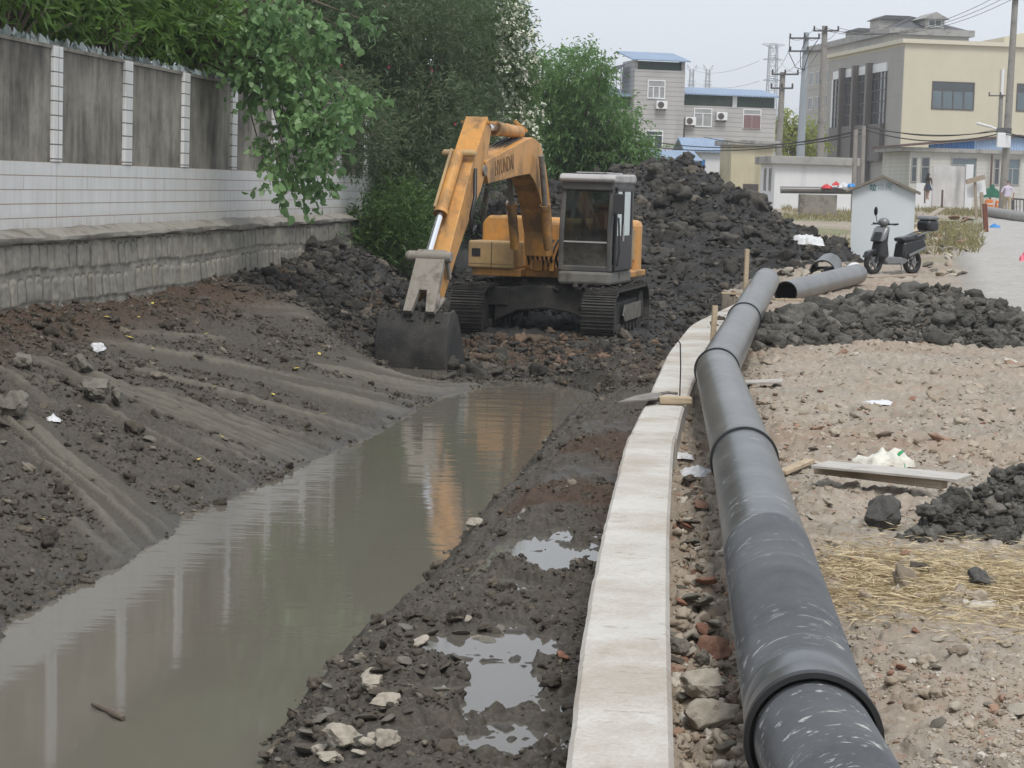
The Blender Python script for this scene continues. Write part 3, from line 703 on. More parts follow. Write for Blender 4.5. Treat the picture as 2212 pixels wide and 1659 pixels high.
cwp = [(-2.6, -.9), (-2.5, -1.2), (-2.3, -1.35), (-1.9, -1.35), (-1.9, 1.17), (-2.3, 1.17), (-2.5, 1.0), (-2.6, .8)]
MB().prism(cwp, 1.02, 2.12, lambda a, c, w_: (a, c, w_)).build('counterweight', yel('clean orange yellow paint', .15), ex, bevel=.12)
MB().bx((-.75, 1.05, 1.18), (-.62, 1.12, 2.0)).bx((-1.9, 1.08, 1.35), (-.75, 1.105, 1.95)).build('side_door', M_yelp, ex, bevel=.02)
sf = MB()   # boom foot brackets and valve clutter between boom and boxes
for l_ in (-.27, .27): sf.prism([(-.1, 1.2), (.78, 1.2), (.66, 1.52), (.34, 1.86), (.1, 1.86)], l_-.03, l_+.03, lambda a, c, w_: (a, w_, c))
sf.box((.62, -.33, 1.36), (.3, .08, .28)); sf.box((.80, -.1, 1.28), (.18, .16, .2)); sf.box((.84, .16, 1.3), (.12, .1, .24)); sf.cyl((.9, -.22, 1.2), (.86, -.22, 1.5), .035); sf.cyl((.92, .06, 1.2), (.9, .06, 1.46), .03)
sf.build('boom_bracket', M_yeld, ex, bevel=.01)
hs = MB(); rh = random.Random(5)
for k in range(7):
    y0 = -.3+.09*k; hs.tube([(.72, y0, 1.26), (.96+rh.uniform(-.03, .05), y0+.02, 1.40+rh.uniform(0, .12)), (.90, y0+.06, 1.62), (.6, y0+.05, 1.74)], .022, 6)
hs.build('valve_hoses', M_hose, ex, smooth=60)
# --- cab ---
c0, c1, ly0, ly1, zb, zt = -.55, 1.20, .36, 1.34, 1.02, 2.94
cab = MB().bx((c0, ly0, zb-.04), (c1+.02, ly1, zb+.20)).build('cab', M_cabbase, ex, bevel=.05)
fr = MB(); pw_ = .085
front = [(c1, zb+.2), (c1, 2.0), (c1-.14, zt-.16)]
for ly in (ly0+.045, ly1-.045):
    for a, b in zip(front[:-1], front[1:]): fr.bar((a[0]-.045, ly, a[1]), (b[0]-.045, ly, b[1]+.02), .10, .09)
    fr.bar((c0+.05, ly, zb+.2), (c0+.05, ly, zt-.12), .10, .09)
    fr.bx((c0, ly-.042, zt-.22), (c1-.12, ly+.042, zt-.10)); fr.bx((c0, ly-.04, zb+.2), (c1-.05, ly+.04, zb+.32))
fr.bx((c1-.215, ly0+.01, zt-.26), (c1-.06, ly1-.01, zt-.10)); fr.bx((c1-.088, ly0+.04, zb+.19), (c1-.004, ly1-.04, zb+.30)); fr.bx((c0+.01, ly0+.04, zt-.2), (c0+.09, ly1-.04, zt-.10)); fr.bx((c0+.01, ly0+.04, zb+.2), (c0+.09, ly1-.04, 1.55))
fr.build('cab_frame', M_cabp, cab, bevel=.022)
rf = MB(); rf.prism([(c0-.05, zt-.12), (c1-.02, zt-.12), (c1+.03, zt-.05), (c1-.06, zt+.03), (c0, zt+.05), (c0-.05, zt)], ly0-.03, ly1+.03, lambda a, c, w_: (a, w_, c)); rf = rf.build('cab_roof', M_roof, cab, bevel=.035)
MB().bx((.92, ly0+.14, zt+.015), (1.07, ly1-.16, zt+.05)).build('roof_visor', M_cabd, rf, bevel=.01)
hatch = MB()
for k in range(4): hatch.bx((-.4, ly0+.2+.17*k, zt+.046), (.85, ly0+.27+.17*k, zt+.07))
hatch.build('roof_ribs', M_roof, rf, bevel=.008)
wnd = MB().add([(c1-.03, ly0+.09, zb+.30), (c1-.03, ly1-.09, zb+.30), (c1-.03, ly1-.09, 1.98), (c1-.03, ly0+.09, 1.98)], [(0, 1, 2, 3)]).add([(c1-.03, ly0+.09, 1.98), (c1-.03, ly1-.09, 1.98), (c1-.155, ly1-.09, zt-.2), (c1-.155, ly0+.09, zt-.2)], [(0, 1, 2, 3)]).build('windscreen', M_glass, cab)
MB().bx((c1-.045, ly0+.08, 1.735), (c1-.02, ly1-.08, 1.762)).build('windscreen_bar', M_roof, wnd)
MB().add([(c0+.05, ly0+.09, 1.56), (c0+.05, ly1-.09, 1.56), (c0+.05, ly1-.09, zt-.2), (c0+.05, ly0+.09, zt-.2)], [(0, 1, 2, 3)]).build('rear_window', M_glass, cab)
MB().add([(c0+.1, ly0+.045, zb+.3), (c1-.1, ly0+.045, zb+.3), (c1-.2, ly0+.045, zt-.2), (c0+.1, ly0+.045, zt-.2)], [(0, 1, 2, 3)]).build('side_window', M_glass, cab)
# door on the machine's left, standing ajar and folded back
dr = MB(); hx = -.28
dr.bx((hx, ly1+.01, zb+.22), (c1-.16, ly1+.045, zb+.85)); 
for xx in (hx, .42, c1-.24): dr.bx((xx, ly1+.008, zb+.84), (xx+.07, ly1+.047, zt-.2))
dr.bx((hx, ly1+.008, zt-.27), (c1-.17, ly1+.047, zt-.19))
door = dr.build('cab_door', M_cabd, cab, bevel=.01)
MB().add([(hx+.07, ly1+.028, zb+.85), (c1-.24, ly1+.028, zb+.85), (c1-.24, ly1+.028, zt-.27), (hx+.07, ly1+.028, zt-.27)], [(0, 1, 2, 3)]).build('door_glass', M_glass, door)
MB().bar((.55, ly1+.07, zb+.75), (.55, ly1+.07, zb+1.05), .025).build('door_handle', M_roof, door)
rearw = MB().bx((-.62, ly1+.05, 2.0), (-.30, ly1+.30, 2.02)); 
od = MB(); od.bx((-.55, ly1+.05, zb+.25), (-.51, ly1+.30, zt-.2)) if False else None
mrr = MB(); mrr.bar((c1-.1, ly1, 2.25), (c1+.12, ly1+.14, 2.3), .02); mrr.bar((c1-.1, ly1, 2.65), (c1+.12, ly1+.14, 2.6), .02); mrr.box((c1+.12, ly1+.14, 2.45), (.05, .20, .36), Matrix.Rotation(.25, 3, 'Z')); mrr.build('mirror', M_cabd, cab, bevel=.015)
hr = MB().tube([(c1-.25, ly1+.06, zb+.3), (c1-.23, ly1+.10, 1.6), (c1-.25, ly1+.06, 2.2)], .018, 6); hr.build('grab_rail', M_cabd, cab, smooth=60)
seat = MB().bx((-.25, .62, 1.35), (.30, 1.08, 1.52)).build('seat', M_cabd, cab, bevel=.05)
MB().box((-.30, .85, 1.90), (.14, .46, .80), Matrix.Rotation(-.12, 3, 'Y')).box((-.36, .85, 2.42), (.10, .28, .22)).build('seat_back', M_cabd, seat, bevel=.05)
for ly in (.52, 1.18): MB().bx((-.1, ly-.07, 1.2), (.5, ly+.07, 1.68)).cyl((.42, ly, 1.68), (.45, ly, 1.9), .02).ball((.45, ly, 1.93), .04).build('control_console', M_cabd, cab, bevel=.02)
# --- boom ---
bo = [(815, 372), (1060, 240), (1105, 226), (1150, 262), (1182, 400), (1203, 560), (1222, 750), (1226, 945), (1190, 945), (1184, 800), (1165, 660), (1140, 560), (1112, 485), (1085, 447), (1000, 462), (836, 505)]
bp = [C2(x, y, .21) for x, y in bo]
bm_ = MB().prism(bp, -.21, .21, lambda a, c, w_: (a, w_, c)); boom = bm_.build('boom', M_yel, ex, bevel=.012)
tip = C2(815, 425, .21); MB().cyl((tip[0], -.225, tip[1]), (tip[0], .225, tip[1]), .09).build('boom_pin', M_steel, boom, smooth=35)
# raised lettering on the boom side
def text_mesh(txt, size, name, mat, parent, M4, depth=.004, font=None, xs=1.0, bold=0.0):
    cu = bpy.data.curves.new(name, 'FONT'); cu.body = txt; cu.size = size; cu.extrude = depth; cu.align_x = 'CENTER'; cu.align_y = 'CENTER'; cu.offset = bold
    ob = bpy.data.objects.new(name, cu); COL.objects.link(ob); bpy.context.view_layer.update()
    dg = bpy.context.evaluated_depsgraph_get(); me = bpy.data.meshes.new_from_object(ob.evaluated_get(dg)); bpy.data.objects.remove(ob)
    me.materials.clear(); me.materials.append(mat); o2 = link(name, me, parent); o2.matrix_local = M4 @ Matrix.Diagonal((xs, 1, 1, 1)); return o2
ta, tb_ = C2(875, 420, .214), C2(988, 375, .214); td = Vector((tb_[0]-ta[0], 0, tb_[1]-ta[1])); tl = td.length; td.normalize(); tu = Vector((-td.z, 0, td.x))
if tu.z < 0: tu = -tu
tn = td.cross(tu); mc = Vector(((ta[0]+tb_[0])/2, .214, (ta[1]+tb_[1])/2)); TM = Matrix((td, tu, tn)).transposed().to_4x4(); TM.translation = mc
M_letter = simple('faded dark lettering', (.16, .085, .03), .6)
hy = text_mesh('HYUNDAI', .36, 'lettering', M_letter, boom, TM, xs=tl/1.62, bold=.0)
# twin boom cylinders
def cyl_part(name, a, b, r, rr, frac, par, m1=None):
    a = Vector(a); b = Vector(b); m = a.lerp(b, frac); o = MB().cyl(a, m, r, n=18).cyl(m-(b-a).normalized()*.07, m, r*1.18, n=18).build(name, m1 or M_yeld, par, smooth=35)
    MB().cyl(m, b, rr, n=14).build('rod', M_chrome if name != 'boom_cylinder' else M_steel, o, smooth=35); return o
fa = C2(1205, 900, .3); fb = C2(1150, 335, .3)
for l_ in (-.31, .31): cyl_part('boom_cylinder', (fa[0]+.12, l_, fa[1]), (fb[0], l_, fb[1]), .085, .05, .48, ex)
# arm cylinder along the boom top
aa = C2(1020, 195, 0); ab = C2(838, 165, 0); cyl_part('arm_cylinder', (aa[0], 0, aa[1]), (ab[0]+.05, 0, ab[1]), .11, .06, .80, ex, M_yel)
MB().bar((aa[0]-.05, -.12, aa[1]+.08), (aa[0]+.35, -.12, aa[1]+.12), .03, .05).bar((aa[0]-.1, .12, aa[1]+.02), (aa[0]-.1, -.12, aa[1]+.2), .03, .05).build('work_light_bracket', M_yel, ex)
bhs = MB()
for k in range(4):
    p0 = C2(845, 350, 0); p1 = C2(1000, 250, 0); y0 = -.15+.08*k
    bhs.tube([(p0[0]+.1, y0, p0[1]), ((p0[0]+p1[0])/2, y0, (p0[1]+p1[1])/2+.09), (p1[0], y0, p1[1]+.06)], .02, 6)
bhs.build('boom_hoses', M_hose, boom, smooth=60)
# --- stick ---
A = Vector((*EP(1034, 266, 0), 0)); B = Vector((*EP(928, 640, 0), 0)); Ld = (B-A).length; sd2 = (B-A).normalized(); sn = Vector((-sd2.y, sd2.x, 0))
if sn.x < 0: sn = -sn            # outward (towards the camera)
def SP(s_, o_): p = A+sd2*(s_*Ld)+sn*o_; return (p.x, p.y)
sp = [SP(0, .16), SP(.30, .24), SP(.55, .20), SP(1.0, .13), SP(1.02, -.13), SP(.75, -.17), SP(.45, -.30), SP(.30, -.42), SP(.20, -.42), SP(0, -.16)]
stick = MB().prism(sp, -.185, .185, lambda a, c, w_: (a, w_, c)).build('stick', yel('scraped muddy orange yellow paint', .85, (.47, .60), (.13, .09, .055)), ex, bevel=.012)
MB().bar((*SP(-.005, .0)[:1], -.25, SP(-.005, 0)[1]), (SP(-.005, 0)[0], .25, SP(-.005, 0)[1]), .34, .04).build('stick_end_plate', M_yel, stick)
bk = SP(.27, .34); MB().cyl((bk[0], -.3, bk[1]), (bk[0], .22, bk[1]), .06).bar((bk[0], -.32, bk[1]), (bk[0], .24, bk[1]), .10, .05).build('cylinder_bracket', M_yelp, stick, bevel=.01)
lk = SP(.865, .36)
cyl_part('bucket_cylinder', (bk[0], -.06, bk[1]), (lk[0], -.06, lk[1]), .098, .052, .60, ex, M_yel)
b0, b1 = Vector((bk[0], -.06, bk[1])), Vector((lk[0], -.06, lk[1])); off = Vector((sn.x, -.9, sn.y)).normalized()*.13
MB().tube([b0+off, b0.lerp(b1, .3)+off, b0.lerp(b1, .57)+off], .025, 6).build('oil_pipe', M_yelp, ex, smooth=50)
p1 = SP(.30, .10); p2 = SP(.44, .0); p3 = SP(.55, .02)
MB().tube([(p1[0], .20, p1[1]), (p2[0]-.05, .27, p2[1]), (p3[0]-.1, .28, p3[1]), (SP(.57, -.3)[0], .26, SP(.57, -.3)[1]), (SP(.50, -.45)[0], .24, SP(.50, -.45)[1])], .032, 8).build('hose_loop', M_hose, stick, smooth=60)
# --- bucket linkage and bucket ---
M_link = simple('pale grey worn link steel', (.27, .245, .21), .6, var=.2, sc=6, dirt=(.12, .10, .08), dsc=5)
bt = EP(905, 676, 0)
ln = MB()
for l_ in (-.20, .20):
    pass
up_ = Vector((lk[0], 0, lk[1])); dn_ = Vector((bt[0], 0, bt[1])); ax_ = (dn_-up_); 
wv = Vector((0, 1, 0)); hh = ax_.length; axn = ax_.normalized(); thn = axn.cross(wv)
pl2 = [(-.23, -.1), (.23, -.1), (.23, .12), (.245, hh), (.11, hh), (.06, hh*.62), (-.06, hh*.62), (-.11, hh), (-.245, hh), (-.23, .12)]
ln.prism(pl2, -.05, .05, lambda a, c, w_: up_+wv*a+axn*c+thn*w_); ln.cyl(up_-wv*.32, up_+wv*.32, .085); ln.ball(up_-wv*.34, .09)
ln.build('bucket_link', M_link, ex, smooth=35, bevel=.008)
q0 = SP(.90, .0)
for l_ in (-.24, .24): MB().bar((q0[0], l_, q0[1]), (lk[0], l_, lk[1]), .05, .10).build('side_link', M_link, ex, bevel=.01)
# bucket: side profile traced, its back towards the camera
def BK(px, py): return EP(px, py, .0)
bx0, bz0 = B.x, B.y
prof = [(.36, .13), (.50, -.10), (.55, -.40), (.48, -.75), (.28, -1.03), (-.02, -1.20), (-.40, -1.24), (-.72, -1.16)]
inn = [(-.70, -1.10), (-.38, -1.18), (-.02, -1.14), (.24, -.98), (.43, -.72), (.49, -.40), (.44, -.10), (.30, .09)]
bw = .57
bkt = MB(); shell = prof+inn
bkt.prism(shell, -bw, bw, lambda a, c, w_: (bx0+a+.05, w_-.10, bz0+c*1.12-.36))
sidep = [(.36, .13), (.50, -.10), (.55, -.40), (.48, -.75), (.28, -1.03), (-.02, -1.20), (-.40, -1.24), (-.72, -1.16), (-.62, -.85), (-.38, -.40), (-.05, .05), (.15, .16)]
for l_ in (-bw, bw-.04): bkt.prism([(a*.998, c*.998) for a, c in sidep], l_+.001, l_+.039, lambda a, c, w_: (bx0+a+.05, w_-.10, bz0+c*1.12-.36))
bucket = bkt.build('bucket', M_bucket, ex, smooth=30, bevel=.012)
ea = MB()
for l_ in (-.30, -.02, ): ea.prism([(-.18, -.06), (.40, -.06), (.36, .20), (.10, .34), (-.14, .30)], l_-.02, l_+.02, lambda a, c, w_: (bx0+a+.05, w_-.0, bz0+c-.32))
ea.cyl((bx0+.30, -.36, bz0-.14), (bx0+.30, .22, bz0-.14), .07); ea.build('bucket_ear', M_bucket, bucket, smooth=35)
for k in range(5):
    l_ = -bw-.02+.24*k+.0; te = MB(); te.prism([(-.70, -1.10), (-.72, -1.19), (-.92, -1.10), (-.95, -1.06)], l_-.05+.02, l_+.05+.02, lambda a, c, w_: (bx0+a+.05, w_-.0, bz0+c*1.12-.36)); te.build('bucket_tooth', M_steel, bucket)
MB().ball((bx0+.30, .22, bz0-.06), (.10, .05, .14)).tube([(bx0+.22, .30, bz0-.01), (bx0+.40, .16, bz0-.28)], [.05, .025], 7).build('pin_guard', M_link, bucket, smooth=60)

# mud caked on the running gear and bucket
rm_ = np.random.RandomState(77); q_ = []
for k in range(420):
    if k < 330: a = rm_.uniform(-2.0, 2.0); l_ = rm_.choice([-1.195, 1.195])+rm_.uniform(-.3, .3); z_ = .93+rm_.uniform(-.02, .03)
    else: a = rm_.uniform(.6, 1.0); l_ = rm_.uniform(-.9, .9); z_ = .86+rm_.uniform(-.02, .06)
    q_.append((a, l_, z_))
lumps('caked_mud', np.array(q_), powsize(rm_, len(q_), .03, .16), M_cblk, 78, parent=ex)
q_ = [(bx0+.50+rm_.uniform(-.25, .02), rm_.uniform(-.6, .4), bz0-.30+rm_.uniform(-.12, .06)) for k in range(90)]
lumps('stuck_mud', np.array(q_), powsize(rm_, len(q_), .02, .11), M_cblk, 79, parent=bucket)
# ================= vegetation =================
def leafmat(name, dark, light, rough=.45, tl=.35):
    t = NT(name); a = t.attr('tone'); n = t.noise(.9, 3, .5)
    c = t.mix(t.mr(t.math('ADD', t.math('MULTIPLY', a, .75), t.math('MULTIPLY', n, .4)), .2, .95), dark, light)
    t.set(col=c, rough=rough, spec=.35); tb = t.n('ShaderNodeBsdfTranslucent'); t.l(t.mix(.5, c, tuple(min(1, q*1.6) for q in light)), tb.inputs[0])
    m = t.n('ShaderNodeMixShader'); m.inputs[0].default_value = tl; t.l(t.b.outputs[0], m.inputs[1]); t.l(tb.outputs[0], m.inputs[2]); t.l(m.outputs[0], t.out.inputs[0]); return t.m
M_leafA = leafmat('fresh dark green narrow leaves', (0.036, 0.081, 0.021), (0.195, 0.338, 0.072))
M_leafB = leafmat('grey green oleander leaves', (0.049, 0.078, 0.042), (0.137, 0.195, 0.098), .5)
M_leafC = leafmat('mid green leaves', (0.044, 0.081, 0.029), (0.143, 0.227, 0.078))
M_leafD = leafmat('soft green pinnate leaves', (0.065, 0.130, 0.042), (0.182, 0.319, 0.104))
M_leafE = leafmat('round grey green poplar leaves', (0.098, 0.182, 0.081), (0.273, 0.429, 0.182), .4)
M_leafF = leafmat('dark weedy leaves', (0.029, 0.065, 0.018), (0.111, 0.202, 0.052))
M_leafY = leafmat('yellow green leaves', (0.143, 0.182, 0.039), (0.390, 0.416, 0.104))
M_bark = simple('grey brown bark', (.13, .105, .08), .9, var=.3, sc=9, bump=.4)
M_pink = simple('pink petals', (.62, .10, .17), .6, var=.2); M_white = simple('white petals', (.66, .68, .56), .6, var=.1)
def rv(n, rs): v = rs.normal(size=(n, 3)); return v/np.linalg.norm(v, axis=1)[:, None]
def leaf_quads(P0, d, L, W, rs, droop=.25, round_=False):
    n = len(P0); d = d/np.linalg.norm(d, axis=1)[:, None]; r = rv(n, rs); r[:, 2] = r[:, 2]*.5+.1
    s = np.cross(d, r); s /= (np.linalg.norm(s, axis=1)[:, None]+1e-9); nrm = np.cross(s, d)
    L = L[:, None]; W = W[:, None]; k = .45 if not round_ else .42
    a = P0; tip = P0+d*L-np.array([0, 0, 1])*L*droop; m = P0+d*L*k-np.array([0, 0, 1])*L*droop*.2
    if round_:
        m2 = P0+d*L*.72-np.array([0, 0, 1])*L*droop*.5
        V = np.stack([a+s*W*.15, m+s*W*.52+nrm*W*.12, m2+s*W*.40, tip, m2-s*W*.40, m-s*W*.52+nrm*W*.12, a-s*W*.15], 1).reshape(-1, 3)
        b = np.arange(n)[:, None]*7; Q = np.concatenate([b+np.array([[0, 1, 5, 6]]), b+np.array([[1, 2, 4, 5]]), b+np.array([[2, 3, 4, 2]])]) 
        return V, Q, 7
    V = np.stack([a, m+s*W*.5+nrm*W*.15, tip, m-s*W*.5+nrm*W*.15], 1).reshape(-1, 3)
    b = np.arange(n)[:, None]*4; return V, b+np.array([[0, 1, 2, 3]]), 4
def crown(clumps, per, L, W, rs, twig=.45, tn=7, shell=.75, droop=.25, spread=.8, up=.1, round_=False, hang=0., fl=None):
    """clumps [(centre, radius)] -> leaf mesh arrays made of twigs with leaves along them"""
    PP, DD, TT = [], [], []
    for c, r in clumps:
        c = np.array(c[:3], float); r = np.array(r if hasattr(r, '__len__') else (r, r, r*.85), float); nt = max(3, int(per*float(np.prod(r))**(2/3)/tn))
        dirs = rv(nt, rs); rad_ = shell+(1-shell)*rs.rand(nt)**.6*1.25 - .45*rs.rand(nt)**2.2
        base = c+dirs*r*rad_[:, None]; td = dirs*.75+rv(nt, rs)*.55; td[:, 2] += up-hang; td /= np.linalg.norm(td, axis=1)[:, None]
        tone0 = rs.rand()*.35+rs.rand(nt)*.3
        for k in range(tn):
            u = (k+.3)/tn; p = base+td*(twig*u*(.6+.8*rs.rand(nt)))[:, None]; p[:, 2] -= (droop*twig*u*u)*.6
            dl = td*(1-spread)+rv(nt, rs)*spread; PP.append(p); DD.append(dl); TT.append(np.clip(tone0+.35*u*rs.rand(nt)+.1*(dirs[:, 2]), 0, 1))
    P0 = np.concatenate(PP); d = np.concatenate(DD); tone = np.concatenate(TT); n = len(P0)
    V, Q, k = leaf_quads(P0, d, L*(.65+.7*rs.rand(n)), W*(.7+.6*rs.rand(n)), rs, droop, round_)
    return V, Q, np.repeat(tone, k), P0
def plant(name, label, cat, clumps, mat, per, L, W, trunk=None, seed=1, group=None, flowers=None, base=None, tr=.09, fork=None, **kw):
    rs = np.random.RandomState(seed); base = Vector(base) if base is not None else Vector(clumps[0][0])
    o = thing(name, label, cat, (0, 0, 0), 0, group); o.location = base; inv = np.array(base[:])
    V, Q, tone, P0 = crown(clumps, per, L, W, rs, **kw)
    npmesh('crown', V-inv, Q, mat, o, attrs=dict(tone=tone))
    if trunk is not False:
        tb = MB(); rr = random.Random(seed); fork_in = fork
        cs = [Vector(c[:3]) for c, r in clumps]; mean = sum(cs, Vector())/len(cs); fork = base.lerp(Vector((mean.x, mean.y, base.z+(mean.z-base.z)*.55)), 1.0)
        fork = fork_in if fork_in is not None else fork
        mid = base.lerp(fork, .5)+Vector((rr.uniform(-.1, .1), rr.uniform(-.1, .1), 0))
        tb.tube([base-Vector((0, 0, .2))-base, mid-base, fork-base], [tr, tr*.8, tr*.62], 8)
        for c in cs:
            m = fork.lerp(c, .5)+Vector((rr.uniform(-.2, .2)+(.35 if fork_in is not None else 0), rr.uniform(-.2, .2), rr.uniform(0, .3)+(.5 if fork_in is not None else 0)))
            tb.tube([fork-base, m-base, c-base], [tr*.45, tr*.28, tr*.1], 5)
        tb.build('trunk', M_bark, o, smooth=60)
    if flowers:
        m, nf, fs, region = flowers; idx = rs.permutation(len(P0))
        ok = [i for i in idx if region(P0[i])][:nf]; fb = MB()
        for i in ok:
            p = Vector(P0[i])-base
            for k in range(5):
                q = p+Vector(rs.uniform(-1, 1, 3))*fs; a = Vector(rs.uniform(-1, 1, 3)).normalized()*fs*.8; b = Vector(rs.uniform(-1, 1, 3)).normalized()*fs*.8
                fb.add([q-a, q-b, q+a, q+b], [(0, 1, 2, 3)])
        f_ = fb.build('flowers', m, o, fix=False); tag(f_, kind='stuff')
    return o
def PC(lst, Y0, r, jit=0., seed=0):
    rr = random.Random(seed); out = []
    for q in lst:
        Y = q[2] if len(q) > 2 else Y0; s_ = q[3] if len(q) > 3 else 1.
        out.append((P(q[0], q[1], Y+rr.uniform(-jit, jit)), r*s_))
    return out
def wallpt(Y, off, z): return Vector((wallx(Y)+off, Y, z))
# shrubs growing over the top of the rendered wall
shr_lab = ['bushy bright green narrow-leaved shrub above the wall at the far left edge', 'narrow-leaved green shrub above the wall behind the first white pilaster', 'narrow-leaved green shrub above the wall between second and third pilasters', 'dark narrow-leaved shrub above the wall beside the broad-leaved poplar']
for k, Y in enumerate((21.5, 25.2, 29.0, 33.0)):
    cl = []; rr = random.Random(20+k)
    for i in range(22):
        y = Y+rr.uniform(-2.3, 2.3); z = rr.uniform(3.5, 6.0+.7*k); cl.append((wallpt(y, -rr.uniform(.15, 1.3)-(.0 if z > 3.9 else .3), z), rr.uniform(.42, .68)))
    for i in range(13): cl.append((wallpt(Y+rr.uniform(-2.3, 2.3), -rr.uniform(.2, .7), rr.uniform(3.72, 4.5)), rr.uniform(.34, .46)))
    plant('shrub', shr_lab[k], 'shrub', cl, M_leafA, 2100, .17, .042, seed=30+k, base=wallpt(Y, -1.4, .9), group='shrubs behind the rendered wall', twig=.34, spread=.62, droop=.15, up=.25, tn=8)
# tall backing trees (mostly above the picture, mirrored in the water)
tl_lab = ['tall dark tree behind the wall above the shrubs', 'tall dark tree behind the oleanders left of the digger boom', 'tall dark tree behind the white flowering oleander']
for k, (Y, off, zr) in enumerate(((30, -3.2, (3.5, 8.5)), (43, -2.6, (2.5, 10)), (58, -2.0, (2.5, 9.5)))):
    cl = []; rr = random.Random(50+k)
    for i in range(26): cl.append((wallpt(Y+rr.uniform(-6.5, 6.5), off+rr.uniform(-1.2, .6), rr.uniform(*zr)), rr.uniform(1.0, 1.5)))
    plant('tree', tl_lab[k], 'tree', cl, M_leafC, 700, .26, .10, seed=60+k, base=wallpt(Y, off, .9), group='tall trees behind the wall', twig=.6, tr=.16, tn=7)
# oleanders hanging over the wall
ol = [(690,40),(760,20),(840,40),(920,20),(985,50),(720,110),(800,100),(880,110),(950,100),(745,175),(700,200,43,.9),(820,180),(900,180),(970,170),(745,255,42.5),(795,235),(720,300,42,.7),(810,260),(880,250),(950,250),(1000,240),(838,300),(785,305,43,.8),(840,330),(910,320),(970,310),(820,390,45,.8),(880,390),(940,390,47),(905,440,46,.9),(850,430,45.5,.75),(960,460,48,.7)]
for k, (sub, lab, fl_) in enumerate(((ol[0::2], 'big grey green oleander over the wall with a few pink blossoms, left half', 16), (ol[1::2], 'big grey green oleander over the wall behind the digger arm, right half with pink blossoms', 16))):
    plant('oleander', lab, 'shrub', PC(sub, 46.5, .85, 1.6, k), M_leafB, 3600, .15, .028, seed=70+k, base=wallpt(46+2*k, -.9 if k == 0 else .5, .4), group='oleanders on the wall', flowers=(M_pink, fl_, .035, lambda p: p[2] > 1.8 and p[1] < 46.6), twig=.42, spread=.6, droop=.1, up=.15, tn=8)
wf = [(1030,50),(1070,40),(1050,100),(1090,100),(1040,160),(1085,165),(1115,150,53,.7),(1060,220),(1105,215,53,.8),(1125,250,53,.55),(1020,250),(1075,270),(1115,290,53,.6),(1040,310),(1085,330),(1060,0),(1090,50,54,.8),(1000,60,55),(1030,120,55),(1060,170,55),(1075,230,55),(1080,290,55),(1040,260,55),(1060,30,55),(1095,140,55,.8),(1105,190,55,.8),(1010,180,55),(1115,260,54.5,.7)]
plant('oleander', 'white flowering oleander at the right end of the green bank against the sky', 'shrub', PC(wf, 53, .72, 1.0, 4), M_leafC, 3200, .14, .032, seed=80, base=(-.9, 54, .1), group='oleanders on the wall', flowers=(M_white, 640, .058, lambda p: p[0] > -.60 and p[1] < 52.9 and p[2] > 2.6), twig=.42, spread=.65, droop=.25, up=.05, tn=8)
# feathery tree behind the digger
ft_ = [(1175,190),(1215,165),(1250,150,70,.75),(1285,165,70,.5),(1300,140,70,.35),(1265,118,70,.4),(1190,240),(1240,215),(1290,225,70,.7),(1205,300),(1255,280),(1310,270,70,.8),(1350,300,70,.75),(1180,345),(1235,340),(1290,335),(1345,345),(1385,350,70,.6),(1400,330,70,.35),(1330,225,70,.35),(1160,280),(1155,160,70,.7),(1365,255,70,.3)]
plant('tree', 'soft green feathery tree behind the digger cab in front of the grey building', 'tree', PC(ft_, 71, .95, 1.2, 6), M_leafD, 2300, .19, .055, seed=90, base=(2.2, 71, .4), twig=.55, spread=.55, droop=.45, up=.0, tn=8, tr=.12)
# poplar branch hanging in front of the wall
po = [(590,10),(640,30),(560,70),(610,90),(665,70),(540,110),(580,150),(640,140),(690,95,31.5,.6),(560,200),(610,210),(660,200),(530,170,31.5,.6),(700,210),(745,215,31.5,.7),(790,222,31.5,.6),(640,270),(690,260),(725,275,31.5,.7),(610,300),(660,320),(700,330,31.5,.8),(640,365,31.5,.8),(675,380,31.5,.8),(615,395,31.5,.55),(690,400,31.5,.5),(640,430,31.5,.5),(585,320,31.5,.5),(510,60),(735,60,31.5,.6),(770,35,31.5,.5),(800,50,31.5,.35),(585,400,31.5,.35)]
plant('poplar', 'pale green poplar with round leaves drooping over the tiled wall', 'tree', PC(po, 31.7, .33, .35, 8), M_leafE, 1500, .115, .105, seed=95, base=wallpt(32.9, -.9, .9), fork=wallpt(32.7, -.7, 3.7), twig=.26, spread=.85, droop=.55, up=-.1, tn=5, round_=True, shell=.6, tr=.05)
# bush at the wall foot, weeds on the bank
bf = [(790,500),(840,480),(890,490),(780,535,42,.8),(830,530),(880,540),(920,520,43,.8),(860,445),(910,455,43),(855,440,43,.7),(935,480,44,.8),(775,535,41.8,.5)]
plant('bush', 'dark leafy bush at the foot of the wall left of the digger', 'bush', PC(bf, 42.3, .48, .6, 9), M_leafF, 3600, .13, .035, seed=97, base=P(850, 560, 42.5), twig=.38, spread=.6, droop=.2, up=.35, tn=8, tr=.03)
for k, (px, py, Y, s_, lab) in enumerate(((500, 548, 34, .30, 'tall weed tuft growing against the stone retaining wall'), (291, 604, 28.5, .16, 'tiny green weed at the foot of the stone wall, nearest one'), (700, 530, 40, .42, 'leafy weed clump on the bank top left of the dark bush'), (660, 520, 39, .3, 'small weed clump by the wall foot beyond the tall tuft'))):
    c = P(px, py, Y); gz = hz(c.x, c.y)
    plant('weed', lab, 'weed', [((c.x, c.y, gz+s_*.45), (s_*.75, s_*.75, s_*.5))], M_leafF if k != 0 else M_leafD, 900, .13, .025, seed=110+k, base=(c.x, c.y, gz), trunk=False, twig=s_*.6, spread=.5, up=.5, group='weeds on the left bank')
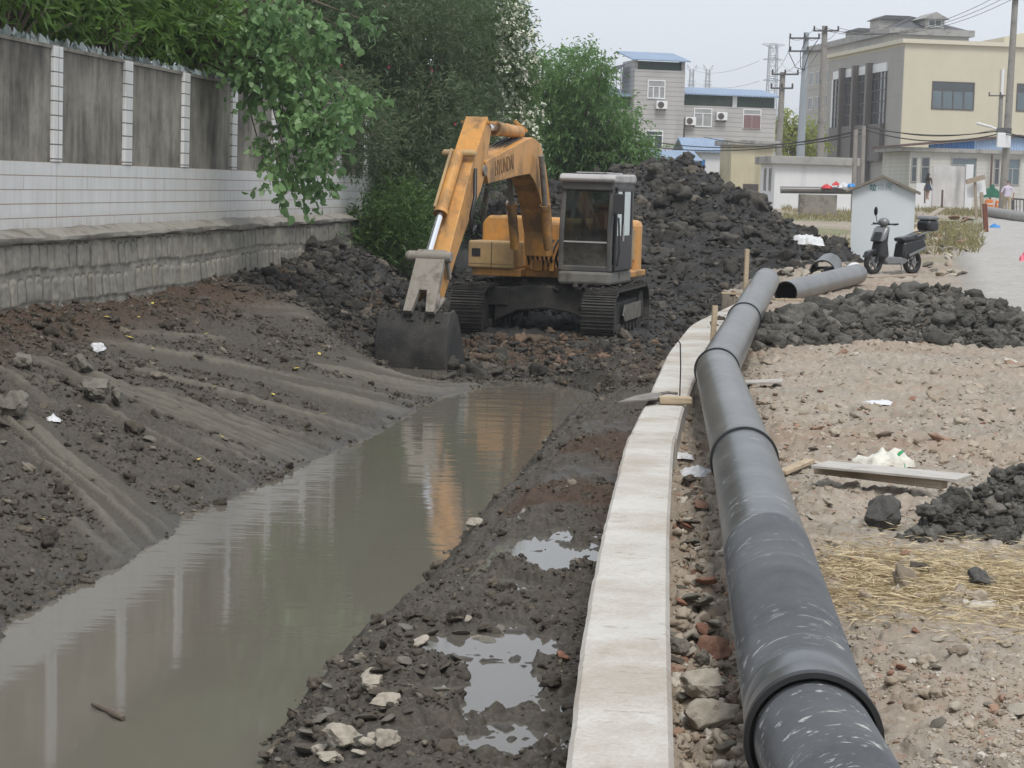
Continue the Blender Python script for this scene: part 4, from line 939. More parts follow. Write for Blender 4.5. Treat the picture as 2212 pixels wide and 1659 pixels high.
yt = [(1690,290),(1720,300),(1745,285),(1700,320),(1735,325),(1690,262,150,.7),(1712,268,150,.6),(1755,310)]
plant('tree', 'small yellowish green tree behind the poles between the grey and cream buildings', 'tree', PC(yt, 150, .95, 1, 10), M_leafY, 700, .26, .12, seed=120, base=(20, 150, 1.3), twig=.6, tr=.1)
def z0(X): return np.zeros_like(X)
# ================= dark clay heaps =================
def heap(name, label, ridge, k, x0, x1, y0, y1, step, amp, clod, mat, seed, sink=.06, attrs=None, pw=1.0, kb=None, lump=None):
    nx = int((x1-x0)/step)+1; ny = int((y1-y0)/step)+1
    X, Y = np.meshgrid(np.linspace(x0, x1, nx), np.linspace(y0, y1, ny))
    wx = X+.35*clod*fbm(X/clod*.7, Y/clod*.7, 3, seed); wy = Y+.35*clod*fbm(X/clod*.7+9, Y/clod*.7, 3, seed+1)
    h = np.full(X.shape, -99.)
    for (p, q) in zip(ridge[:-1], ridge[1:]):
        ex_, ey_ = q[0]-p[0], q[1]-p[1]; t = np.clip(((wx-p[0])*ex_+(wy-p[1])*ey_)/(ex_*ex_+ey_*ey_+1e-9), 0, 1)
        d = np.hypot(wx-p[0]-ex_*t, wy-p[1]-ey_*t); cr_ = ex_*(wy-p[1])-ey_*(wx-p[0]); kk = k if kb is None else np.where(cr_ > 0, kb, k); h = np.maximum(h, p[2]+(q[2]-p[2])*t-kk*np.power(d, pw))
    f1, f2, c = worley(wx/clod, wy/clod, seed+3); g1, g2, c2 = worley(wx/clod*2.6, wy/clod*2.6, seed+4)
    rel = sstep(-.15, .2, h-base_h(X, Y)[0])
    h = h+rel*(amp*(np.clip(f2-f1, 0, .5)/.5)*(.3+.7*c)+amp*.45*(np.clip(g2-g1, 0, .4)/.4)*(.2+.8*c2)+amp*.8*fbm(X/clod*.45, Y/clod*.45, 4, seed+5)+amp*.3*fbm(X/clod*4, Y/clod*4, 4, seed+6))-amp*.5
    gnd_, _, _, _ = base_h(X, Y); keep = h > gnd_-sink
    z = np.zeros_like(X); a = dict(tan=z, black=z+1, scr=z, wet=z, brown=z, road=z, grass=z)
    for kk, f in (attrs or {}).items(): a[kk] = f(X, Y, h, fbm(X*.6, Y*.6, 4, seed+8))
    o = grid_mesh(name, X, Y, h, mat, a, keep=keep)
    if lump:
        n, s0, s1, lm_, sk_ = lump; r = np.random.RandomState(seed); ok = np.argwhere(h > gnd_-.0); ii = ok[r.randint(0, len(ok), n)]; xyz = np.stack([X[ii[:, 0], ii[:, 1]], Y[ii[:, 0], ii[:, 1]], h[ii[:, 0], ii[:, 1]]], -1); xyz[:, :2] += r.uniform(-.5, .5, (n, 2))*step; lumps('clods', xyz, powsize(r, n, s0, s1, 1.9), lm_, seed+9, sink=sk_, parent=o)
    return tag(o, label, 'heap')
def R3(px, py, Y): p = P(px, py, Y); return (p.x, p.y, p.z)
rA = [R3(1100, 356, 76), R3(1215, 352, 75), R3(1300, 358, 73), R3(1365, 372, 70), R3(1415, 378, 66), R3(1445, 362, 62), R3(1480, 349, 61), R3(1510, 358, 60), R3(1545, 384, 58), R3(1600, 420, 55.5), R3(1650, 465, 53.5), R3(1690, 500, 51), R3(1725, 545, 48.5)]
heap('mud_heap', 'big heap of black excavated mud behind the digger reaching up to the buildings', rA, .235, -3, 13.5, 44.5, 84, 0.085, .26, .9, M_ground, 300, kb=1.1, lump=(14000, .07, .75, M_cblk, .36), attrs=dict(black=lambda X, Y, h, n: 1-.25*sstep(.1, .5, n), brown=lambda X, Y, h, n: .35*sstep(.15, .5, n)*sstep(60, 70, Y)))
rB = [R3(1690, 735, 25.2), R3(1755, 690, 26.5), R3(1800, 668, 27), R3(1860, 655, 27.4), R3(1920, 642, 27.6), R3(1990, 628, 27.8), R3(2050, 634, 27.5), R3(2110, 660, 27), R3(2180, 685, 26.5), R3(2290, 720, 26)]
heap('clay_mound', 'mound of dark grey clay clods on the rubble ground beside the pipe line', rB, .34, 2.6, 7.6, 22.5, 31.5, .026, .10, .50, M_ground, 320, lump=(8500, .035, .46, M_cclay, .30), attrs=dict(black=lambda X, Y, h, n: .50+.3*n, tan=lambda X, Y, h, n: .13+.22*n, scr=lambda X, Y, h, n: z0(X)+.8), pw=1.15)
rC = [R3(2025, 1120, 11.3), R3(2090, 1075, 11.5), R3(2150, 1040, 11.6), R3(2215, 1020, 11.7), R3(2300, 1040, 11.8), R3(2400, 1100, 11.9)]
heap('clay_pile', 'small pile of crumbly dark grey clay at the right edge near the straw', rC, .85, 1.9, 4.2, 10.2, 13.2, .012, .05, .22, M_ground, 340, lump=(4500, .016, .19, M_cclay, .26), attrs=dict(black=lambda X, Y, h, n: .55+.3*n, tan=lambda X, Y, h, n: .12+.2*n, scr=lambda X, Y, h, n: z0(X)+.8), sink=.03)
# ================= buildings =================
M_gtile = None
def walltile(name, col, lw, lh, line, msz=.06, var=.12, dirt=.35):
    t = NT(name); ob = t.tc.outputs['Object']; x, y, z = t.sep(ob); cv = t.n('ShaderNodeCombineXYZ'); t.l(t.math('ADD', x, y), cv.inputs[0]); t.l(z, cv.inputs[1])
    br = t.n('ShaderNodeTexBrick'); br.offset = 0; t.l(cv.outputs[0], br.inputs['Vector']); br.inputs['Scale'].default_value = 1; br.inputs['Brick Width'].default_value = lw; br.inputs['Row Height'].default_value = lh; br.inputs['Mortar Size'].default_value = msz*lh; br.inputs['Mortar Smooth'].default_value = .3
    n = t.noise(.5, 5, .6, ob); s_ = t.noise(.9, 5, .65, t.co((1.2, 1.2, .12)))
    c = t.mix(t.mr(n, .3, .7), tuple(q*(1-var) for q in col), tuple(q*(1+var) for q in col)); c = t.mix(t.mr(s_, .54, .72, 0, dirt), c, tuple(q*.5 for q in col)); c = t.mix(br.outputs['Fac'], c, line)
    t.set(col=c, rough=.7, spec=.3); t.bump(br.outputs['Fac'], -.3, .02); return t.m
M_gt = walltile('grey wall tiles', (.42, .41, .40), 40, .30, (.21, .20, .195)); M_wt = walltile('white wall tiles', (.55, .54, .50), 40, .28, (.40, .39, .36), dirt=.25)
M_cream = walltile('cream painted render', (.56, .52, .40), 60, 60, (.56, .52, .40), 0, .04, .08); M_grey = walltile('warm grey cladding', (.34, .325, .305), 60, 1.5, (.28, .27, .255), .02, .05, .12)
M_ocre = walltile('stained yellowish render', (.52, .47, .33), 60, 60, (.5, .46, .33), 0, .1, .5); M_whit = walltile('dirty white render', (.68, .69, .70), 60, 60, (.66, .66, .66), 0, .06, .25)
M_stain = walltile('peeling stained white render', (.55, .54, .53), 60, 60, (.5, .5, .5), 0, .25, .8); M_apt = walltile('apartment render', (.40, .385, .35), 60, 3.0, (.30, .29, .27), .03, .08, .3)
M_lintel = simple('weathered cement trim', (.33, .325, .31), .9, var=.2, sc=1.5, dirt=(.16, .15, .14), dsc=1.2)
M_white = simple('white painted metal', (.72, .73, .74), .45, var=.06); M_dglass = simple('dark window glass', (.045, .055, .062), .12, var=.5, sc=.8, spec=.8); M_lglass = simple('curtained window glass', (.30, .31, .31), .2, var=.45, sc=2.2, spec=.7)
M_bglass = simple('bluish window glass', (.10, .14, .16), .15, var=.4, sc=.8, spec=.8); M_brown = simple('dark brown metal', (.085, .07, .065), .5, var=.15); M_green = simple('dark green fascia', (.055, .085, .07), .7, var=.25, sc=2, dirt=(.11, .12, .11), dsc=1)
M_slate = simple('dark roof slates', (.075, .075, .082), .7, var=.2, sc=6); M_brownred = simple('rusty brown roof edge', (.11, .07, .06), .8, var=.3)
def corr(name, col, pitch=.22, axis=0):
    t = NT(name); ob = t.tc.outputs['Object']; xx = t.sep(ob)[axis]; s_ = t.math('SINE', t.math('MULTIPLY', xx, 2*PI/pitch)); n = t.noise(.7, 4, .6, ob)
    c = t.mix(t.mr(n, .3, .7), tuple(q*.88 for q in col), tuple(q*1.1 for q in col)); t.set(col=c, rough=.5, spec=.4); t.bump(s_, .8, .04); return t.m
M_blue = corr('blue corrugated sheet', (.27, .36, .50)); M_bluel = corr('light blue sheet', (.33, .46, .66)); M_blued = corr('deep blue sheet', (.055, .18, .46))
class Face:
    """vertical plane through point o along heading a (radians from +x); picks (u, z) under a pixel"""
    def __init__(s, o, a): s.o = Vector(o); s.d = Vector((math.cos(a), math.sin(a), 0)); s.n = Vector((s.d.y, -s.d.x, 0))
    def uz(s, px, py):
        d = ray(px, py); t = (s.o-CP).dot(s.n)/d.dot(s.n); q = CP+d*t-s.o; return q.dot(s.d), q.z
def rect(fc, a, b): u0_, z1 = fc.uz(*a); u1_, z0_ = fc.uz(*b); return min(u0_, u1_), min(z0_, z1), max(u0_, u1_), max(z0_, z1)
def window(par, r, y, frame, glass_, nv=2, trans=None, deep=.08, fw_=.07, sgn=-1, axis='x', head=None):
    """window in a wall whose outer face is local y (or x); bars proud of the glass"""
    u0_, z0_, u1_, z1 = r
    def bxl(mb, a, b, c0_, c1_, o0, o1):
        lo = (a, min(o0, o1), c0_) if axis == 'x' else (min(o0, o1), a, c0_); hi = (b, max(o0, o1), c1_) if axis == 'x' else (max(o0, o1), b, c1_); mb.bx(lo, hi)
    f = MB(); o0, o1 = y+sgn*.002, y+sgn*.06
    bxl(f, u0_, u1_, z0_, z0_+fw_, o0, o1); bxl(f, u0_, u1_, z1-fw_, z1, o0, o1); bxl(f, u0_, u0_+fw_, z0_+fw_, z1-fw_, o0, o1); bxl(f, u1_-fw_, u1_, z0_+fw_, z1-fw_, o0, o1)
    zt_ = z1-fw_
    if trans: zt_ = z0_+(z1-z0_)*trans; bxl(f, u0_+fw_, u1_-fw_, zt_, zt_+fw_*.8, o0, o1)
    for k in range(1, nv): x = u0_+(u1_-u0_)*k/nv; bxl(f, x-fw_/2, x+fw_/2, z0_+fw_, zt_, o0, o1-sgn*.004)
    w = f.build('window', frame, par); g = MB(); bxl(g, u0_+fw_*.5, u1_-fw_*.5, z0_+fw_*.5, z1-fw_*.5, y+sgn*.001, y+sgn*.02); g.build('pane', glass_, w)
    if head: h_ = MB(); bxl(h_, u0_+fw_, u1_-fw_, zt_+fw_, z1-fw_, y+sgn*.02, y+sgn*.035); h_.build('upper_pane', head, w)
    return w
def ground_at(px, Y): return float(rise(Y))
# --- grey tiled building with stair tower ---
Yg_ = 138; og = P(1362, 410, Yg_); og.z = 0; ga = rad(11); gf = Face(og, ga)
gb = thing('grey_building', 'grey tiled building with a square stair tower and blue sheet roofs', 'building', og, ga); gz0 = 1.0
tu1, _ = gf.uz(1475, 300); mu1, _ = gf.uz(1680, 300); lu0, _ = gf.uz(1240, 300)
MB().bx((0, 0, gz0), (tu1, 3.4, 9.45)).bx((0, .1, 9.45), (.22, 3.3, 10.05)).bx((tu1-.22, .1, 9.45), (tu1, 3.3, 10.05)).build('tower', M_gt, gb)
MB().bx((tu1+.002, .6, gz0), (mu1, 9, 7.3)).build('main_wall', M_gt, gb); MB().bx((lu0, .8, gz0), (-.002, 9, 6.9)).build('wing_wall', M_gt, gb)
MB().bx((.22, .25, 9.45), (tu1-.22, 3.2, 10.0)).build('tower_fascia', M_green, gb); MB().bx((tu1+.002, .75, 7.3), (mu1-.1, 8.9, 8.0)).build('main_fascia', M_green, gb); MB().bx((lu0, .95, 6.9), (-.01, 8.9, 7.7)).build('wing_fascia', M_green, gb)
MB().prism([(-.35, 10.0), (4.2, 10.75), (4.2, 10.83), (-.35, 10.08)], -.25, tu1+.25, lambda y, z, x: (x, y, z)).build('tower_roof', M_blue, gb)
MB().prism([(.25, 7.98), (5, 8.6), (9.5, 8.0), (9.5, 8.08), (5, 8.68), (.25, 8.06)], tu1+.01, mu1+.35, lambda y, z, x: (x, y, z)).build('main_roof', M_blue, gb)
MB().prism([(.4, 7.7), (5, 8.4), (9.5, 7.7), (9.5, 7.78), (5, 8.48), (.4, 7.78)], lu0-.2, -.02, lambda y, z, x: (x, y, z)).build('wing_roof', M_blue, gb)
cn = MB(); cn.prism([(-1.6, 8.75), (-.35, 9.75), (-.35, 9.82), (-1.6, 8.82)], 1.2, 3.8, lambda x, z, y: (x, y, z)); cn.build('canopy', M_slate, gb); MB().bar((-.55, 1.4, 7.7), (-.55, 1.4, 9.6), .06).build('canopy_post', M_lintel, gb); MB().bar((-.85, 1.4, 7.7), (-.85, 1.4, 9.3), .06).build('canopy_post', M_lintel, gb)
MB().bx((tu1+4.05-.6, .68, 7.3), (tu1+4.35-.6, .75, 8.0)).build('scroll_bracket', M_white, gb)
window(gb, rect(gf, (1399, 172), (1436, 214)), 0, M_white, M_lglass, 3, .62, head=M_lglass); window(gb, rect(gf, (1394, 281), (1431, 323)), 0, M_white, M_dglass, 2, .72, head=M_dglass)
gf2 = Face(og+Vector((-math.sin(ga), math.cos(ga), 0))*.6, ga); window(gb, rect(gf2, (1499, 233), (1537, 275)), .6, M_white, M_lglass, 2, .7, head=M_lglass); wg = window(gb, rect(gf2, (1605, 235), (1643, 279)), .6, M_white, M_lglass, 2, .7, head=M_lglass)
r_ = rect(gf2, (1605, 248), (1643, 279)); g_ = MB()
for k in range(7): z = r_[1]+(r_[3]-r_[1])*(k+.5)/7; g_.bx((r_[0]+.05, .5, z-.035), (r_[2]-.05, .53, z+.035))
g_.build('red_bars', simple('faded red bars', (.30, .16, .16), .6), wg)
MB().bar((tu1+.12, .45, gz0), (tu1+.12, .45, 5.9), .20).build('downpipe', M_brown, gb)
for k, (fc, px, py, yy, lab) in enumerate(((gf, 1427, 227, 0, 'white outdoor air conditioner under the top tower window'), (gf2, 1489, 262, .6, 'white outdoor air conditioner in the corner beside the dark downpipe'), (gf2, 1556.5, 251.5, .6, 'white outdoor air conditioner on the grey wall right of the middle window'))):
    u_, z_ = fc.uz(px, py); t_ = thing('air_conditioner', lab, 'air conditioner', og+gf.d*u_+Vector((-gf.d.y, gf.d.x, 0))*(yy-.22)+Vector((0, 0, z_)), ga, 'air conditioners on the grey building')
    MB().bx((-.36, -.17, -.26), (.36, .17, .26)).build('case', M_white, t_, bevel=.03); MB().cyl((-.08, -.18, 0), (-.08, -.172, 0), .21, n=20).build('fan_grille', M_brown, t_); MB().bx((-.3, -.05, -.34), (-.26, .2, -.26)).bx((.26, -.05, -.34), (.30, .2, -.26)).build('bracket', M_brown, t_)
# --- yellow commercial building ---
oy = P(1940, 425, 185); oy.z = 0; ya = rad(7); yf = Face(oy, ya); yl = Face(oy, ya+PI/2)
yb = thing('cream_building', 'large cream rendered building with grey left side and tall brown glazed bays', 'building', oy, ya); zt_ = yf.uz(1940, 92)[1]; L_ = yl.uz(1788, 200)[0]
MB().bx((0.0, 0, .8), (34, L_, zt_)).build('body', M_cream, yb); MB().bx((-.06, .0, .8), (-.002, L_, zt_-.25)).build('side_cladding', M_grey, yb)
MB().bx((-.3, -.3, zt_), (34.3, L_+.3, zt_+.35)).build('parapet', simple('pale cream parapet', (.60, .56, .45), .8), yb)
MB().bx((9.5, 2, zt_+.35), (34, 9, zt_+1.0)).prism([(9.5, zt_+1.0), (14.5, zt_+2.2), (15, zt_+2.2), (15, zt_+1.0)], 2, 4, lambda x, z, y: (x, y, z)).build('roof_block', M_cream, yb)
for a, b in (((2014, 175), (2103, 239)), ((2197, 180), (2290, 244))): window(yb, rect(yf, a, b), 0, M_brown, M_bglass, 2, .68, fw_=.12, head=M_dglass, nv=4) if False else window(yb, rect(yf, a, b), 0, M_brown, M_bglass, 4, .68, fw_=.10, head=M_dglass)
u_, z_ = yf.uz(2159, 280); MB().cyl((u_, -.12, z_-1.5), (u_, -.12, z_+5.2), .14, n=10).build('downpipe', M_white, yb, smooth=35)
xs_ = [1802, 1826, 1854, 1884, 1914]; tops = [172, 167, 161, 155, 147]; U = [yl.uz(x, 250)[0] for x in xs_]; zb_ = yl.uz(1800, 345)[1]; ztw = yl.uz(1914, 154)[1]
gl_ = MB().bx((-.13, U[-1]-.0, zb_), (-.062, U[0], ztw)).build('glazing', M_dglass, yb)
fr_ = MB()
for k in range(17): u_ = U[-1]+(U[0]-U[-1])*k/16; fr_.bx((-.20, u_-.05, zb_), (-.132, u_+.05, ztw))
for k in range(8): z = zb_+(ztw-zb_)*k/7.6; fr_.bx((-.195, U[-1], z-.05), (-.131, U[0], z+.05))
fr_.build('mullions', M_brown, gl_)
for k in range(1, 4): u_ = U[k]; MB().bx((-.75, u_-.32, zb_-3), (-.21, u_+.32, ztw+.9)).build('pier', M_brown, yb)
MB().bx((-.24, U[-1]-.2, ztw), (-.064, U[0]+.2, ztw+.75)).bx((-.24, U[0]+.02, zb_-2), (-.064, U[0]+.5, ztw)).build('bay_surround', M_white, yb)
z5 = yl.uz(1850, 272)[1]; MB().bx((-.5, U[-1]+.05, z5-3.3), (-.205, U[0]-.05, z5)).build('spandrel', M_brown, yb)
# --- apartment block with dark hipped roof ---
oa = P(1912, 420, 240); oa.z = 0; af = Face(oa, ya); al = Face(oa, ya+PI/2); ab_ = thing('apartment_block', 'apartment block with dark hipped roof and dormers behind the cream building', 'building', oa, ya)
za = af.uz(1912, 73)[1]; La = al.uz(1740, 250)[0]; Wa = af.uz(2092, 100)[0]
MB().bx((0, 0, .5), (Wa, La, za)).build('body', M_apt, ab_); MB().bx((-.5, -.5, za), (Wa+.5, La+.5, za+.7)).build('cornice', M_lintel, ab_)
ru, rz_ = af.uz(2000, 40); D_ = 14
rfm = MB(); rfm.add([(0, 0, za+.7), (Wa, 0, za+.7), (Wa, D_, za+.7), (0, D_, za+.7), (Wa*.42, 5, rz_+.6), (Wa*.60, 7, rz_+.6)], [(0, 1, 5, 4), (1, 2, 5), (2, 3, 4, 5), (3, 0, 4)]); rfm.build('hipped_roof', M_slate, ab_)
dw = MB(); du_ = Wa*.58; dw.bx((du_-1.1, .9, za+.9), (du_+1.1, 5, za+1.95)); dw = dw.build('dormer', M_apt, ab_); MB().prism([(du_-1.6, za+1.9), (du_+1.6, za+1.9), (du_, za+2.7)], .5, 6, lambda x, z, y: (x, y, z)).build('dormer_roof', M_lintel, dw); window(dw, (du_-.75, za+1.1, du_+.75, za+1.85), .9, M_white, M_dglass, 2)
for k, (y0, zz, s_) in enumerate(((6, za+.6, .75), (17, za+.3, .6))):
    d_ = MB().bx((.2, y0, zz), (3.5, y0+5*s_, zz+2.0*s_)).build('side_dormer', M_apt, ab_); MB().prism([(-.2, zz+2.0*s_), (3.8, zz+2.0*s_), (3.8, zz+2.6*s_), (.8, zz+2.6*s_)], y0-.4, y0+5*s_+.4, lambda x, z, y: (x, y, z)).build('dormer_roof', M_slate, d_)
for k in range(3): MB().bx((-.9, 3+k*4.2, za-3.4), (-.01, 6.6+k*4.2, za-.9)).build('balcony', M_dglass, ab_)
for k in range(8):
    for j in range(5):
        yy = La-2.2-k*4.6 if k < 2 else 6+k*5; zz = za-4.2-j*3.1
        if yy < La-1: window(ab_, (yy-1.0, zz, yy+1.0, zz+1.6), 0, M_white, M_dglass, 2, axis='y')
for j in range(5): window(ab_, (1.2, za-3.6-3.1*j, 3.0, za-2.0-3.1*j), 0, M_white, M_dglass, 2)
# --- small buildings in front ---
def lowhouse(name, label, cat, px0, px1, pytop, Y, yaw, depth, mat, roof=None, over=.25, rh=.35, z0=None):
    o = P(px0, 415, Y); o.z = 0; f = Face(o, rad(yaw)); b = thing(name, label, cat, o, rad(yaw)); u1 = f.uz(px1, pytop)[0]; z1 = f.uz((px0+px1)/2, pytop)[1]
    z0 = float(rise(Y))-.6 if z0 is None else z0
    MB().bx((0, 0, z0), (u1, depth, z1-rh)).build('wall', mat, b); 
    if roof is not None: MB().bx((-over, -over, z1-rh), (u1+over, depth+over, z1)).build('flat_roof', roof, b, bevel=.03)
    return b, f, u1, z1, o
wb, wf_, wu, wz, wo = lowhouse('white_hut', 'low white flat-roofed hut with grey slab roof behind the raised pipe', 'building', 1672, 1846, 339, 112, 3, 4.5, M_whit, M_lintel, .3, .42)
for a in (1.0, 2.6): window(wb, (a, 1.9, a+.5, 3.1), 0, M_lintel, M_lglass, 1, axis='y')
cb, cf_, cu_, cz_, co_ = lowhouse('cream_hut', 'stained yellowish cube hut with a flat coping right of the blue shed', 'building', 1577, 1672, 303, 120, 6, 3.2, M_ocre, M_lintel, .3, .3); r_ = rect(cf_, (1605, 397), (1637, 430)); MB().bx((r_[0], -.03, r_[1]), (r_[2], -.003, r_[3])).build('opening_shade_sheet', M_brown, cb)  # flat dark sheet on the wall stands in for the shade inside the opening
bs, bf_, bu_, bz_, bo_ = lowhouse('blue_shed', 'small pinkish white shed with a blue sheet roof and blue door', 'building', 1512, 1566, 328, 127, 5, 4, M_whit, None, 0, .0); MB().prism([(-.3, bz_-.05), (2.0, bz_+.75), (4.3, bz_-.05), (4.3, bz_+.05), (2.0, bz_+.85), (-.3, bz_+.05)], -1.1, bu_+.2, lambda y, z, x: (x, y, z)).build('roof', M_blue, bs)
MB().prism([(-.2, bz_), (2.0, bz_+.7), (4.2, bz_)], -1.12, -1.0, lambda y, z, x: (x, y, z)).build('gable', M_green, bs); r_ = rect(bf_, (1515, 345), (1522, 374)); MB().bx((r_[0], -.03, r_[1]), (r_[2], -.003, r_[3])).build('door', M_blued, bs)
ls_, lf_, lu_, lz_, lo_ = lowhouse('lean_to', 'low lean-to with a blue corrugated roof below the stair tower', 'building', 1415, 1508, 346, 122, 4, 3, M_stain, None, 0, 0); MB().prism([(-.4, lz_-.05), (3.2, lz_+.55), (3.2, lz_+.62), (-.4, lz_+.02)], -.3, lu_+.2, lambda y, z, x: (x, y, z)).build('roof', M_blue, ls_)
# blue gabled house on the right
oh = P(1962, 424, 150); oh.z = 0; hf = Face(oh, rad(4)); hb = thing('blue_roofed_house', 'pale tiled house with a blue sheeted gable and barred windows at the right', 'building', oh, rad(4)); ze = hf.uz(2080, 330)[1]; zr = hf.uz(2196, 296)[1]; ur = hf.uz(2196, 296)[0]
MB().bx((0, 0, .6), (ur*2, 8, ze)).build('wall', M_wt, hb); MB().bx((-.7, -.35, ze), (ur*2+.7, 8, ze+.28)).build('eave_beam', M_lintel, hb)
ud = hf.uz(2103, 310)[0]; up_ = hf.uz(2005, 318)[0]
gq = ze+.28; sl_ = (zr-gq)/(ur+.6); zat = lambda u: gq+sl_*(u+.6)
MB().prism([(up_, gq), (ud, gq), (ud, zat(ud)), (up_, zat(up_))], -.25, -.1, lambda x, z, y: (x, y, z)).build('gable_sheet', M_blued, hb); MB().prism([(ud, gq), (ur*2-ud, gq), (ur*2-ud, zat(ud)), (ur, zr), (ud, zat(ud))], -.25, -.1, lambda x, z, y: (x, y, z)).build('gable_sheet', M_bluel, hb)
MB().prism([(-.8, gq), (ur, zr), (ur*2+.8, gq), (ur*2+.8, gq+.14), (ur, zr+.16), (-.8, gq+.14)], -.6, 8.3, lambda x, z, y: (x, y, z)).build('roof', M_brownred, hb)
for a, b, nv in (((2055, 340), (2108, 386), 3), ((2172, 343), (2201, 401), 2), ((1990, 339), (2007, 398), 1), ((1969, 339), (1980, 394), 1), ((2148, 343), (2158, 400), 1)): window(hb, rect(hf, a, b), 0, M_lintel, M_bglass if nv > 1 else M_dglass, nv, .62, fw_=.08)
MB().bar((hf.uz(2140, 330)[0], -.4, .9), (hf.uz(2140, 330)[0], -.4, ze), .12).build('downpipe', M_brownred, hb)
sw = thing('stained_wall', 'short white garden wall with black streaks in front of the blue roofed house', 'wall', P(2014, 424, 132), rad(-6)); sw.location.z = 0; swf = Face(sw.location, rad(-6)); u1 = swf.uz(2086, 400)[0]; z1 = swf.uz(2050, 358)[1]
MB().bx((0, 0, .6), (u1, .35, z1)).build('panel', M_stain, sw); MB().bx((u1-.02, -.1, .6), (u1+.42, .5, z1+.12)).build('pier', M_whit, sw); MB().bx((-1.0, .1, .6), (-.002, .4, z1-1.1)).build('low_panel', M_whit, sw)
gp = thing('metal_screen', 'flat grey metal panel standing beside the cream building base', 'screen', P(1926, 424, 160)); gp.location.z = 0; gpf = Face(gp.location, 0); r_ = rect(gpf, (1926, 338), (1949, 405)); MB().bx((r_[0], 0, .8), (r_[2], .25, r_[3])).build('sheet', M_lintel, gp, bevel=.03)
# --- poles ---
M_pole = simple('grey concrete pole', (.26, .245, .225), .85, var=.15, sc=2, dirt=(.16, .15, .135)); M_spole = simple('galvanised steel pole', (.33, .37, .40), .5, var=.1, sc=1); M_arm = simple('dark crossarm steel', (.09, .09, .095), .6); M_cer = simple('brown insulator', (.06, .045, .04), .35); M_wire = simple('black cable', (.02, .02, .022), .6)
POLE = {}
def pole(key, label, top, bot, Y, r0, r1, mat, arms=(), ins=True):
    a = P(bot[0], bot[1], Y); b = P(top[0], top[1], Y); a.z = min(a.z, float(rise(Y)))-.3
    lean = (b-a); o = thing('utility_pole', label, 'pole', a, 0, 'utility poles'); MB().cyl((0, 0, 0), lean, r0, r1, 12).build('shaft', mat, o, smooth=35); POLE[key] = []
    for (x0, x1, y) in arms:
        p0 = P(x0, y, Y)-a; p1 = P(x1, y, Y)-a; off = Vector((0, -r1-.06, 0)); ca = MB().bar(p0+off, p1+off, .10).build('crossarm', M_arm, o)
        for t in (.03, .5, .97):
            q = p0.lerp(p1, t)+off; MB().cyl(q, q+Vector((0, 0, .28)), .06, .05, 8).build('insulator', M_cer, ca); POLE[key].append(a+q+Vector((0, 0, .28)))
    return o
pole('s', 'tapered grey steel pole with two crossarms and looping jumper wires', (1742, 70), (1728, 345), 130, .30, .16, M_spole, ((1704, 1770, 83), (1704, 1784, 111)))
pole('c', 'tall concrete pole with one crossarm at the corner of the cream building', (1782, 56), (1772, 345), 128, .24, .17, M_pole, ((1756, 1811, 67),))
pole('b', 'brown weathered pole with two crossarms at the right end of the grey building', (1691, 156), (1682, 300), 126, .22, .16, M_pole, ((1666, 1724, 161), (1664, 1712, 191)))
bp_ = pole('r', 'thickest concrete pole at the right edge with a meter box and lamp arm', (2194, -12), (2166, 438), 105, .22, .15, M_pole, ((2135, 2212, -2),))
pole('t', 'thin far pole with a short crossarm left of the thickest pole', (2163, 204), (2158, 345), 165, .20, .16, M_pole, ((2134, 2186, 207),))
pole('p', 'left one of two short concrete poles in front of the glazed bays', (1849, 280), (1845, 402), 106, .13, .11, M_pole); pole('q', 'right one of two short concrete poles in front of the glazed bays', (1866, 272), (1862, 402), 106, .13, .11, M_pole)
a0 = bp_.location; q = P(2168, 284, 104.7)-a0; q2 = P(2110, 266, 104.4)-a0; q3 = P(2140, 274, 104.6)-a0
la = thing('street_lamp', 'white street lamp arm reaching left from the thickest pole', 'lamp', a0+q); MB().tube([(0, 0, 0), q3-q], .05, 8).build('arm', M_white, la, smooth=40); MB().bar(q3-q, q2-q, .30, .10).build('lamp_head', M_white, la, bevel=.03)
mbx = thing('meter_box', 'white meter box strapped to the thickest pole', 'box', P(2168, 303, 104.6)); MB().bx((-.33, -.12, -.36), (.33, .12, .36)).build('case', M_white, mbx, bevel=.03); MB().bx((-.36, -.05, .36), (.36, .14, .60)).build('cable_bracket', M_arm, mbx)
# --- cables ---
def cable(pts, r, label, sag=.0, group='overhead cables'):
    p0, p1 = Vector(pts[0]), Vector(pts[-1]); out = []
    n = 16
    for i in range(n+1): t = i/n; p = p0.lerp(p1, t); p.z -= 4*sag*t*(1-t); out.append(p)
    o = MB().tube(out, r*(.62 if r < .09 else .5), 5).build('cable', M_wire if r < .09 else M_pyl, None, smooth=60); tag(o, label, 'cable', group)
for (a, Ya, b, Yb, r, sg) in (((1862, 280), 106, (1395, 304), 118, .045, .6), ((1862, 288), 106, (1395, 316), 118, .045, .5), ((1850, 284), 106, (1520, 296), 116, .03, .5), ((1862, 278), 106, (2167, 287), 104.7, .05, .5), ((1862, 272), 106, (2167, 281), 104.7, .045, .35), ((1866, 268), 106, (2167, 276), 104.7, .025, .5), ((2167, 283), 104.7, (2330, 290), 100, .05, .3), ((2167, 288), 104.7, (2330, 297), 100, .04, .2), ((1850, 290), 106, (1690, 300), 126, .03, .3)):
    cable((P(*a, Ya), P(*b, Yb)), r, 'sagging black low-voltage cable strung between the poles at house-eave height', sg)
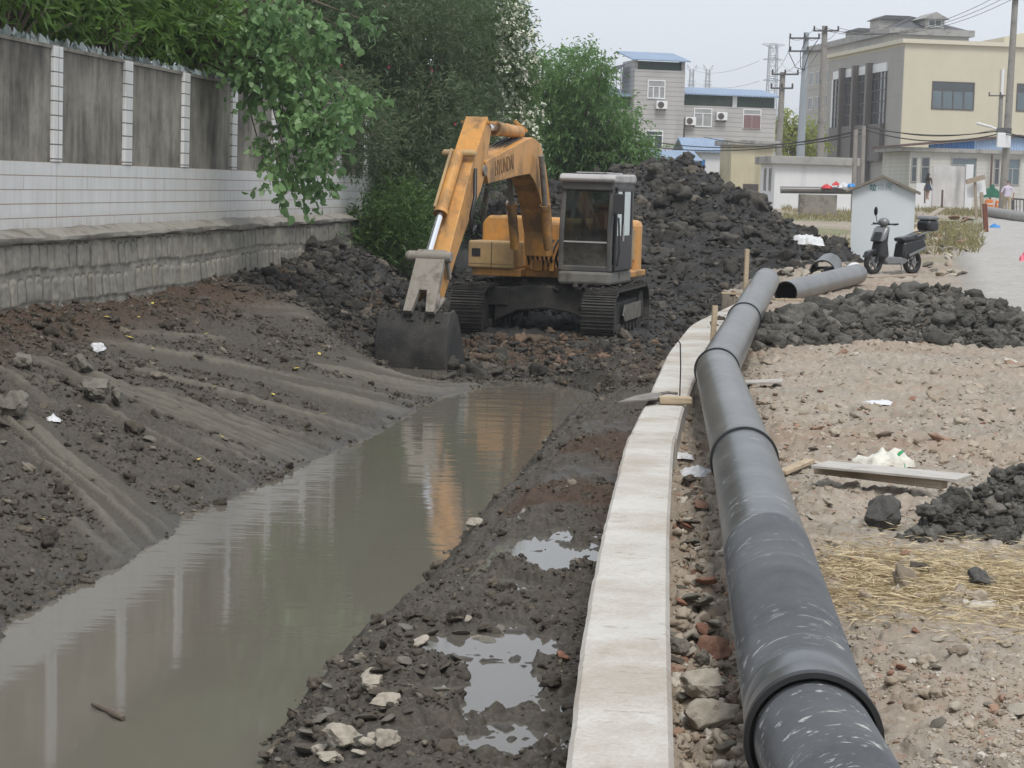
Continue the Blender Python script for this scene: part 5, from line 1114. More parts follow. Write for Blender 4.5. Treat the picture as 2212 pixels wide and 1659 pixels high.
for k in range(3):
    x = (1758, 1782, 1810)[k]; cable((P(x, 60, 127.8), P(2150+30*k, -6-4*k, 105)), .022, 'thin high wire rising from the concrete pole to the top right', 1.0, 'high wires')
    cable((P((1704, 1740, 1770)[k], 80, 129.8), P(x, 62, 127.8)), .02, 'thin wire between the steel pole and the concrete pole tops', .4, 'high wires'); cable((P((1668, 1690, 1722)[k], 158, 125.8), P((1704, 1742, 1770)[k], 108, 129.8)), .02, 'thin slanting wire from the brown pole up to the steel pole', .3, 'high wires')
for k, x in enumerate((1706, 1741, 1768)):
    p0 = P(x, 84, 129.7); p1 = P(x+(8, 0, -4)[k], 112, 129.7); m = P(x-(-14, 12, 14)[k]-6, 104, 129.6); l_ = P(1738, 152, 129.7)
    tag(MB().tube([p0, p0.lerp(l_, .3)+Vector((-.3, 0, -.3)), p0.lerp(l_, .7)+Vector((-.25, 0, -.4)), l_], .025, 5).build('jumper_wire', M_wire, None), 'looping jumper wire hanging below the steel pole crossarm', 'cable', 'jumper wires')
# --- pylons ---
M_pyl = simple('pale lattice steel', (.34, .37, .40), .6)
def lattice(mb, z0, z1, w0, w1, n, r):
    for i in range(n):
        za_, zb2 = z0+(z1-z0)*i/n, z0+(z1-z0)*(i+1)/n; wa, wb_ = w0+(w1-w0)*i/n, w0+(w1-w0)*(i+1)/n
        ca = [Vector((sx*wa, sy*wa, za_)) for sx, sy in ((-1, -1), (1, -1), (1, 1), (-1, 1))]; cb2 = [Vector((sx*wb_, sy*wb_, zb2)) for sx, sy in ((-1, -1), (1, -1), (1, 1), (-1, 1))]
        for k in range(4): mb.bar(ca[k], cb2[k], r*1.4); mb.bar(ca[k], cb2[(k+1) % 4], r*.8); mb.bar(cb2[k], ca[(k+1) % 4], r*.8); mb.bar(cb2[k], cb2[(k+1) % 4], r*.8)
def pylon(label, px, pytop, pybase, Y, wtop, arms, kind):
    b = P(px, pybase, Y); t = P(px, pytop, Y); H_ = t.z-0; o = thing('pylon', label, 'pylon', (b.x, b.y, 0), rad(8), 'far pylons'); mb = MB(); u_ = Y/4600
    lattice(mb, 0, t.z*.80, 14*u_, 9*u_, 9, 1.0*u_); lattice(mb, t.z*.80, t.z, 9*u_, 8*u_, 3, 1.0*u_); mb.build('lattice_mast', M_pyl, o)
    for (y, w, up) in arms:
        z = P(px, y, Y).z; a = MB()
        for s_ in (-1, 1):
            for d in (-1, 1): a.bar((0, d*6*u_, z-5*u_*(1 if up else 0)), (s_*w*u_, 0, z+(3*u_ if up else 0)), 1.1*u_); a.bar((0, d*6*u_, z+5*u_), (s_*w*u_, 0, z+(3.5*u_ if up else .5*u_)), 1.0*u_)
            for q in range(1, 5): a.bar((s_*w*u_*q/5, 0, z+(3*u_*q/5 if up else 0)-5*u_*(1-q/5)*(1 if up else 0)), (s_*w*u_*(q-.5)/5, 0, z+5*u_*(1-(q-.5)/5)), .8*u_)
        a.build('crossarm', M_pyl, o)
    return o
pylon('biggest far lattice pylon between the grey building and the poles', 1661, 97, 340, 430, 24, ((99, 25, True), (129, 22, False), (174, 20, False)), 0)
for k, (px, lab) in enumerate(((1489, 'left one of two small far pylons above the grey building roof'), (1524, 'right one of two small far pylons above the grey building roof'))):
    o = P(px, 300, 620); ob = thing('pylon', lab, 'pylon', (o.x, o.y, 0), rad(10), 'far pylons'); u_ = 620/4600; mb = MB(); zt2 = P(px, 150, 620).z; lattice(mb, 0, zt2, 9*u_, 3.6*u_, 12, .8*u_); mb.build('lattice_mast', M_pyl, ob)
    a = MB()
    for s_ in (-1, 1): a.bar((s_*3*u_, 0, zt2), (s_*10*u_, 0, zt2+9*u_), 1.2*u_); a.bar((s_*3*u_, 0, zt2-4*u_), (s_*12*u_, 0, zt2+3*u_), 1.1*u_); a.bar((s_*8*u_, 0, zt2+4*u_), (s_*11.5*u_, 0, zt2+10*u_), 1.0*u_)
    a.build('horn_arms', M_pyl, ob); a2 = MB()
    for zz in (175, 183): z = P(px, zz, 620).z; a2.bar((-9*u_, 0, z), (9*u_, 0, z), 1.4*u_)
    a2.build('crossarm', M_pyl, ob)
for k, (a, Ya, b, Yb) in enumerate((((1640, 131), 430, (1499, 152), 620), ((1640, 175), 430, (1500, 178), 620), ((1683, 132), 430, (1760, 150), 380), ((1500, 145), 620, (1514, 147), 620))):
    cable((P(*a, Ya), P(*b, Yb)), .10, 'faint far power line strung between the pale pylons', 1.5 if k < 3 else 0, 'far power lines')
# ================= small things =================
M_wood = simple('weathered plank wood', (.33, .275, .21), .85, var=.2, sc=4, dirt=(.20, .17, .13), dsc=5); M_woodp = simple('pale new timber', (.50, .40, .27), .8, var=.15, sc=5); M_board = simple('dusty grey formwork board', (.47, .45, .42), .85, var=.12, sc=3, dirt=(.33, .29, .24), dsc=2.5)
M_brick = simple('old red brick', (.26, .115, .07), .9, var=.3, sc=12, bump=.3, dirt=(.27, .22, .17), dsc=9); M_plast = simple('thin white plastic', (.62, .63, .65), .4, var=.1); M_bagw = simple('woven white sack', (.66, .65, .58), .6, var=.1, sc=5, dirt=(.40, .36, .29), dsc=4)
M_bgreen = simple('green print', (.04, .30, .12), .6); M_bluep = simple('blue plastic', (.03, .22, .55), .45); M_redp = simple('red plastic', (.55, .03, .04), .45); M_pinkp = simple('pink plastic', (.75, .18, .25), .5)
def wood_grain(name, col):
    t = NT(name); n = t.noise(3, 6, .7, t.co((1.5, 22, 22))); g = t.noise(5, 4); c = t.mix(t.mr(n, .3, .7), tuple(q*.68 for q in col), tuple(q*1.15 for q in col)); c = t.mix(t.mr(g, .6, .8, 0, .5), c, (.16, .135, .10)); t.set(col=c, rough=.85, spec=.25); t.bump(n, .3, .004); return t.m
M_wood = wood_grain('weathered plank wood', (.36, .30, .235)); M_woodp = wood_grain('pale new timber', (.50, .40, .28)); M_board = wood_grain('dusty grey formwork board', (.50, .475, .44))
def GS(px, py, it=4):
    """point on the built ground under a pixel"""
    d = ray(px, py)
    def first(ts):
        q = np.array(CP)[None]+np.array(d)[None]*ts[:, None]; e = q[:, 2]-hz_many(q[:, 0], q[:, 1]); k = int(np.argmax(e < 0)) if (e < 0).any() else len(ts)-1; return ts[max(k-1, 0)], ts[k]
    a, b = first(np.geomspace(4.5, 140, 260)); a, b = first(np.linspace(a, b, 24)); p = CP+d*((a+b)/2); return Vector((p.x, p.y, hz(p.x, p.y)))
def plank(name, label, cat, a, b, w, h, mat, group=None, roll=0.):
    a = Vector(a); b = Vector(b); L = (b-a).length; d = (b-a).normalized(); rr = random.Random(hash(label) % 999 if False else len(label)*7+int(a.x*100))
    o = MB(); n = 8; vs = []
    for i in range(n+1):
        t = i/n; j = lambda: rr.uniform(-.012, .012)*w*3
        for (y, z) in ((-w/2+j()*.3, 0), (w/2+j()*.3, 0), (w/2+j()*.3, h), (-w/2+j()*.3, h)): vs.append((L*t, y, z))
    fs = [(i*4+k, i*4+(k+1) % 4, (i+1)*4+(k+1) % 4, (i+1)*4+k) for i in range(n) for k in range(4)]+[(3, 2, 1, 0), (n*4, n*4+1, n*4+2, n*4+3)]
    ob = o.add(vs, fs).build(name, mat, None, bevel=min(.006, h*.2)); y = Vector((0, 0, 1)).cross(d).normalized(); z = d.cross(y); Mx = Matrix((d, y, z)).transposed().to_4x4() @ Matrix.Rotation(roll, 4, 'X'); Mx.translation = a; ob.matrix_world = Mx
    return tag(ob, label, cat, group)
# formwork board on its batten, sack behind it
p0 = G(1765, 1022, .03); p1 = G(2040, 1056, .03); plank('timber', 'sawn timber batten under the grey board on the rubble ground', 'timber', p0, p1, .09, .055, M_wood)
q0 = G(1772, 1003, .1); q1 = G(2085, 1033, .1); plank('board', 'wide dusty grey board lying on a timber batten near the white sack', 'board', q0+Vector((0, .03, -.012)), q1+Vector((0, .03, -.012)), .30, .018, M_board)
plank('board', 'pale short board lying against the right side of the pipe line', 'board', GS(1606, 838)+Vector((0, 0, .03)), GS(1690, 832)+Vector((0, 0, .03)), .28, .02, M_board)
plank('timber', 'short broken lath beside the pipe left of the grey board', 'timber', GS(1688, 1032)+Vector((0, 0, .02)), GS(1750, 1006)+Vector((0, 0, .02)), .07, .03, M_woodp)
def crumple(name, label, cat, pts, size, h, mat, seed, extra=None, n=26):
    c = Vector(pts); rs = seed; u = np.linspace(-1, 1, n); U_, V_ = np.meshgrid(u, u)
    r = np.hypot(U_, V_); edge = 1-.35*vn(np.arctan2(V_, U_)*2+4, U_*0+seed, seed)
    X = U_*size[0]/2*edge; Y = V_*size[1]/2*edge; Z = h*np.clip(1-r**1.6*.62, 0, 1)*(.5+.8*vn(U_*2.2+seed, V_*2.2, seed))+h*.35*np.abs(fbm(U_*3, V_*3, 3, seed+1))
    Z = np.where(r > .95, Z*.25, Z)
    zz = np.stack([X, Y, Z], -1).reshape(-1, 3); i = np.arange(n-1)[:, None]*n+np.arange(n-1)[None, :]; Q = np.stack([i, i+1, i+1+n, i+n], -1).reshape(-1, 4)
    o = thing(name, label, cat, c); npmesh('sheet', zz, Q, mat, o, smooth=True)
    if extra:
        m, (a, b) = extra; sel = (U_[0] >= a) & (U_[0] <= b); idx = np.where(sel)[0]; k = len(idx); zz2 = np.stack([X[:, idx], Y[:, idx], Z[:, idx]+.004], -1).reshape(-1, 3); i = np.arange(n-1)[:, None]*k+np.arange(k-1)[None, :]; Q2 = np.stack([i, i+1, i+1+k, i+k], -1).reshape(-1, 4); npmesh('printed_band', zz2, Q2, m, o, smooth=True)
    return o
sk_ = crumple('sack', 'crumpled white woven sack with a green stripe behind the grey board', 'sack', GS(1906, 1010), (.46, .34), .115, M_bagw, 3, (M_bgreen, (.52, .66)), 34)
for dx in range(5): pass
crumple('plastic_bag', 'crumpled thin plastic sheet in the gap between wall and pipe', 'plastic bag', GS(1505, 1032), (.30, .22), .06, M_plast, 7)
crumple('plastic_bag', 'small white plastic scrap just beyond the crumpled sheet in the gap', 'plastic bag', GS(1476, 990), (.18, .16), .04, M_plast, 9)
crumple('plastic_bag', 'blue plastic bag lying on the grey lane at the right', 'plastic bag', GS(2148, 492), (.5, .3), .14, M_bluep, 11)
crumple('plastic_bag', 'white translucent plastic sheet bunched at the foot of the mud heap', 'plastic bag', P(1745, 530, 50.5), (.9, .6), .28, M_plast, 13)
crumple('plastic_bag', 'pink plastic bag cut off by the right edge of the picture', 'plastic bag', P(2212, 565, 30), (.14, .14), .12, M_pinkp, 15)
for k, (px, py, lab) in enumerate(((1872, 875, 'torn printed plastic wrapper in the middle of the rubble ground'), (1215, 1200, 'x'),)[:1]): crumple('wrapper', lab, 'wrapper', GS(1895, 873), (.30, .20), .035, M_plast, 17+k)
crumple('plastic_bag', 'muddy pale plastic bag among stones on the left bank', 'plastic bag', GS(115, 908), (.18, .13), .05, M_plast, 21)
# stakes and laths by the pipe
def stake(label, top, bot, Y, w=.055): 
    a = P(*bot, Y); b = P(*top, Y); a = a-(b-a).normalized()*.25; o = MB().bar(a-a, b-a, w, w*.6).build('stake', M_woodp, None, bevel=.004); o.location = a; o.rotation_euler = (0, 0, .4); tag(o, label, 'stake', 'wooden stakes')
stake('tall wooden stake left of the farthest joined pipe', (1614, 538), (1610, 632), 29.5, .062); stake('short wooden stake beside the pipe on the far wall end', (1545, 660), (1541, 725), 23.6, .06)
plank('lath', 'thin pale lath lying across the open mouth of the loose pipe', 'timber', P(1672, 649, 30.5), P(1742, 650, 31.5), .045, .03, M_woodp); plank('lath', 'thin pale lath lying behind the tall stake', 'timber', P(1558, 635, 30), P(1607, 638, 30), .05, .03, M_woodp)
# tools on the concrete wall
wz_ = WTOP+.006
tp0 = G(1335, 871, WTOP+.05); tp1 = G(1420, 852, WTOP+.03); tp2 = G(1462, 850, WTOP+.02)
o = thing('old_blade', 'dark flat blade-like offcut lying across the concrete wall', 'scrap', tp0); b_ = MB(); dd_ = tp1-tp0; s_ = Vector((-dd_.y, dd_.x, 0)).normalized()
b_.add([(0, 0, 0), dd_*.5-s_*.16, dd_-s_*.05, dd_+s_*.06, dd_*.6+s_*.07, Vector((0, 0, .012)), dd_*.5-s_*.16+Vector((0, 0, .012)), dd_-s_*.05+Vector((0, 0, .012)), dd_+s_*.06+Vector((0, 0, .012)), dd_*.6+s_*.07+Vector((0, 0, .012))], [(4, 3, 2, 1, 0), (5, 6, 7, 8, 9), (0, 1, 6, 5), (1, 2, 7, 6), (2, 3, 8, 7), (3, 4, 9, 8), (4, 0, 5, 9)]); b_.build('blade', M_steel, o)
MB().tube([dd_, (tp1+tp2)/2-tp0+Vector((0, 0, .012)), tp2-tp0], .014, 6).build('tang', M_steel, o, smooth=50)
hb_ = G(1400, 872, WTOP); tag(MB().box(hb_+Vector((.22, .0, .035)), (.27, .10, .065), Matrix.Rotation(.08, 3, 'Z')).build('wood_block', M_woodp, None, bevel=.015), 'short tan wood block beside the dark blade on the wall', 'block')
r0_ = G(1468, 868, WTOP); tag(MB().tube([r0_, r0_+Vector((.0, .02, .28)), r0_+Vector((-.01, .03, .48)), r0_+Vector((-.05, .03, .53))], .006, 6).build('steel_rod', M_hose, None, smooth=60), 'thin bent steel rod standing out of the concrete wall', 'rod')
# floating stick
p = G(200, 1528, WATER); q = G(266, 1558, WATER); o = MB().tube([p+Vector((0, 0, .02)), p.lerp(q, .5)+Vector((0, .03, .01)), p.lerp(q, .8)+Vector((0, 0, .02)), q+Vector((0, 0, .015))], [.012, .018, .024, .014], 7).build('stick', M_bark, None, smooth=60); tag(o, 'brown stick floating in the canal water', 'stick')
# ---- rocks ----
def rockmesh(name, seed, flat=.6, sub=3, rough=.28, ang=True):
    bm = bmesh.new(); bmesh.ops.create_icosphere(bm, subdivisions=sub, radius=.5); rr = random.Random(seed)
    pl = [(Vector((rr.gauss(0, 1), rr.gauss(0, 1), rr.gauss(0, 1))).normalized(), rr.uniform(.24, .42)) for _ in range(9)]
    from mathutils import noise as mn
    for v in bm.verts:
        p = v.co.copy()
        if ang:
            for n_, d in pl:
                e = p.dot(n_)-d
                if e > 0: p -= n_*e*.92
        p += p.normalized()*(mn.noise(p*5+Vector((seed, 0, 0)))*.05*rough*4+mn.noise(p*13+Vector((seed, 3, 0)))*.022*rough*4)
        p.z *= flat; v.co = p
    me = bpy.data.meshes.new(name); bm.to_mesh(me); bm.free(); me.polygons.foreach_set('use_smooth', [True]*len(me.polygons)); me.set_sharp_from_angle(angle=rad(32)); return me
def rockmat(name, a, b, dirt, w=.5):
    t = NT(name); ob = t.tc.outputs['Object']; oi = t.n('ShaderNodeObjectInfo'); n = t.noise(5, 6, .65, ob); f = t.noise(26, 5, .7, ob); c = t.mix(t.mr(n, .3, .7), a, b); c = t.mix(t.mr(f, .5, .75, 0, w), c, dirt); c = t.mix(t.math('MULTIPLY', oi.outputs['Random'], .35), c, dirt); t.set(col=c, rough=.9, spec=.25); t.bump(f, .4, .03); return t.m
M_rpale = rockmat('pale concrete rubble', (.36, .32, .26), (.50, .46, .39), (.22, .19, .15)); M_rgrey = rockmat('muddy grey stone', (.16, .15, .13), (.24, .225, .19), (.08, .07, .055), .8); M_rdark = rockmat('dark clay lump', (.055, .054, .052), (.105, .103, .097), (.15, .145, .135), .6); M_rred = rockmat('broken red brick', (.25, .115, .075), (.33, .18, .12), (.26, .21, .17)); M_rmud = rockmat('mud coated stone', (.085, .073, .058), (.14, .122, .098), (.05, .042, .033), .6)
PR = [rockmesh('rock', 10+k, .55+.07*(k % 4), 4, .42) for k in range(6)]; PRS = [rockmesh('rock', 30+k, .5, 2) for k in range(5)]; BR = rockmesh('brick', 77, .5, 3, .08)
mats_of = {}
def rock(name, label, cat, p, s, mat, k=0, rz=0., tilt=(0, 0), group=None, small=False, sink=.2):
    key = (mat.name, k, small)
    if key not in mats_of: me = (PRS[k % 5] if small else PR[k % 6]).copy(); me.materials.append(mat); mats_of[key] = me
    o = link(name, mats_of[key]); s = s if hasattr(s, '__len__') else (s, s, s); o.location = Vector(p)+Vector((0, 0, s[2]*.28*(1-sink))); o.scale = s; o.rotation_euler = (tilt[0], tilt[1], rz); return tag(o, label, cat, group)
def RK(name, label, px, py, wpx, hpx, mat, k=0, rz=0., cat='rock', depth=1.0, tilt=(0, 0), sink=.1, group=None):
    """rock whose foot is under pixel (px,py) and that is wpx wide and hpx high there"""
    p = GS(px, py); m = p.y/F; w = wpx*m*1.1; h = hpx*m*1.75; return rock(name, label, cat, p+Vector((0, w*.35*depth, 0)), (w, w*depth, max(h, w*.5)), mat, k, rz, tilt, group, sink=sink)
RK('boulder', 'single dark clay lump below the grey board', 1905, 1148, 92, 82, M_rdark, 1, .5, 'boulder')
RK('rock', 'angular pale concrete chunk in the gap beside the nearest pipe joint', 1520, 1525, 105, 85, M_rpale, 0, .3); RK('rock', 'long pale concrete slab piece lying aslant below the angular chunk', 1530, 1590, 140, 75, M_rpale, 2, .5, depth=.6, tilt=(0, -.35))
RK('rock', 'reddish brown rubble lump in the middle of the gap', 1545, 1440, 80, 60, M_rred, 3, .9); RK('rock', 'muddy stone in the gap by the nearest puddle', 1468, 1420, 50, 50, M_rgrey, 4, .2); RK('rock', 'pinkish brick rubble in the gap far up from the concrete chunk', 1470, 1160, 40, 30, M_rred, 5, 1.2)
RK('rock', 'small grey triangular stone in the gap between two reddish lumps', 1515, 1445, 36, 46, M_rgrey, 0, 1.2)
RK('rock', 'broken red brick with mud right of the nearest pipe joint', 1868, 1560+10, 60, 60, M_rred, 3, .4); RK('clay_lump', 'fist-sized dark clay lump among the straw', 2120, 1275, 66, 45, M_rdark, 2, .2); RK('clay_lump', 'small brown clod at the upper edge of the straw', 1990, 1240, 45, 28, M_rmud, 4, .8)
RK('rock', 'pale flat stone block at the water edge halfway along the right mud strip', 1022, 1142, 42, 24, M_rpale, 1, .5, depth=1.2); RK('rock', 'lone red brick lying in the biggest puddle', 1213, 1428, 30, 20, M_brick, 2, .3, cat='brick')
for k, (px, py, w, h, lab) in enumerate(((805, 1500, 55, 45, 'rounded pale stone in the mud above the lowest rubble'), (830, 1535, 75, 40, 'flat pale stone below the rounded one on the muddy strip'), (740, 1632, 110, 60, 'largest pale stone slab in the rubble at the bottom edge'), (835, 1618, 60, 38, 'cream stone right of the largest slab at the bottom'), (710, 1655, 60, 35, 'pale broken tile at the bottom left of the rubble spit'), (690, 1640, 40, 30, 'small pale stone left of the largest slab'))): RK('rock', lab, px, py, w, h, M_rpale, k, .4*k)
for k, (px, py, w, h, lab, m) in enumerate(((205, 868, 75, 55, 'biggest squarish stone in the slumped mud of the left bank', M_rgrey), (22, 900, 70, 60, 'tan stone cut by the left picture edge', M_rgrey), (172, 812, 55, 45, 'flat stone above the biggest one on the left bank', M_rgrey), (210, 762, 36, 20, 'white chalky stone on the upper left bank', M_plast), (250, 880, 26, 52, 'upright sliver of stone right of the biggest one', M_rgrey), (45, 800, 45, 35, 'mossy stone high on the left bank near the picture edge', M_rgrey))): RK('rock', lab, px, py, w, h, m, k, .5*k+.2)
# scattered individual pieces, by zone
rs = random.Random(42)
def scatter(n, zone, sizes, mats, label, group, small=True, name='rubble_piece', cat='rubble'):
    i = 0; tries = 0
    while i < n and tries < n*20:
        tries += 1; px, py = zone(rs); p = GS(px, py)
        if p.z < WATER-.01: continue
        s = rs.uniform(*sizes); sc = (s*rs.uniform(.7, 1.4), s*rs.uniform(.7, 1.3), s*rs.uniform(.5, 1.0)); rock(name, label, cat, p, sc, rs.choice(mats), rs.randrange(5), rs.uniform(0, 6), (rs.uniform(-.5, .5), rs.uniform(-.5, .5)), group, small); i += 1
def z_spit(r): t = r.random(); return (r.uniform(560+280*t, 800+330*t), 1650-330*t)
scatter(60, z_spit, (.05, .13), [M_rmud, M_rmud, M_rgrey, M_rpale], 'stone or brick fragment in the muddy spit between water and puddles', 'rubble on the muddy spit')
def z_gap(r): t = r.random()**.8; return (r.uniform(1462+10*t, 1590-90*t), 1650-640*t)
scatter(55, z_gap, (.05, .13), [M_rgrey, M_rpale, M_rred, M_rmud], 'lump of brick or stone filling the gap between wall and pipe', 'rubble between wall and pipe')
def z_right(r): t = r.random(); return (r.uniform(1700-60*t, 2212), 1650-860*t)
scatter(70, z_right, (.03, .085), [M_rpale, M_rred, M_rgrey, M_rpale], 'small brick or stone chip on the dry trampled ground', 'chips on the dry ground')
def z_bank(r): return (r.uniform(0, 760), r.uniform(760, 1150))
scatter(26, z_bank, (.05, .12), [M_rmud, M_rgrey, M_rmud], 'muddy stone sticking out of the left bank', 'stones on the left bank')
def z_far(r): return (r.uniform(1985, 2100), r.uniform(470, 560))
scatter(26, z_far, (.18, .55), [M_rpale, M_rmud, M_rgrey, M_rred], 'brick or earth lump on the rubble ridge right of the white shed', 'rubble right of the shed')
def z_far2(r): return (r.uniform(1690, 1835), r.uniform(565, 640))
scatter(16, z_far2, (.15, .4), [M_rpale, M_rpale, M_rgrey], 'pale slab fragment near the loose pipe', 'slabs by the loose pipe')
def z_far3(r): return (r.uniform(2000, 2100), r.uniform(575, 600))
scatter(12, z_far3, (.12, .35), [M_rpale, M_rgrey, M_wood], 'broken board or slab behind the scooter', 'debris behind the scooter')
# uncountable clods and chips
def zone_lumps(name, n, zone, s0, s1, mat, seed, mask=None, p=2.2, sink=.25, flat=.75):
    r = np.random.RandomState(seed); pts = np.array([zone(r) for _ in range(n)]); 
    H_, F_ = ground_fields(pts[None, :, 0], pts[None, :, 1]); z = H_[0]; ok = z > WATER-.02
    if mask is not None: ok &= mask(pts[:, 0], pts[:, 1], {k: v[0] for k, v in F_.items()}, r)
    pts = pts[ok]; z = z[ok]; lumps(name, np.stack([pts[:, 0], pts[:, 1], z], -1), powsize(r, len(z), s0, s1, p), mat, seed, sink, flat)
def clus(x, y, f, s, r, th=.0, w=.35): return fbm(x[None]*f, y[None]*f, 3, s)[0] > th+w*(r.rand(len(x))-.5)
def zd(r): y = 1/(r.uniform(1/40, 1/5.4)); cx_ = float(np.interp(y, cry, crx)); return (r.uniform(cx_+.02, max(cx_+.5, .29*y+.5)), y)
zone_lumps('rubble', 42000, zd, .009, .11, M_cdry, 1, lambda x, y, f, r: clus(x, y, 1.6, 81, r, -.03, .5) & (f['road'] < .5), p=2.6, sink=.33, flat=.6)
def zgp(r): y = 1/(r.uniform(1/28, 1/5.4)); cx_ = float(np.interp(y, cry, crx)); return (cx_+.02+r.rand()**1.2*.6, y)
def zd2(r): y = r.uniform(9, 36); cx_ = float(np.interp(y, cry, crx)); return (r.uniform(cx_+.4, .29*y+.5), y)
zone_lumps('rubble', 8000, zd2, .03, .22, M_cdry, 21, lambda x, y, f, r: clus(x, y, .9, 84, r, .0, .5) & (f['road'] < .5), p=2.4, sink=.36, flat=.42)
zone_lumps('gap_rubble', 3500, zgp, .02, .13, M_cdry, 6, None, sink=.25)
def zm(r): y = 1/(r.uniform(1/37, 1/6.3)); c_ = float(np.interp(y, cly, clx)); return (c_-r.uniform(.02, 1)*min(2.6, .25+.14*y), y)
zone_lumps('mud_clods', 17000, zm, .014, .13, M_cmud, 2, lambda x, y, f, r: (f['pool'] < .25+.3*(r.rand(len(x)) > .93)) & clus(x, y, 1.4, 82, r, -.16, .6), p=2.0, sink=.3)
zone_lumps('brown_clods', 5000, zm, .014, .10, M_cbrn, 12, lambda x, y, f, r: (f['brown'] > .3) & (f['pool'] < .3))
def zl(r): y = r.uniform(13, 36); w = wallx(y); return (w+.25+r.uniform(0, 1)*5.2, y)
zone_lumps('mud_clods', 42000, zl, .022, .19, M_cmud, 3, lambda x, y, f, r: (f['scr'] < .1+.55*r.rand(len(x))) & clus(x, y, 1.1, 83, r, -.1, .5), p=2.4, sink=.3)
zone_lumps('brown_clods', 9000, zl, .02, .13, M_cbrn, 13, lambda x, y, f, r: f['brown'] > .35, p=2.5, sink=.3)
def zb2(r): return (r.uniform(-4.6, 4.6), r.uniform(30.2, 49))
zone_lumps('black_clods', 13000, zb2, .05, .42, M_cblk, 4, lambda x, y, f, r: (f['black'] > .25) & (np.hypot((x-.72)/1.9, (y-39.8)/2.6) > 1), p=2.3, sink=.28)
zone_lumps('black_clods', 3600, lambda r: (r.uniform(-.6, 3.6), r.uniform(26, 33.5)), .03, .26, M_cmud, 24, lambda x, y, f, r: r.rand(len(x)) > -1, p=2.2, sink=.3)
zone_lumps('brown_clods', 2200, lambda r: (r.normal()*1.3+.4, 34.6+r.normal()*1.5), .05, .32, M_cbrn, 14, None, p=2.3, sink=.28)
# straw patch
def straw():
    r = np.random.RandomState(9); n = 8200; px = 1775+460*r.rand(n)**.9; py = 1262+.05*(px-1900)+42*r.normal(size=n); P0 = np.array([G(a, b, -.05)[:] for a, b in zip(px, py)]); P0[:, 2] = hz_many(P0[:, 0], P0[:, 1])+r.uniform(0, .035, n)
    keep = fbm(P0[:, 0]*2.2, P0[:, 1]*1.3, 3, 5) > -.22+.5*(r.rand(n)-.5); P0 = P0[keep]; n = len(P0)
    a = r.uniform(0, 2*PI, n); d = np.stack([np.cos(a), np.sin(a), r.uniform(-.12, .25, n)], -1); L = r.uniform(.03, .15, n)*(1+1.2*(r.rand(n) > .97)); V, Q, k = leaf_quads(P0, d, L, np.full(n, .0045), r, .05)
    t = NT('dry straw'); c = t.mix(t.attr('tone'), (.42, .33, .19), (.70, .59, .38)); t.set(col=c, rough=.7); o = npmesh('straw', V, Q, t.m, attrs=dict(tone=np.repeat(r.rand(n), 4))); tag(o, kind='stuff')
straw()
# dry grass tufts by the shed and on the ridge
def grassy(name, n, zone, h0, h1, w, mat, seed):
    r = np.random.RandomState(seed); pts = np.array([zone(r) for _ in range(n)]); P0 = np.stack([pts[:, 0], pts[:, 1], hz_many(pts[:, 0], pts[:, 1])-.02], -1); d = np.stack([r.normal(size=n)*.45, r.normal(size=n)*.45, np.ones(n)], -1); V, Q, k = leaf_quads(P0, d, r.uniform(h0, h1, n), np.full(n, w), r, .3); o = npmesh(name, V, Q, mat, attrs=dict(tone=np.repeat(r.rand(n), 4))); tag(o, kind='stuff')
M_gr = leafmat('dry roadside grass', (.13, .125, .05), (.33, .29, .15), .7)
def zg(r):
    while True:
        y = r.uniform(56, 125); x = P(r.uniform(1690, 2125), 450, y).x
        if fbm(np.array([[x*.25]]), np.array([[y*.12]]), 3, 31)[0, 0] > .10: return (x, y)
grassy('grass', 4500, zg, .18, .6, .045, M_gr, 5)
# fallen leaves on the bank
lm = MB().add([(-.05, 0, 0), (0, -.022, .008), (.055, 0, .014), (0, .024, .01)], [(0, 1, 2, 3)]).build('fallen_leaf', simple('yellow fallen leaf', (.62, .50, .10), .6, var=.2), None, fix=False); tag(lm, 'yellow fallen leaf lying on the muddy left bank', 'leaf', 'fallen leaves on the left bank')
spots = [(445, 728), (465, 845), (560, 770), (548, 1165/1.08), (420, 810), (330, 760), (280, 735), (230, 690), (640, 800), (690, 770), (738, 812), (520, 960), (614, 1000), (480, 950), (390, 880), (160, 700), (110, 650), (300, 690), (350, 720), (855, 705), (590, 860), (700, 900), (90, 1130), (200, 1040), (430, 1000), (660, 930), (560, 640), (330, 660)]
for i, (px, py) in enumerate(spots):
    o = lm if i == 0 else copy_tree(lm); p = GS(px, py); o.location = p+Vector((0, 0, .03)); o.rotation_euler = (rs.uniform(-.3, .3), rs.uniform(-.3, .3), rs.uniform(0, 6)); s_ = rs.uniform(.6, 1.15); o.scale = (s_, s_, s_)
# ================= garbage shed =================
sh = thing('garbage_shed', 'pale blue-white painted garbage shed with a small pitched roof', 'shed', P(1905, 424, 52)); sh.location.z = 0; sh.rotation_euler = (0, 0, rad(-9.5)); sf_ = Face(sh.location, rad(-9.5))
x0 = sf_.uz(1838, 500)[0]; x1 = sf_.uz(1974, 500)[0]; ze = sf_.uz(1905, 411)[1]; zp = sf_.uz(1903, 384)[1]; M_shed = walltile('pale blue white shed paint', (.60, .645, .67), 60, 60, (.6, .64, .66), 0, .04, .18)
MB().prism([(x0, -.3), (x1, -.3), (x1, ze-.02), (0-.01, zp-.03), (x0, ze-.02)], 0, 1.5, lambda x, z, y: (x, y, z)).build('wall', M_shed, sh)
rfm = MB()
for s_, xe in ((-1, x0-.16), (1, x1+.12)): rfm.prism([(0, zp+.0), (xe, ze-.06-.02), (xe, ze+.0-.02), (0, zp+.07)], -.14, 1.65, lambda x, z, y: (x, y, z))
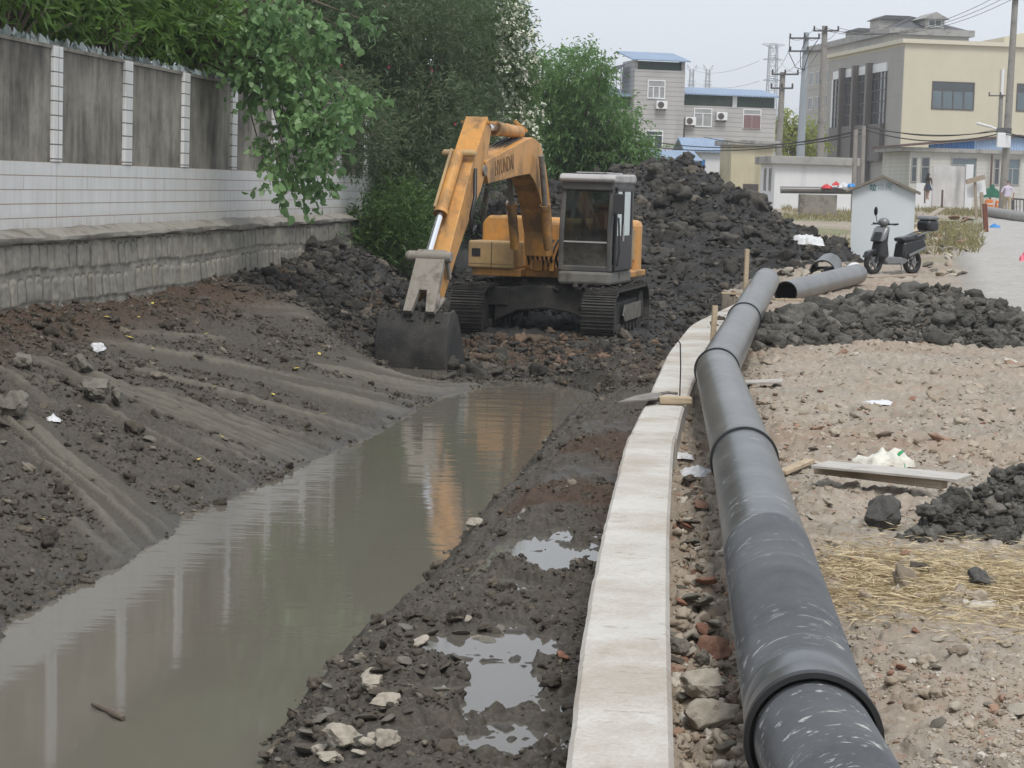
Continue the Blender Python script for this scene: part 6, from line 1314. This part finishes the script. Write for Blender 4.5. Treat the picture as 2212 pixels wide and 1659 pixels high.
rfm.build('roof', simple('weathered timber roof', (.21, .185, .15), .85, var=.3, sc=5), sh)
TM = Matrix.Translation((sf_.uz(1903, 405)[0], -.004, sf_.uz(1903, 406)[1])) @ Matrix.Rotation(PI/2, 4, 'X')
for k, ch in enumerate('垃圾房'):
    u_, z_ = sf_.uz(1886+17*k, 406-1*k); TM = Matrix.Translation((u_, -.006, z_)) @ Matrix.Rotation(PI/2, 4, 'X'); text_mesh(ch, .175, 'lettering', simple('faded teal paint %d' % k, ((.10, .22, .24), (.30, .40, .41), (.24, .36, .37))[k], .7), sh, TM, depth=.003, bold=.004 if k == 0 else 0.0)
# ================= scooter =================
ss = thing('electric_scooter', 'black and silver electric scooter parked in front of the white shed', 'scooter', P(1938, 592, 46.2), 0); ss.location.z = hz(ss.location.x, ss.location.y)+.01
p_f = P(1885, 597, 45.8); p_r = P(1975, 588, 46.6); ss.rotation_euler = (0, 0, rad(180+38)); ss.location = Vector(((p_f.x+p_r.x)/2, 46.3, ss.location.z))
M_sblk = simple('black scooter plastic', (.018, .019, .022), .3, var=.2); M_ssil = simple('silver scooter panels', (.20, .205, .21), .35, metal=.3, var=.1); M_tyre = simple('scooter tyre rubber', (.022, .022, .022), .85)
def wheel(x, par):
    t = MB(); n = 28; R_, r_ = .215, .055
    vs = [((R_+r_*math.cos(b))*math.cos(a)+x, r_*1.1*math.sin(b), .27+(R_+r_*math.cos(b))*math.sin(a)) for a in [2*PI*i/n for i in range(n)] for b in [2*PI*j/10 for j in range(10)]]
    fs = [(i*10+j, i*10+(j+1) % 10, ((i+1) % n)*10+(j+1) % 10, ((i+1) % n)*10+j) for i in range(n) for j in range(10)]
    w = t.add(vs, fs).build('wheel', M_tyre, par, smooth=60); rm_ = MB().cyl((x, -.05, .27), (x, .05, .27), .07, n=16)
    for k in range(6): a = k*PI/3; rm_.bar((x+.05*math.cos(a), 0, .27+.05*math.sin(a)), (x+.175*math.cos(a), 0, .27+.175*math.sin(a)), .03, .05)
    rm_.build('rim', M_ssil, w); return w
wheel(.64, ss); wheel(-.60, ss)
sb = MB(); sb.prism([(.40, .34), (.62, .40), (.50, .86), (.42, .98), (.30, .98), (.34, .70), (.28, .40)], -.14, .14, lambda x, z, y: (x, y, z)); sb.build('front_shield', M_sblk, ss, bevel=.04, smooth=40)
MB().prism([(.46, .74), (.60, .70), (.47, 1.0), (.36, 1.06), (.34, .98)], -.19, .19, lambda x, z, y: (x, y, z)).build('front_fairing', M_ssil, ss, bevel=.05, smooth=40); MB().prism([(.52, .70), (.62, .71), (.51, .93)], -.12, .12, lambda x, z, y: (x, y, z)).build('fairing_panel', M_sblk, ss, bevel=.02)
MB().prism([(.40, .60), (.85, .50), (.93, .36), (.80, .44), (.60, .52)], -.07, .07, lambda x, z, y: (x, y, z)).build('mudguard', M_sblk, ss, bevel=.03, smooth=40); MB().bar((.64, -.08, .27), (.46, -.08, .75), .05).bar((.64, .08, .27), (.46, .08, .75), .05).build('fork', M_sblk, ss)
MB().prism([(.40, .30), (.40, .40), (-.25, .38), (-.35, .30), (-.2, .22), (.3, .22)], -.13, .13, lambda x, z, y: (x, y, z)).build('foot_deck', M_ssil, ss, bevel=.03); MB().prism([(-.12, .36), (-.18, .70), (-.80, .82), (-.92, .62), (-.62, .48), (-.40, .34)], -.15, .15, lambda x, z, y: (x, y, z)).build('rear_body', M_sblk, ss, bevel=.05, smooth=40)
MB().prism([(-.14, .70), (-.10, .80), (-.35, .83), (-.82, .90), (-.92, .84), (-.70, .74)], -.15, .15, lambda x, z, y: (x, y, z)).build('seat', M_sblk, ss, bevel=.05, smooth=40); MB().bar((-.30, -.17, .42), (-.85, -.17, .60), .03, .06).bar((-.30, .17, .42), (-.85, .17, .60), .03, .06).build('side_trim', M_ssil, ss, bevel=.01)
MB().tube([(-.55, .16, .84), (-.85, .17, .93), (-.98, .12, .95), (-.98, -.12, .95), (-.85, -.17, .93), (-.55, -.16, .84)], .018, 6).build('grab_rail', M_ssil, ss, smooth=50)
rb_ = MB().bx((-1.24, -.19, .95), (-.88, .19, 1.20)).build('rear_box', M_sblk, ss, smooth=50, bevel=.07); MB().prism([(-1.25, 1.20), (-.87, 1.20), (-.92, 1.29), (-1.18, 1.29)], -.20, .20, lambda x, z, y: (x, y, z)).build('box_lid', M_ssil, rb_, bevel=.04)
MB().bar((.44, 0, .85), (.33, 0, 1.10), .07).build('steering_stem', M_sblk, ss); hbm = MB().tube([(.30, -.36, 1.10), (.33, -.2, 1.09), (.34, 0, 1.08), (.33, .2, 1.09), (.30, .36, 1.10)], .02, 8).build('handlebar', M_sblk, ss, smooth=50)
MB().ball((.36, 0, 1.13), (.12, .13, .10), 14, 9).build('headlamp_pod', M_ssil, ss, smooth=50)
MB().tube([(.30, -.24, 1.1), (.32, -.27, 1.26)], .01, 6).ball((.32, -.28, 1.36), (.02, .055, .10)).build('mirror', M_sblk, hbm, smooth=50)
for s_ in (-1, 1): MB().tube([(.36, s_*.2, 1.08), (.37, s_*.36, 1.07)], .008, 5).build('brake_lever', M_ssil, hbm)
MB().bar((-.1, .12, .30), (-.02, .25, .02), .03).build('side_stand', M_sblk, ss)
# ================= other far objects =================
rp = thing('raised_pipe', 'thin black pipe resting on grey concrete blocks before the white hut', 'pipe', P(1686, 410, 96)); e = P(1850, 412, 96)-rp.location; MB().cyl((0, 0, 0), e, .155, n=16).build('pipe_body', M_pipe, rp, smooth=35)
cbk = P(1762, 436, 96.2); zg_ = float(rise(96)); ob = MB().bx((-.75, -.3, zg_-.3), (.9, .4, rp.location.z-.16)).build('pipe_block', M_conc, None, bevel=.03); ob.location = (cbk.x, 96.1, 0); tag(ob, 'mossy grey concrete block under the raised thin pipe', 'block')
mc_ = thing('metal_cabinet', 'grey two-door metal cabinet against the white hut', 'cabinet', P(1743, 408, 108)); f_ = Face(mc_.location, 0); r_ = rect(f_, (1728, 377), (1758, 409)); zz = mc_.location.z; MB().bx((r_[0], -.2, r_[1]-zz-.3), (r_[2], .3, r_[3]-zz)).build('case', M_lintel, mc_, bevel=.03); m_ = (r_[0]+r_[2])/2; MB().bx((m_-.03, -.23, r_[1]-zz-.2), (m_+.03, -.2, r_[3]-zz-.1)).build('door_gap', M_brown, mc_)
for k, (px, py, m, w, lab) in enumerate(((1786, 402, M_redp, .45, 'red plastic bag on the raised pipe, left of the others'), (1806, 395, M_redp, .35, 'small red bag heaped in the middle of the pile by the white hut'), (1822, 400, M_plast, .55, 'white plastic bags heaped beside the red ones by the hut'), (1839, 398, M_bluep, .40, 'blue plastic bag at the right end of the bag pile by the hut'))): crumple('rubbish_bag', lab, 'bag', P(px, py+6, 95.8-.1*k), (w*1.2, w*.9), w*.42, m, 40+k)
wt = thing('white_pipe_end', 'white plastic pipe collar standing behind the scooter front wheel', 'pipe', P(1851, 588, 47.5)); MB().cyl((0, 0, -.1), (0, .4, .0), .21, n=24).build('collar', M_white, wt, smooth=35); MB().cyl((0, -.02, -.1), (0, .03, -.097), .225, n=24).build('rim', M_plast, wt, smooth=35)
pipe(P(1776, 590, 44.6), P(1792, 573, 48.2), 'short grey pipe stub with an open dark mouth behind the loose pipe', collar=False, belln=False, group=None, D=.55)
for k, (a, b, Y0, Y1, lab) in enumerate((((1975, 505), (2010, 478), 54, 60, 'pale long plank leaning on the ridge just right of the shed'), ((1978, 488), (2035, 452), 62, 74, 'grey long plank lying higher up the ridge right of the shed'), ((1880, 603), (1975, 597), 44.2, 44.8, 'reddish brown old board lying before the scooter'))): plank('plank', lab, 'plank', P(*a, Y0), P(*b, Y1), .22, .05, M_wood if k else M_woodp)
sg = thing('notice_board', 'tilted blank white notice board on a wooden T-shaped post', 'sign', P(2110, 459, 88)); l0 = sg.location.copy()
MB().bar((0, 0, -.3), P(2106, 386, 88)-l0, .10).build('post', M_wood, sg); MB().bar(P(2087, 393, 87.9)-l0, P(2127, 382, 87.9)-l0, .14, .20).build('crossbar', M_wood, sg)
c4 = [P(2087, 395, 88.2)-l0, P(2127, 385, 88.2)-l0, P(2131, 420, 88.2)-l0, P(2090, 429, 88.2)-l0]; MB().add(c4+[q+Vector((0, .03, 0)) for q in c4], [(0, 1, 2, 3), (7, 6, 5, 4), (0, 4, 5, 1), (1, 5, 6, 2), (2, 6, 7, 3), (3, 7, 4, 0)]).build('panel', M_white, sg)
for k, (t_, b_, Y, w, m, lab) in enumerate((((2127, 440), (2132, 505), 80, .16, simple('rusty post', (.16, .06, .04), .85, var=.4), 'rusty reddish post leaning beside the lane'), ((2120, 415), (2124, 455), 86, .13, M_wood, 'grey wooden post stub behind the notice board'), ((2036, 410), (2035, 440), 118, .10, M_brownred, 'thin rusty rod post near the woman by the stained wall'), ((1998, 402), (1998, 428), 122, .08, M_brownred, 'thin reddish stick left of the woman'))):
    a = P(*b_, Y); b = P(*t_, Y); a.z -= .3; tag(MB().bar(Vector(), b-a, w).build('post', m, None, bevel=.01), lab, 'post').location = a
gn = crumple('green_netting', 'heap of dark green netting beside the notice board', 'netting', P(2143, 428, 108), (1.3, .9), .50, simple('green netting', (.02, .12, .07), .8, var=.3), 61)
for k, (x0, x1, y0, y1, lab) in enumerate(((2126, 2146, 431, 449, 'orange plastic barrier left of the man'), (2149, 2166, 433, 450, 'orange plastic barrier directly behind the man'))):
    f_ = Face(P(x0, 440, 109), 0); a = P(x0, y1, 109); b = P(x1, y0, 109); o = thing('barrier', lab, 'barrier', a, 0, 'orange barriers'); MB().prism([(0, 0), (b.x-a.x, 0), ((b.x-a.x)*.85, b.z-a.z), ((b.x-a.x)*.15, b.z-a.z)], -.2, .2, lambda x, z, y: (x, y, z)).build('body', simple('orange plastic', (.75, .24, .06), .5), o, bevel=.04); MB().bx((.05, -.21, (b.z-a.z)*.4), (b.x-a.x-.05, -.202, (b.z-a.z)*.55)).build('stripe', M_white, o)
fb_ = thing('iron_fence', 'dark iron fence panel at the right edge behind the big pipe', 'fence', P(2188, 460, 110)); l0 = fb_.location.copy(); e = P(2260, 466, 104)-l0; t_ = P(2188, 428, 110)-l0
for k, z in enumerate((0.05, .95)): MB().bar(t_*z, t_*z+e, .08).build('rail', M_arm, fb_)
MB().bar(Vector(), t_, .14).build('post', M_arm, fb_)
for k in range(8): MB().bar(e*((k+1)/9), e*((k+1)/9)+t_, .04).build('bar', M_arm, fb_)
bpp = thing('big_pipe', 'big dusty grey pipe lying along the far side of the lane behind the man', 'pipe', P(2130, 456, 106)); l0 = bpp.location.copy(); e = P(2290, 482, 92)-l0; MB().cyl(Vector(), e, .25, n=20).build('pipe_body', simple('dusty grey pipe', (.26, .25, .235), .6, var=.15), bpp, smooth=35); MB().cyl(e*.42, e*.44, .28, n=20).build('joint_band', M_lintel, bpp, smooth=35)
# ================= people =================
M_skin = simple('skin', (.42, .26, .19), .6, var=.05); M_hair = simple('black hair', (.012, .011, .011), .5)
def body(name, par, chain, mat_of=None, mats=None):
    """one continuous skinned figure: joints {name: (pos, radius)}, bones [(a, b)]"""
    J_, bones = chain; keys = list(J_); me = bpy.data.meshes.new(name); me.from_pydata([J_[k][0] for k in keys], [(keys.index(a), keys.index(b)) for a, b in bones], []); o = link(name, me, par)
    for m in mats: me.materials.append(m)
    sk = o.modifiers.new('skin', 'SKIN'); 
    for i, k in enumerate(keys): me.skin_vertices[0].data[i].radius = J_[k][1] if hasattr(J_[k][1], '__len__') else (J_[k][1],)*2
    me.skin_vertices[0].data[keys.index('pelvis')].use_root = True; sb_ = o.modifiers.new('subsurf', 'SUBSURF'); sb_.levels = sb_.render_levels = 2
    bpy.context.view_layer.update(); dg = bpy.context.evaluated_depsgraph_get(); m2 = bpy.data.meshes.new_from_object(o.evaluated_get(dg)); o.modifiers.clear(); o.data = m2; m2.name = name
    m2.materials.clear()
    for m in mats: m2.materials.append(m)
    mi = [mat_of(p.center) for p in m2.polygons]; m2.polygons.foreach_set('material_index', mi); m2.polygons.foreach_set('use_smooth', [True]*len(m2.polygons)); return o
def person(label, loc, rz, H_, female, mats, mat_of, arms, legs):
    o = thing('person', label, 'person', loc, rz); k = H_/1.7
    J_ = {'pelvis': ((0, 0, .92*k), (.155*k, .12*k)), 'waist': ((0, 0, 1.06*k), (.13*k if female else .15*k, .10*k)), 'chest': ((0, 0, 1.27*k), (.165*k, .11*k)), 'neck0': ((0, .0, 1.42*k), (.075*k, .07*k)), 'neck': ((0, .01, 1.47*k), .052*k), 'jaw': ((0, -.02*k, 1.53*k), (.06*k, .07*k)), 'head': ((0, 0, 1.615*k), (.073*k, .088*k)), 'crown': ((0, .01*k, 1.675*k), (.05*k, .06*k))}
    B_ = [('pelvis', 'waist'), ('waist', 'chest'), ('chest', 'neck0'), ('neck0', 'neck'), ('neck', 'jaw'), ('jaw', 'head'), ('head', 'crown')]
    for s_, nm in ((-1, 'r'), (1, 'l')):
        el, wr = arms[nm]; lg = legs[nm]
        J_[nm+'sh'] = ((s_*.185*k, 0, 1.37*k), .056*k); J_[nm+'el'] = (tuple(Vector(el)*k), .043*k); J_[nm+'wr'] = (tuple(Vector(wr)*k), .03*k); wv = (Vector(wr)-Vector(el)).normalized(); J_[nm+'pa'] = (tuple((Vector(wr)+wv*.07)*k), (.036*k, .022*k))
        B_ += [('chest', nm+'sh'), (nm+'sh', nm+'el'), (nm+'el', nm+'wr'), (nm+'wr', nm+'pa')]
        pa = Vector(wr)+wv*.07; sd = Vector((0, 1, 0)); 
        for q in range(4): J_[nm+'f%d' % q] = (tuple((pa+wv*(.075+.012*(q in (1, 2)))+sd*(-.027+.018*q))*k), .0085*k); B_.append((nm+'pa', nm+'f%d' % q))
        J_[nm+'th'] = (tuple((Vector(wr)+wv*.06+sd*-.05)*k), .009*k); B_.append((nm+'wr', nm+'th'))
        hp, kn, an = (s_*.09, 0, .86), lg[0], lg[1]
        J_[nm+'hp'] = (tuple(Vector(hp)*k), .098*k); J_[nm+'kn'] = (tuple(Vector(kn)*k), .062*k); J_[nm+'ca'] = (tuple((Vector(kn)*.65+Vector(an)*.35+Vector((0, .02, 0)))*k), .056*k); J_[nm+'an'] = (tuple(Vector(an)*k), .038*k); J_[nm+'to'] = (tuple((Vector(an)+Vector((s_*.02, -.16, -.045)))*k), (.038*k, .026*k))
        B_ += [('pelvis', nm+'hp'), (nm+'hp', nm+'kn'), (nm+'kn', nm+'ca'), (nm+'ca', nm+'an'), (nm+'an', nm+'to')]
    body('body', o, (J_, B_), lambda c: mat_of(c/k), mats); return o, k
M_lav = simple('pale lavender shirt', (.56, .50, .62), .8, var=.08); M_khaki = simple('khaki trousers', (.36, .30, .20), .85, var=.1); M_dk = simple('dark brown top', (.06, .045, .04), .8); M_navy = simple('navy skirt', (.025, .03, .05), .8)
mp_ = P(2174, 466, 104); mn_, k = person('person in a pale lavender short-sleeved shirt and khaki trousers walking away up the lane', mp_, rad(175), 1.72, False, [M_skin, M_lav, M_khaki, M_hair], lambda c: 3 if (c.z > 1.60 and c.y > -.055) or c.z > 1.665 else (0 if c.z > 1.45 or (abs(c.x) > .2 and c.z < 1.12) else (1 if c.z > .93 else (2 if c.z > .09 else 3))), {'l': ((.30, .04, 1.10), (.27, -.04, .86)), 'r': ((-.30, .06, 1.10), (-.26, .02, .86))}, {'l': ((.11, -.09, .48), (.12, -.05, .08)), 'r': ((-.10, .05, .48), (-.11, .16, .10))})
wp_ = P(2003, 432, 128); wm_, k = person('person with long black hair, dark top and navy skirt walking past the stained wall', wp_, rad(150), 1.62, True, [M_skin, M_dk, M_navy, M_hair], lambda c: 0 if c.z > 1.42 or c.z < .5 else (1 if c.z > .95 else (2 if c.z > .62 else 0)), {'l': ((.24, -.02, 1.10), (.18, -.20, 1.05)), 'r': ((-.24, .0, 1.10), (-.18, -.18, 1.02))}, {'l': ((.09, -.12, .48), (.09, -.10, .08)), 'r': ((-.09, .06, .48), (-.09, .18, .10))})
MB().ball((0, .03*k, 1.60*k), (.10*k, .11*k, .12*k), 14, 10).ball((0, .085*k, 1.42*k), (.10*k, .06*k, .22*k), 12, 9).build('hair', M_hair, wm_, smooth=60)
sk2 = []; 
for z, r in ((1.02, .14), (.95, .165), (.8, .21), (.64, .27), (.60, .285)): sk2.append((r*k, z*k))
lathe(sk2, 20).build('skirt', M_navy, wm_, smooth=60)
# ================= light =================
SUN_EL, SUN_AZ = rad(58), rad(165)
W = bpy.data.worlds.new('World'); SC.world = W; W.use_nodes = True; nt = W.node_tree; nt.nodes.clear()
o = nt.nodes.new('ShaderNodeOutputWorld'); sk = nt.nodes.new('ShaderNodeTexSky'); sk.sky_type = 'NISHITA'; sk.sun_disc = False
sk.sun_elevation = SUN_EL; sk.sun_rotation = SUN_AZ; sk.dust_density = 4; sk.air_density = 1.2
b1 = nt.nodes.new('ShaderNodeBackground'); b1.inputs[1].default_value = .05; nt.links.new(sk.outputs[0], b1.inputs[0])
b2 = nt.nodes.new('ShaderNodeBackground'); b2.inputs[0].default_value = (.66, .705, .77, 1); b2.inputs[1].default_value = .92
mx = nt.nodes.new('ShaderNodeMixShader'); mx.inputs[0].default_value = .88
nt.links.new(b1.outputs[0], mx.inputs[1]); nt.links.new(b2.outputs[0], mx.inputs[2]); nt.links.new(mx.outputs[0], o.inputs[0])
sl = bpy.data.lights.new('sun', 'SUN'); sl.energy = 1.5; sl.angle = rad(20); sl.color = (1, .955, .89)
so = bpy.data.objects.new('sun', sl); COL.objects.link(so)
sd_ = Vector((math.sin(SUN_AZ)*math.cos(SUN_EL), math.cos(SUN_AZ)*math.cos(SUN_EL), math.sin(SUN_EL)))
so.rotation_euler = (-sd_).to_track_quat('-Z', 'Y').to_euler()
vs_ = SC.view_settings; SC.display_settings.display_device = 'sRGB'; vs_.view_transform = 'Standard'; vs_.look = 'None'; vs_.exposure = 0.6; vs_.gamma = 1
SC.cycles.max_bounces = 6; SC.cycles.diffuse_bounces = 3; SC.cycles.glossy_bounces = 3; SC.cycles.transmission_bounces = 4; SC.cycles.volume_bounces = 0
SC.cycles.caustics_reflective = False; SC.cycles.caustics_refractive = False; SC.cycles.use_denoising = True
SC.render.resolution_x = 1024; SC.render.resolution_y = 768

hzb = MB().bx((-1600, -70, -3), (1600, 1560, 48)).build('haze', [], None); tag(hzb, kind='stuff')
hm = bpy.data.materials.new('pale haze'); hm.use_nodes = True; t_ = hm.node_tree; t_.nodes.clear(); oo = t_.nodes.new('ShaderNodeOutputMaterial'); pv = t_.nodes.new('ShaderNodeVolumePrincipled')
pv.inputs['Color'].default_value = (.97, .985, 1, 1); pv.inputs['Density'].default_value = .0006; pv.inputs['Anisotropy'].default_value = .2; t_.links.new(pv.outputs[0], oo.inputs['Volume']); hzb.data.materials.clear(); hzb.data.materials.append(hm)
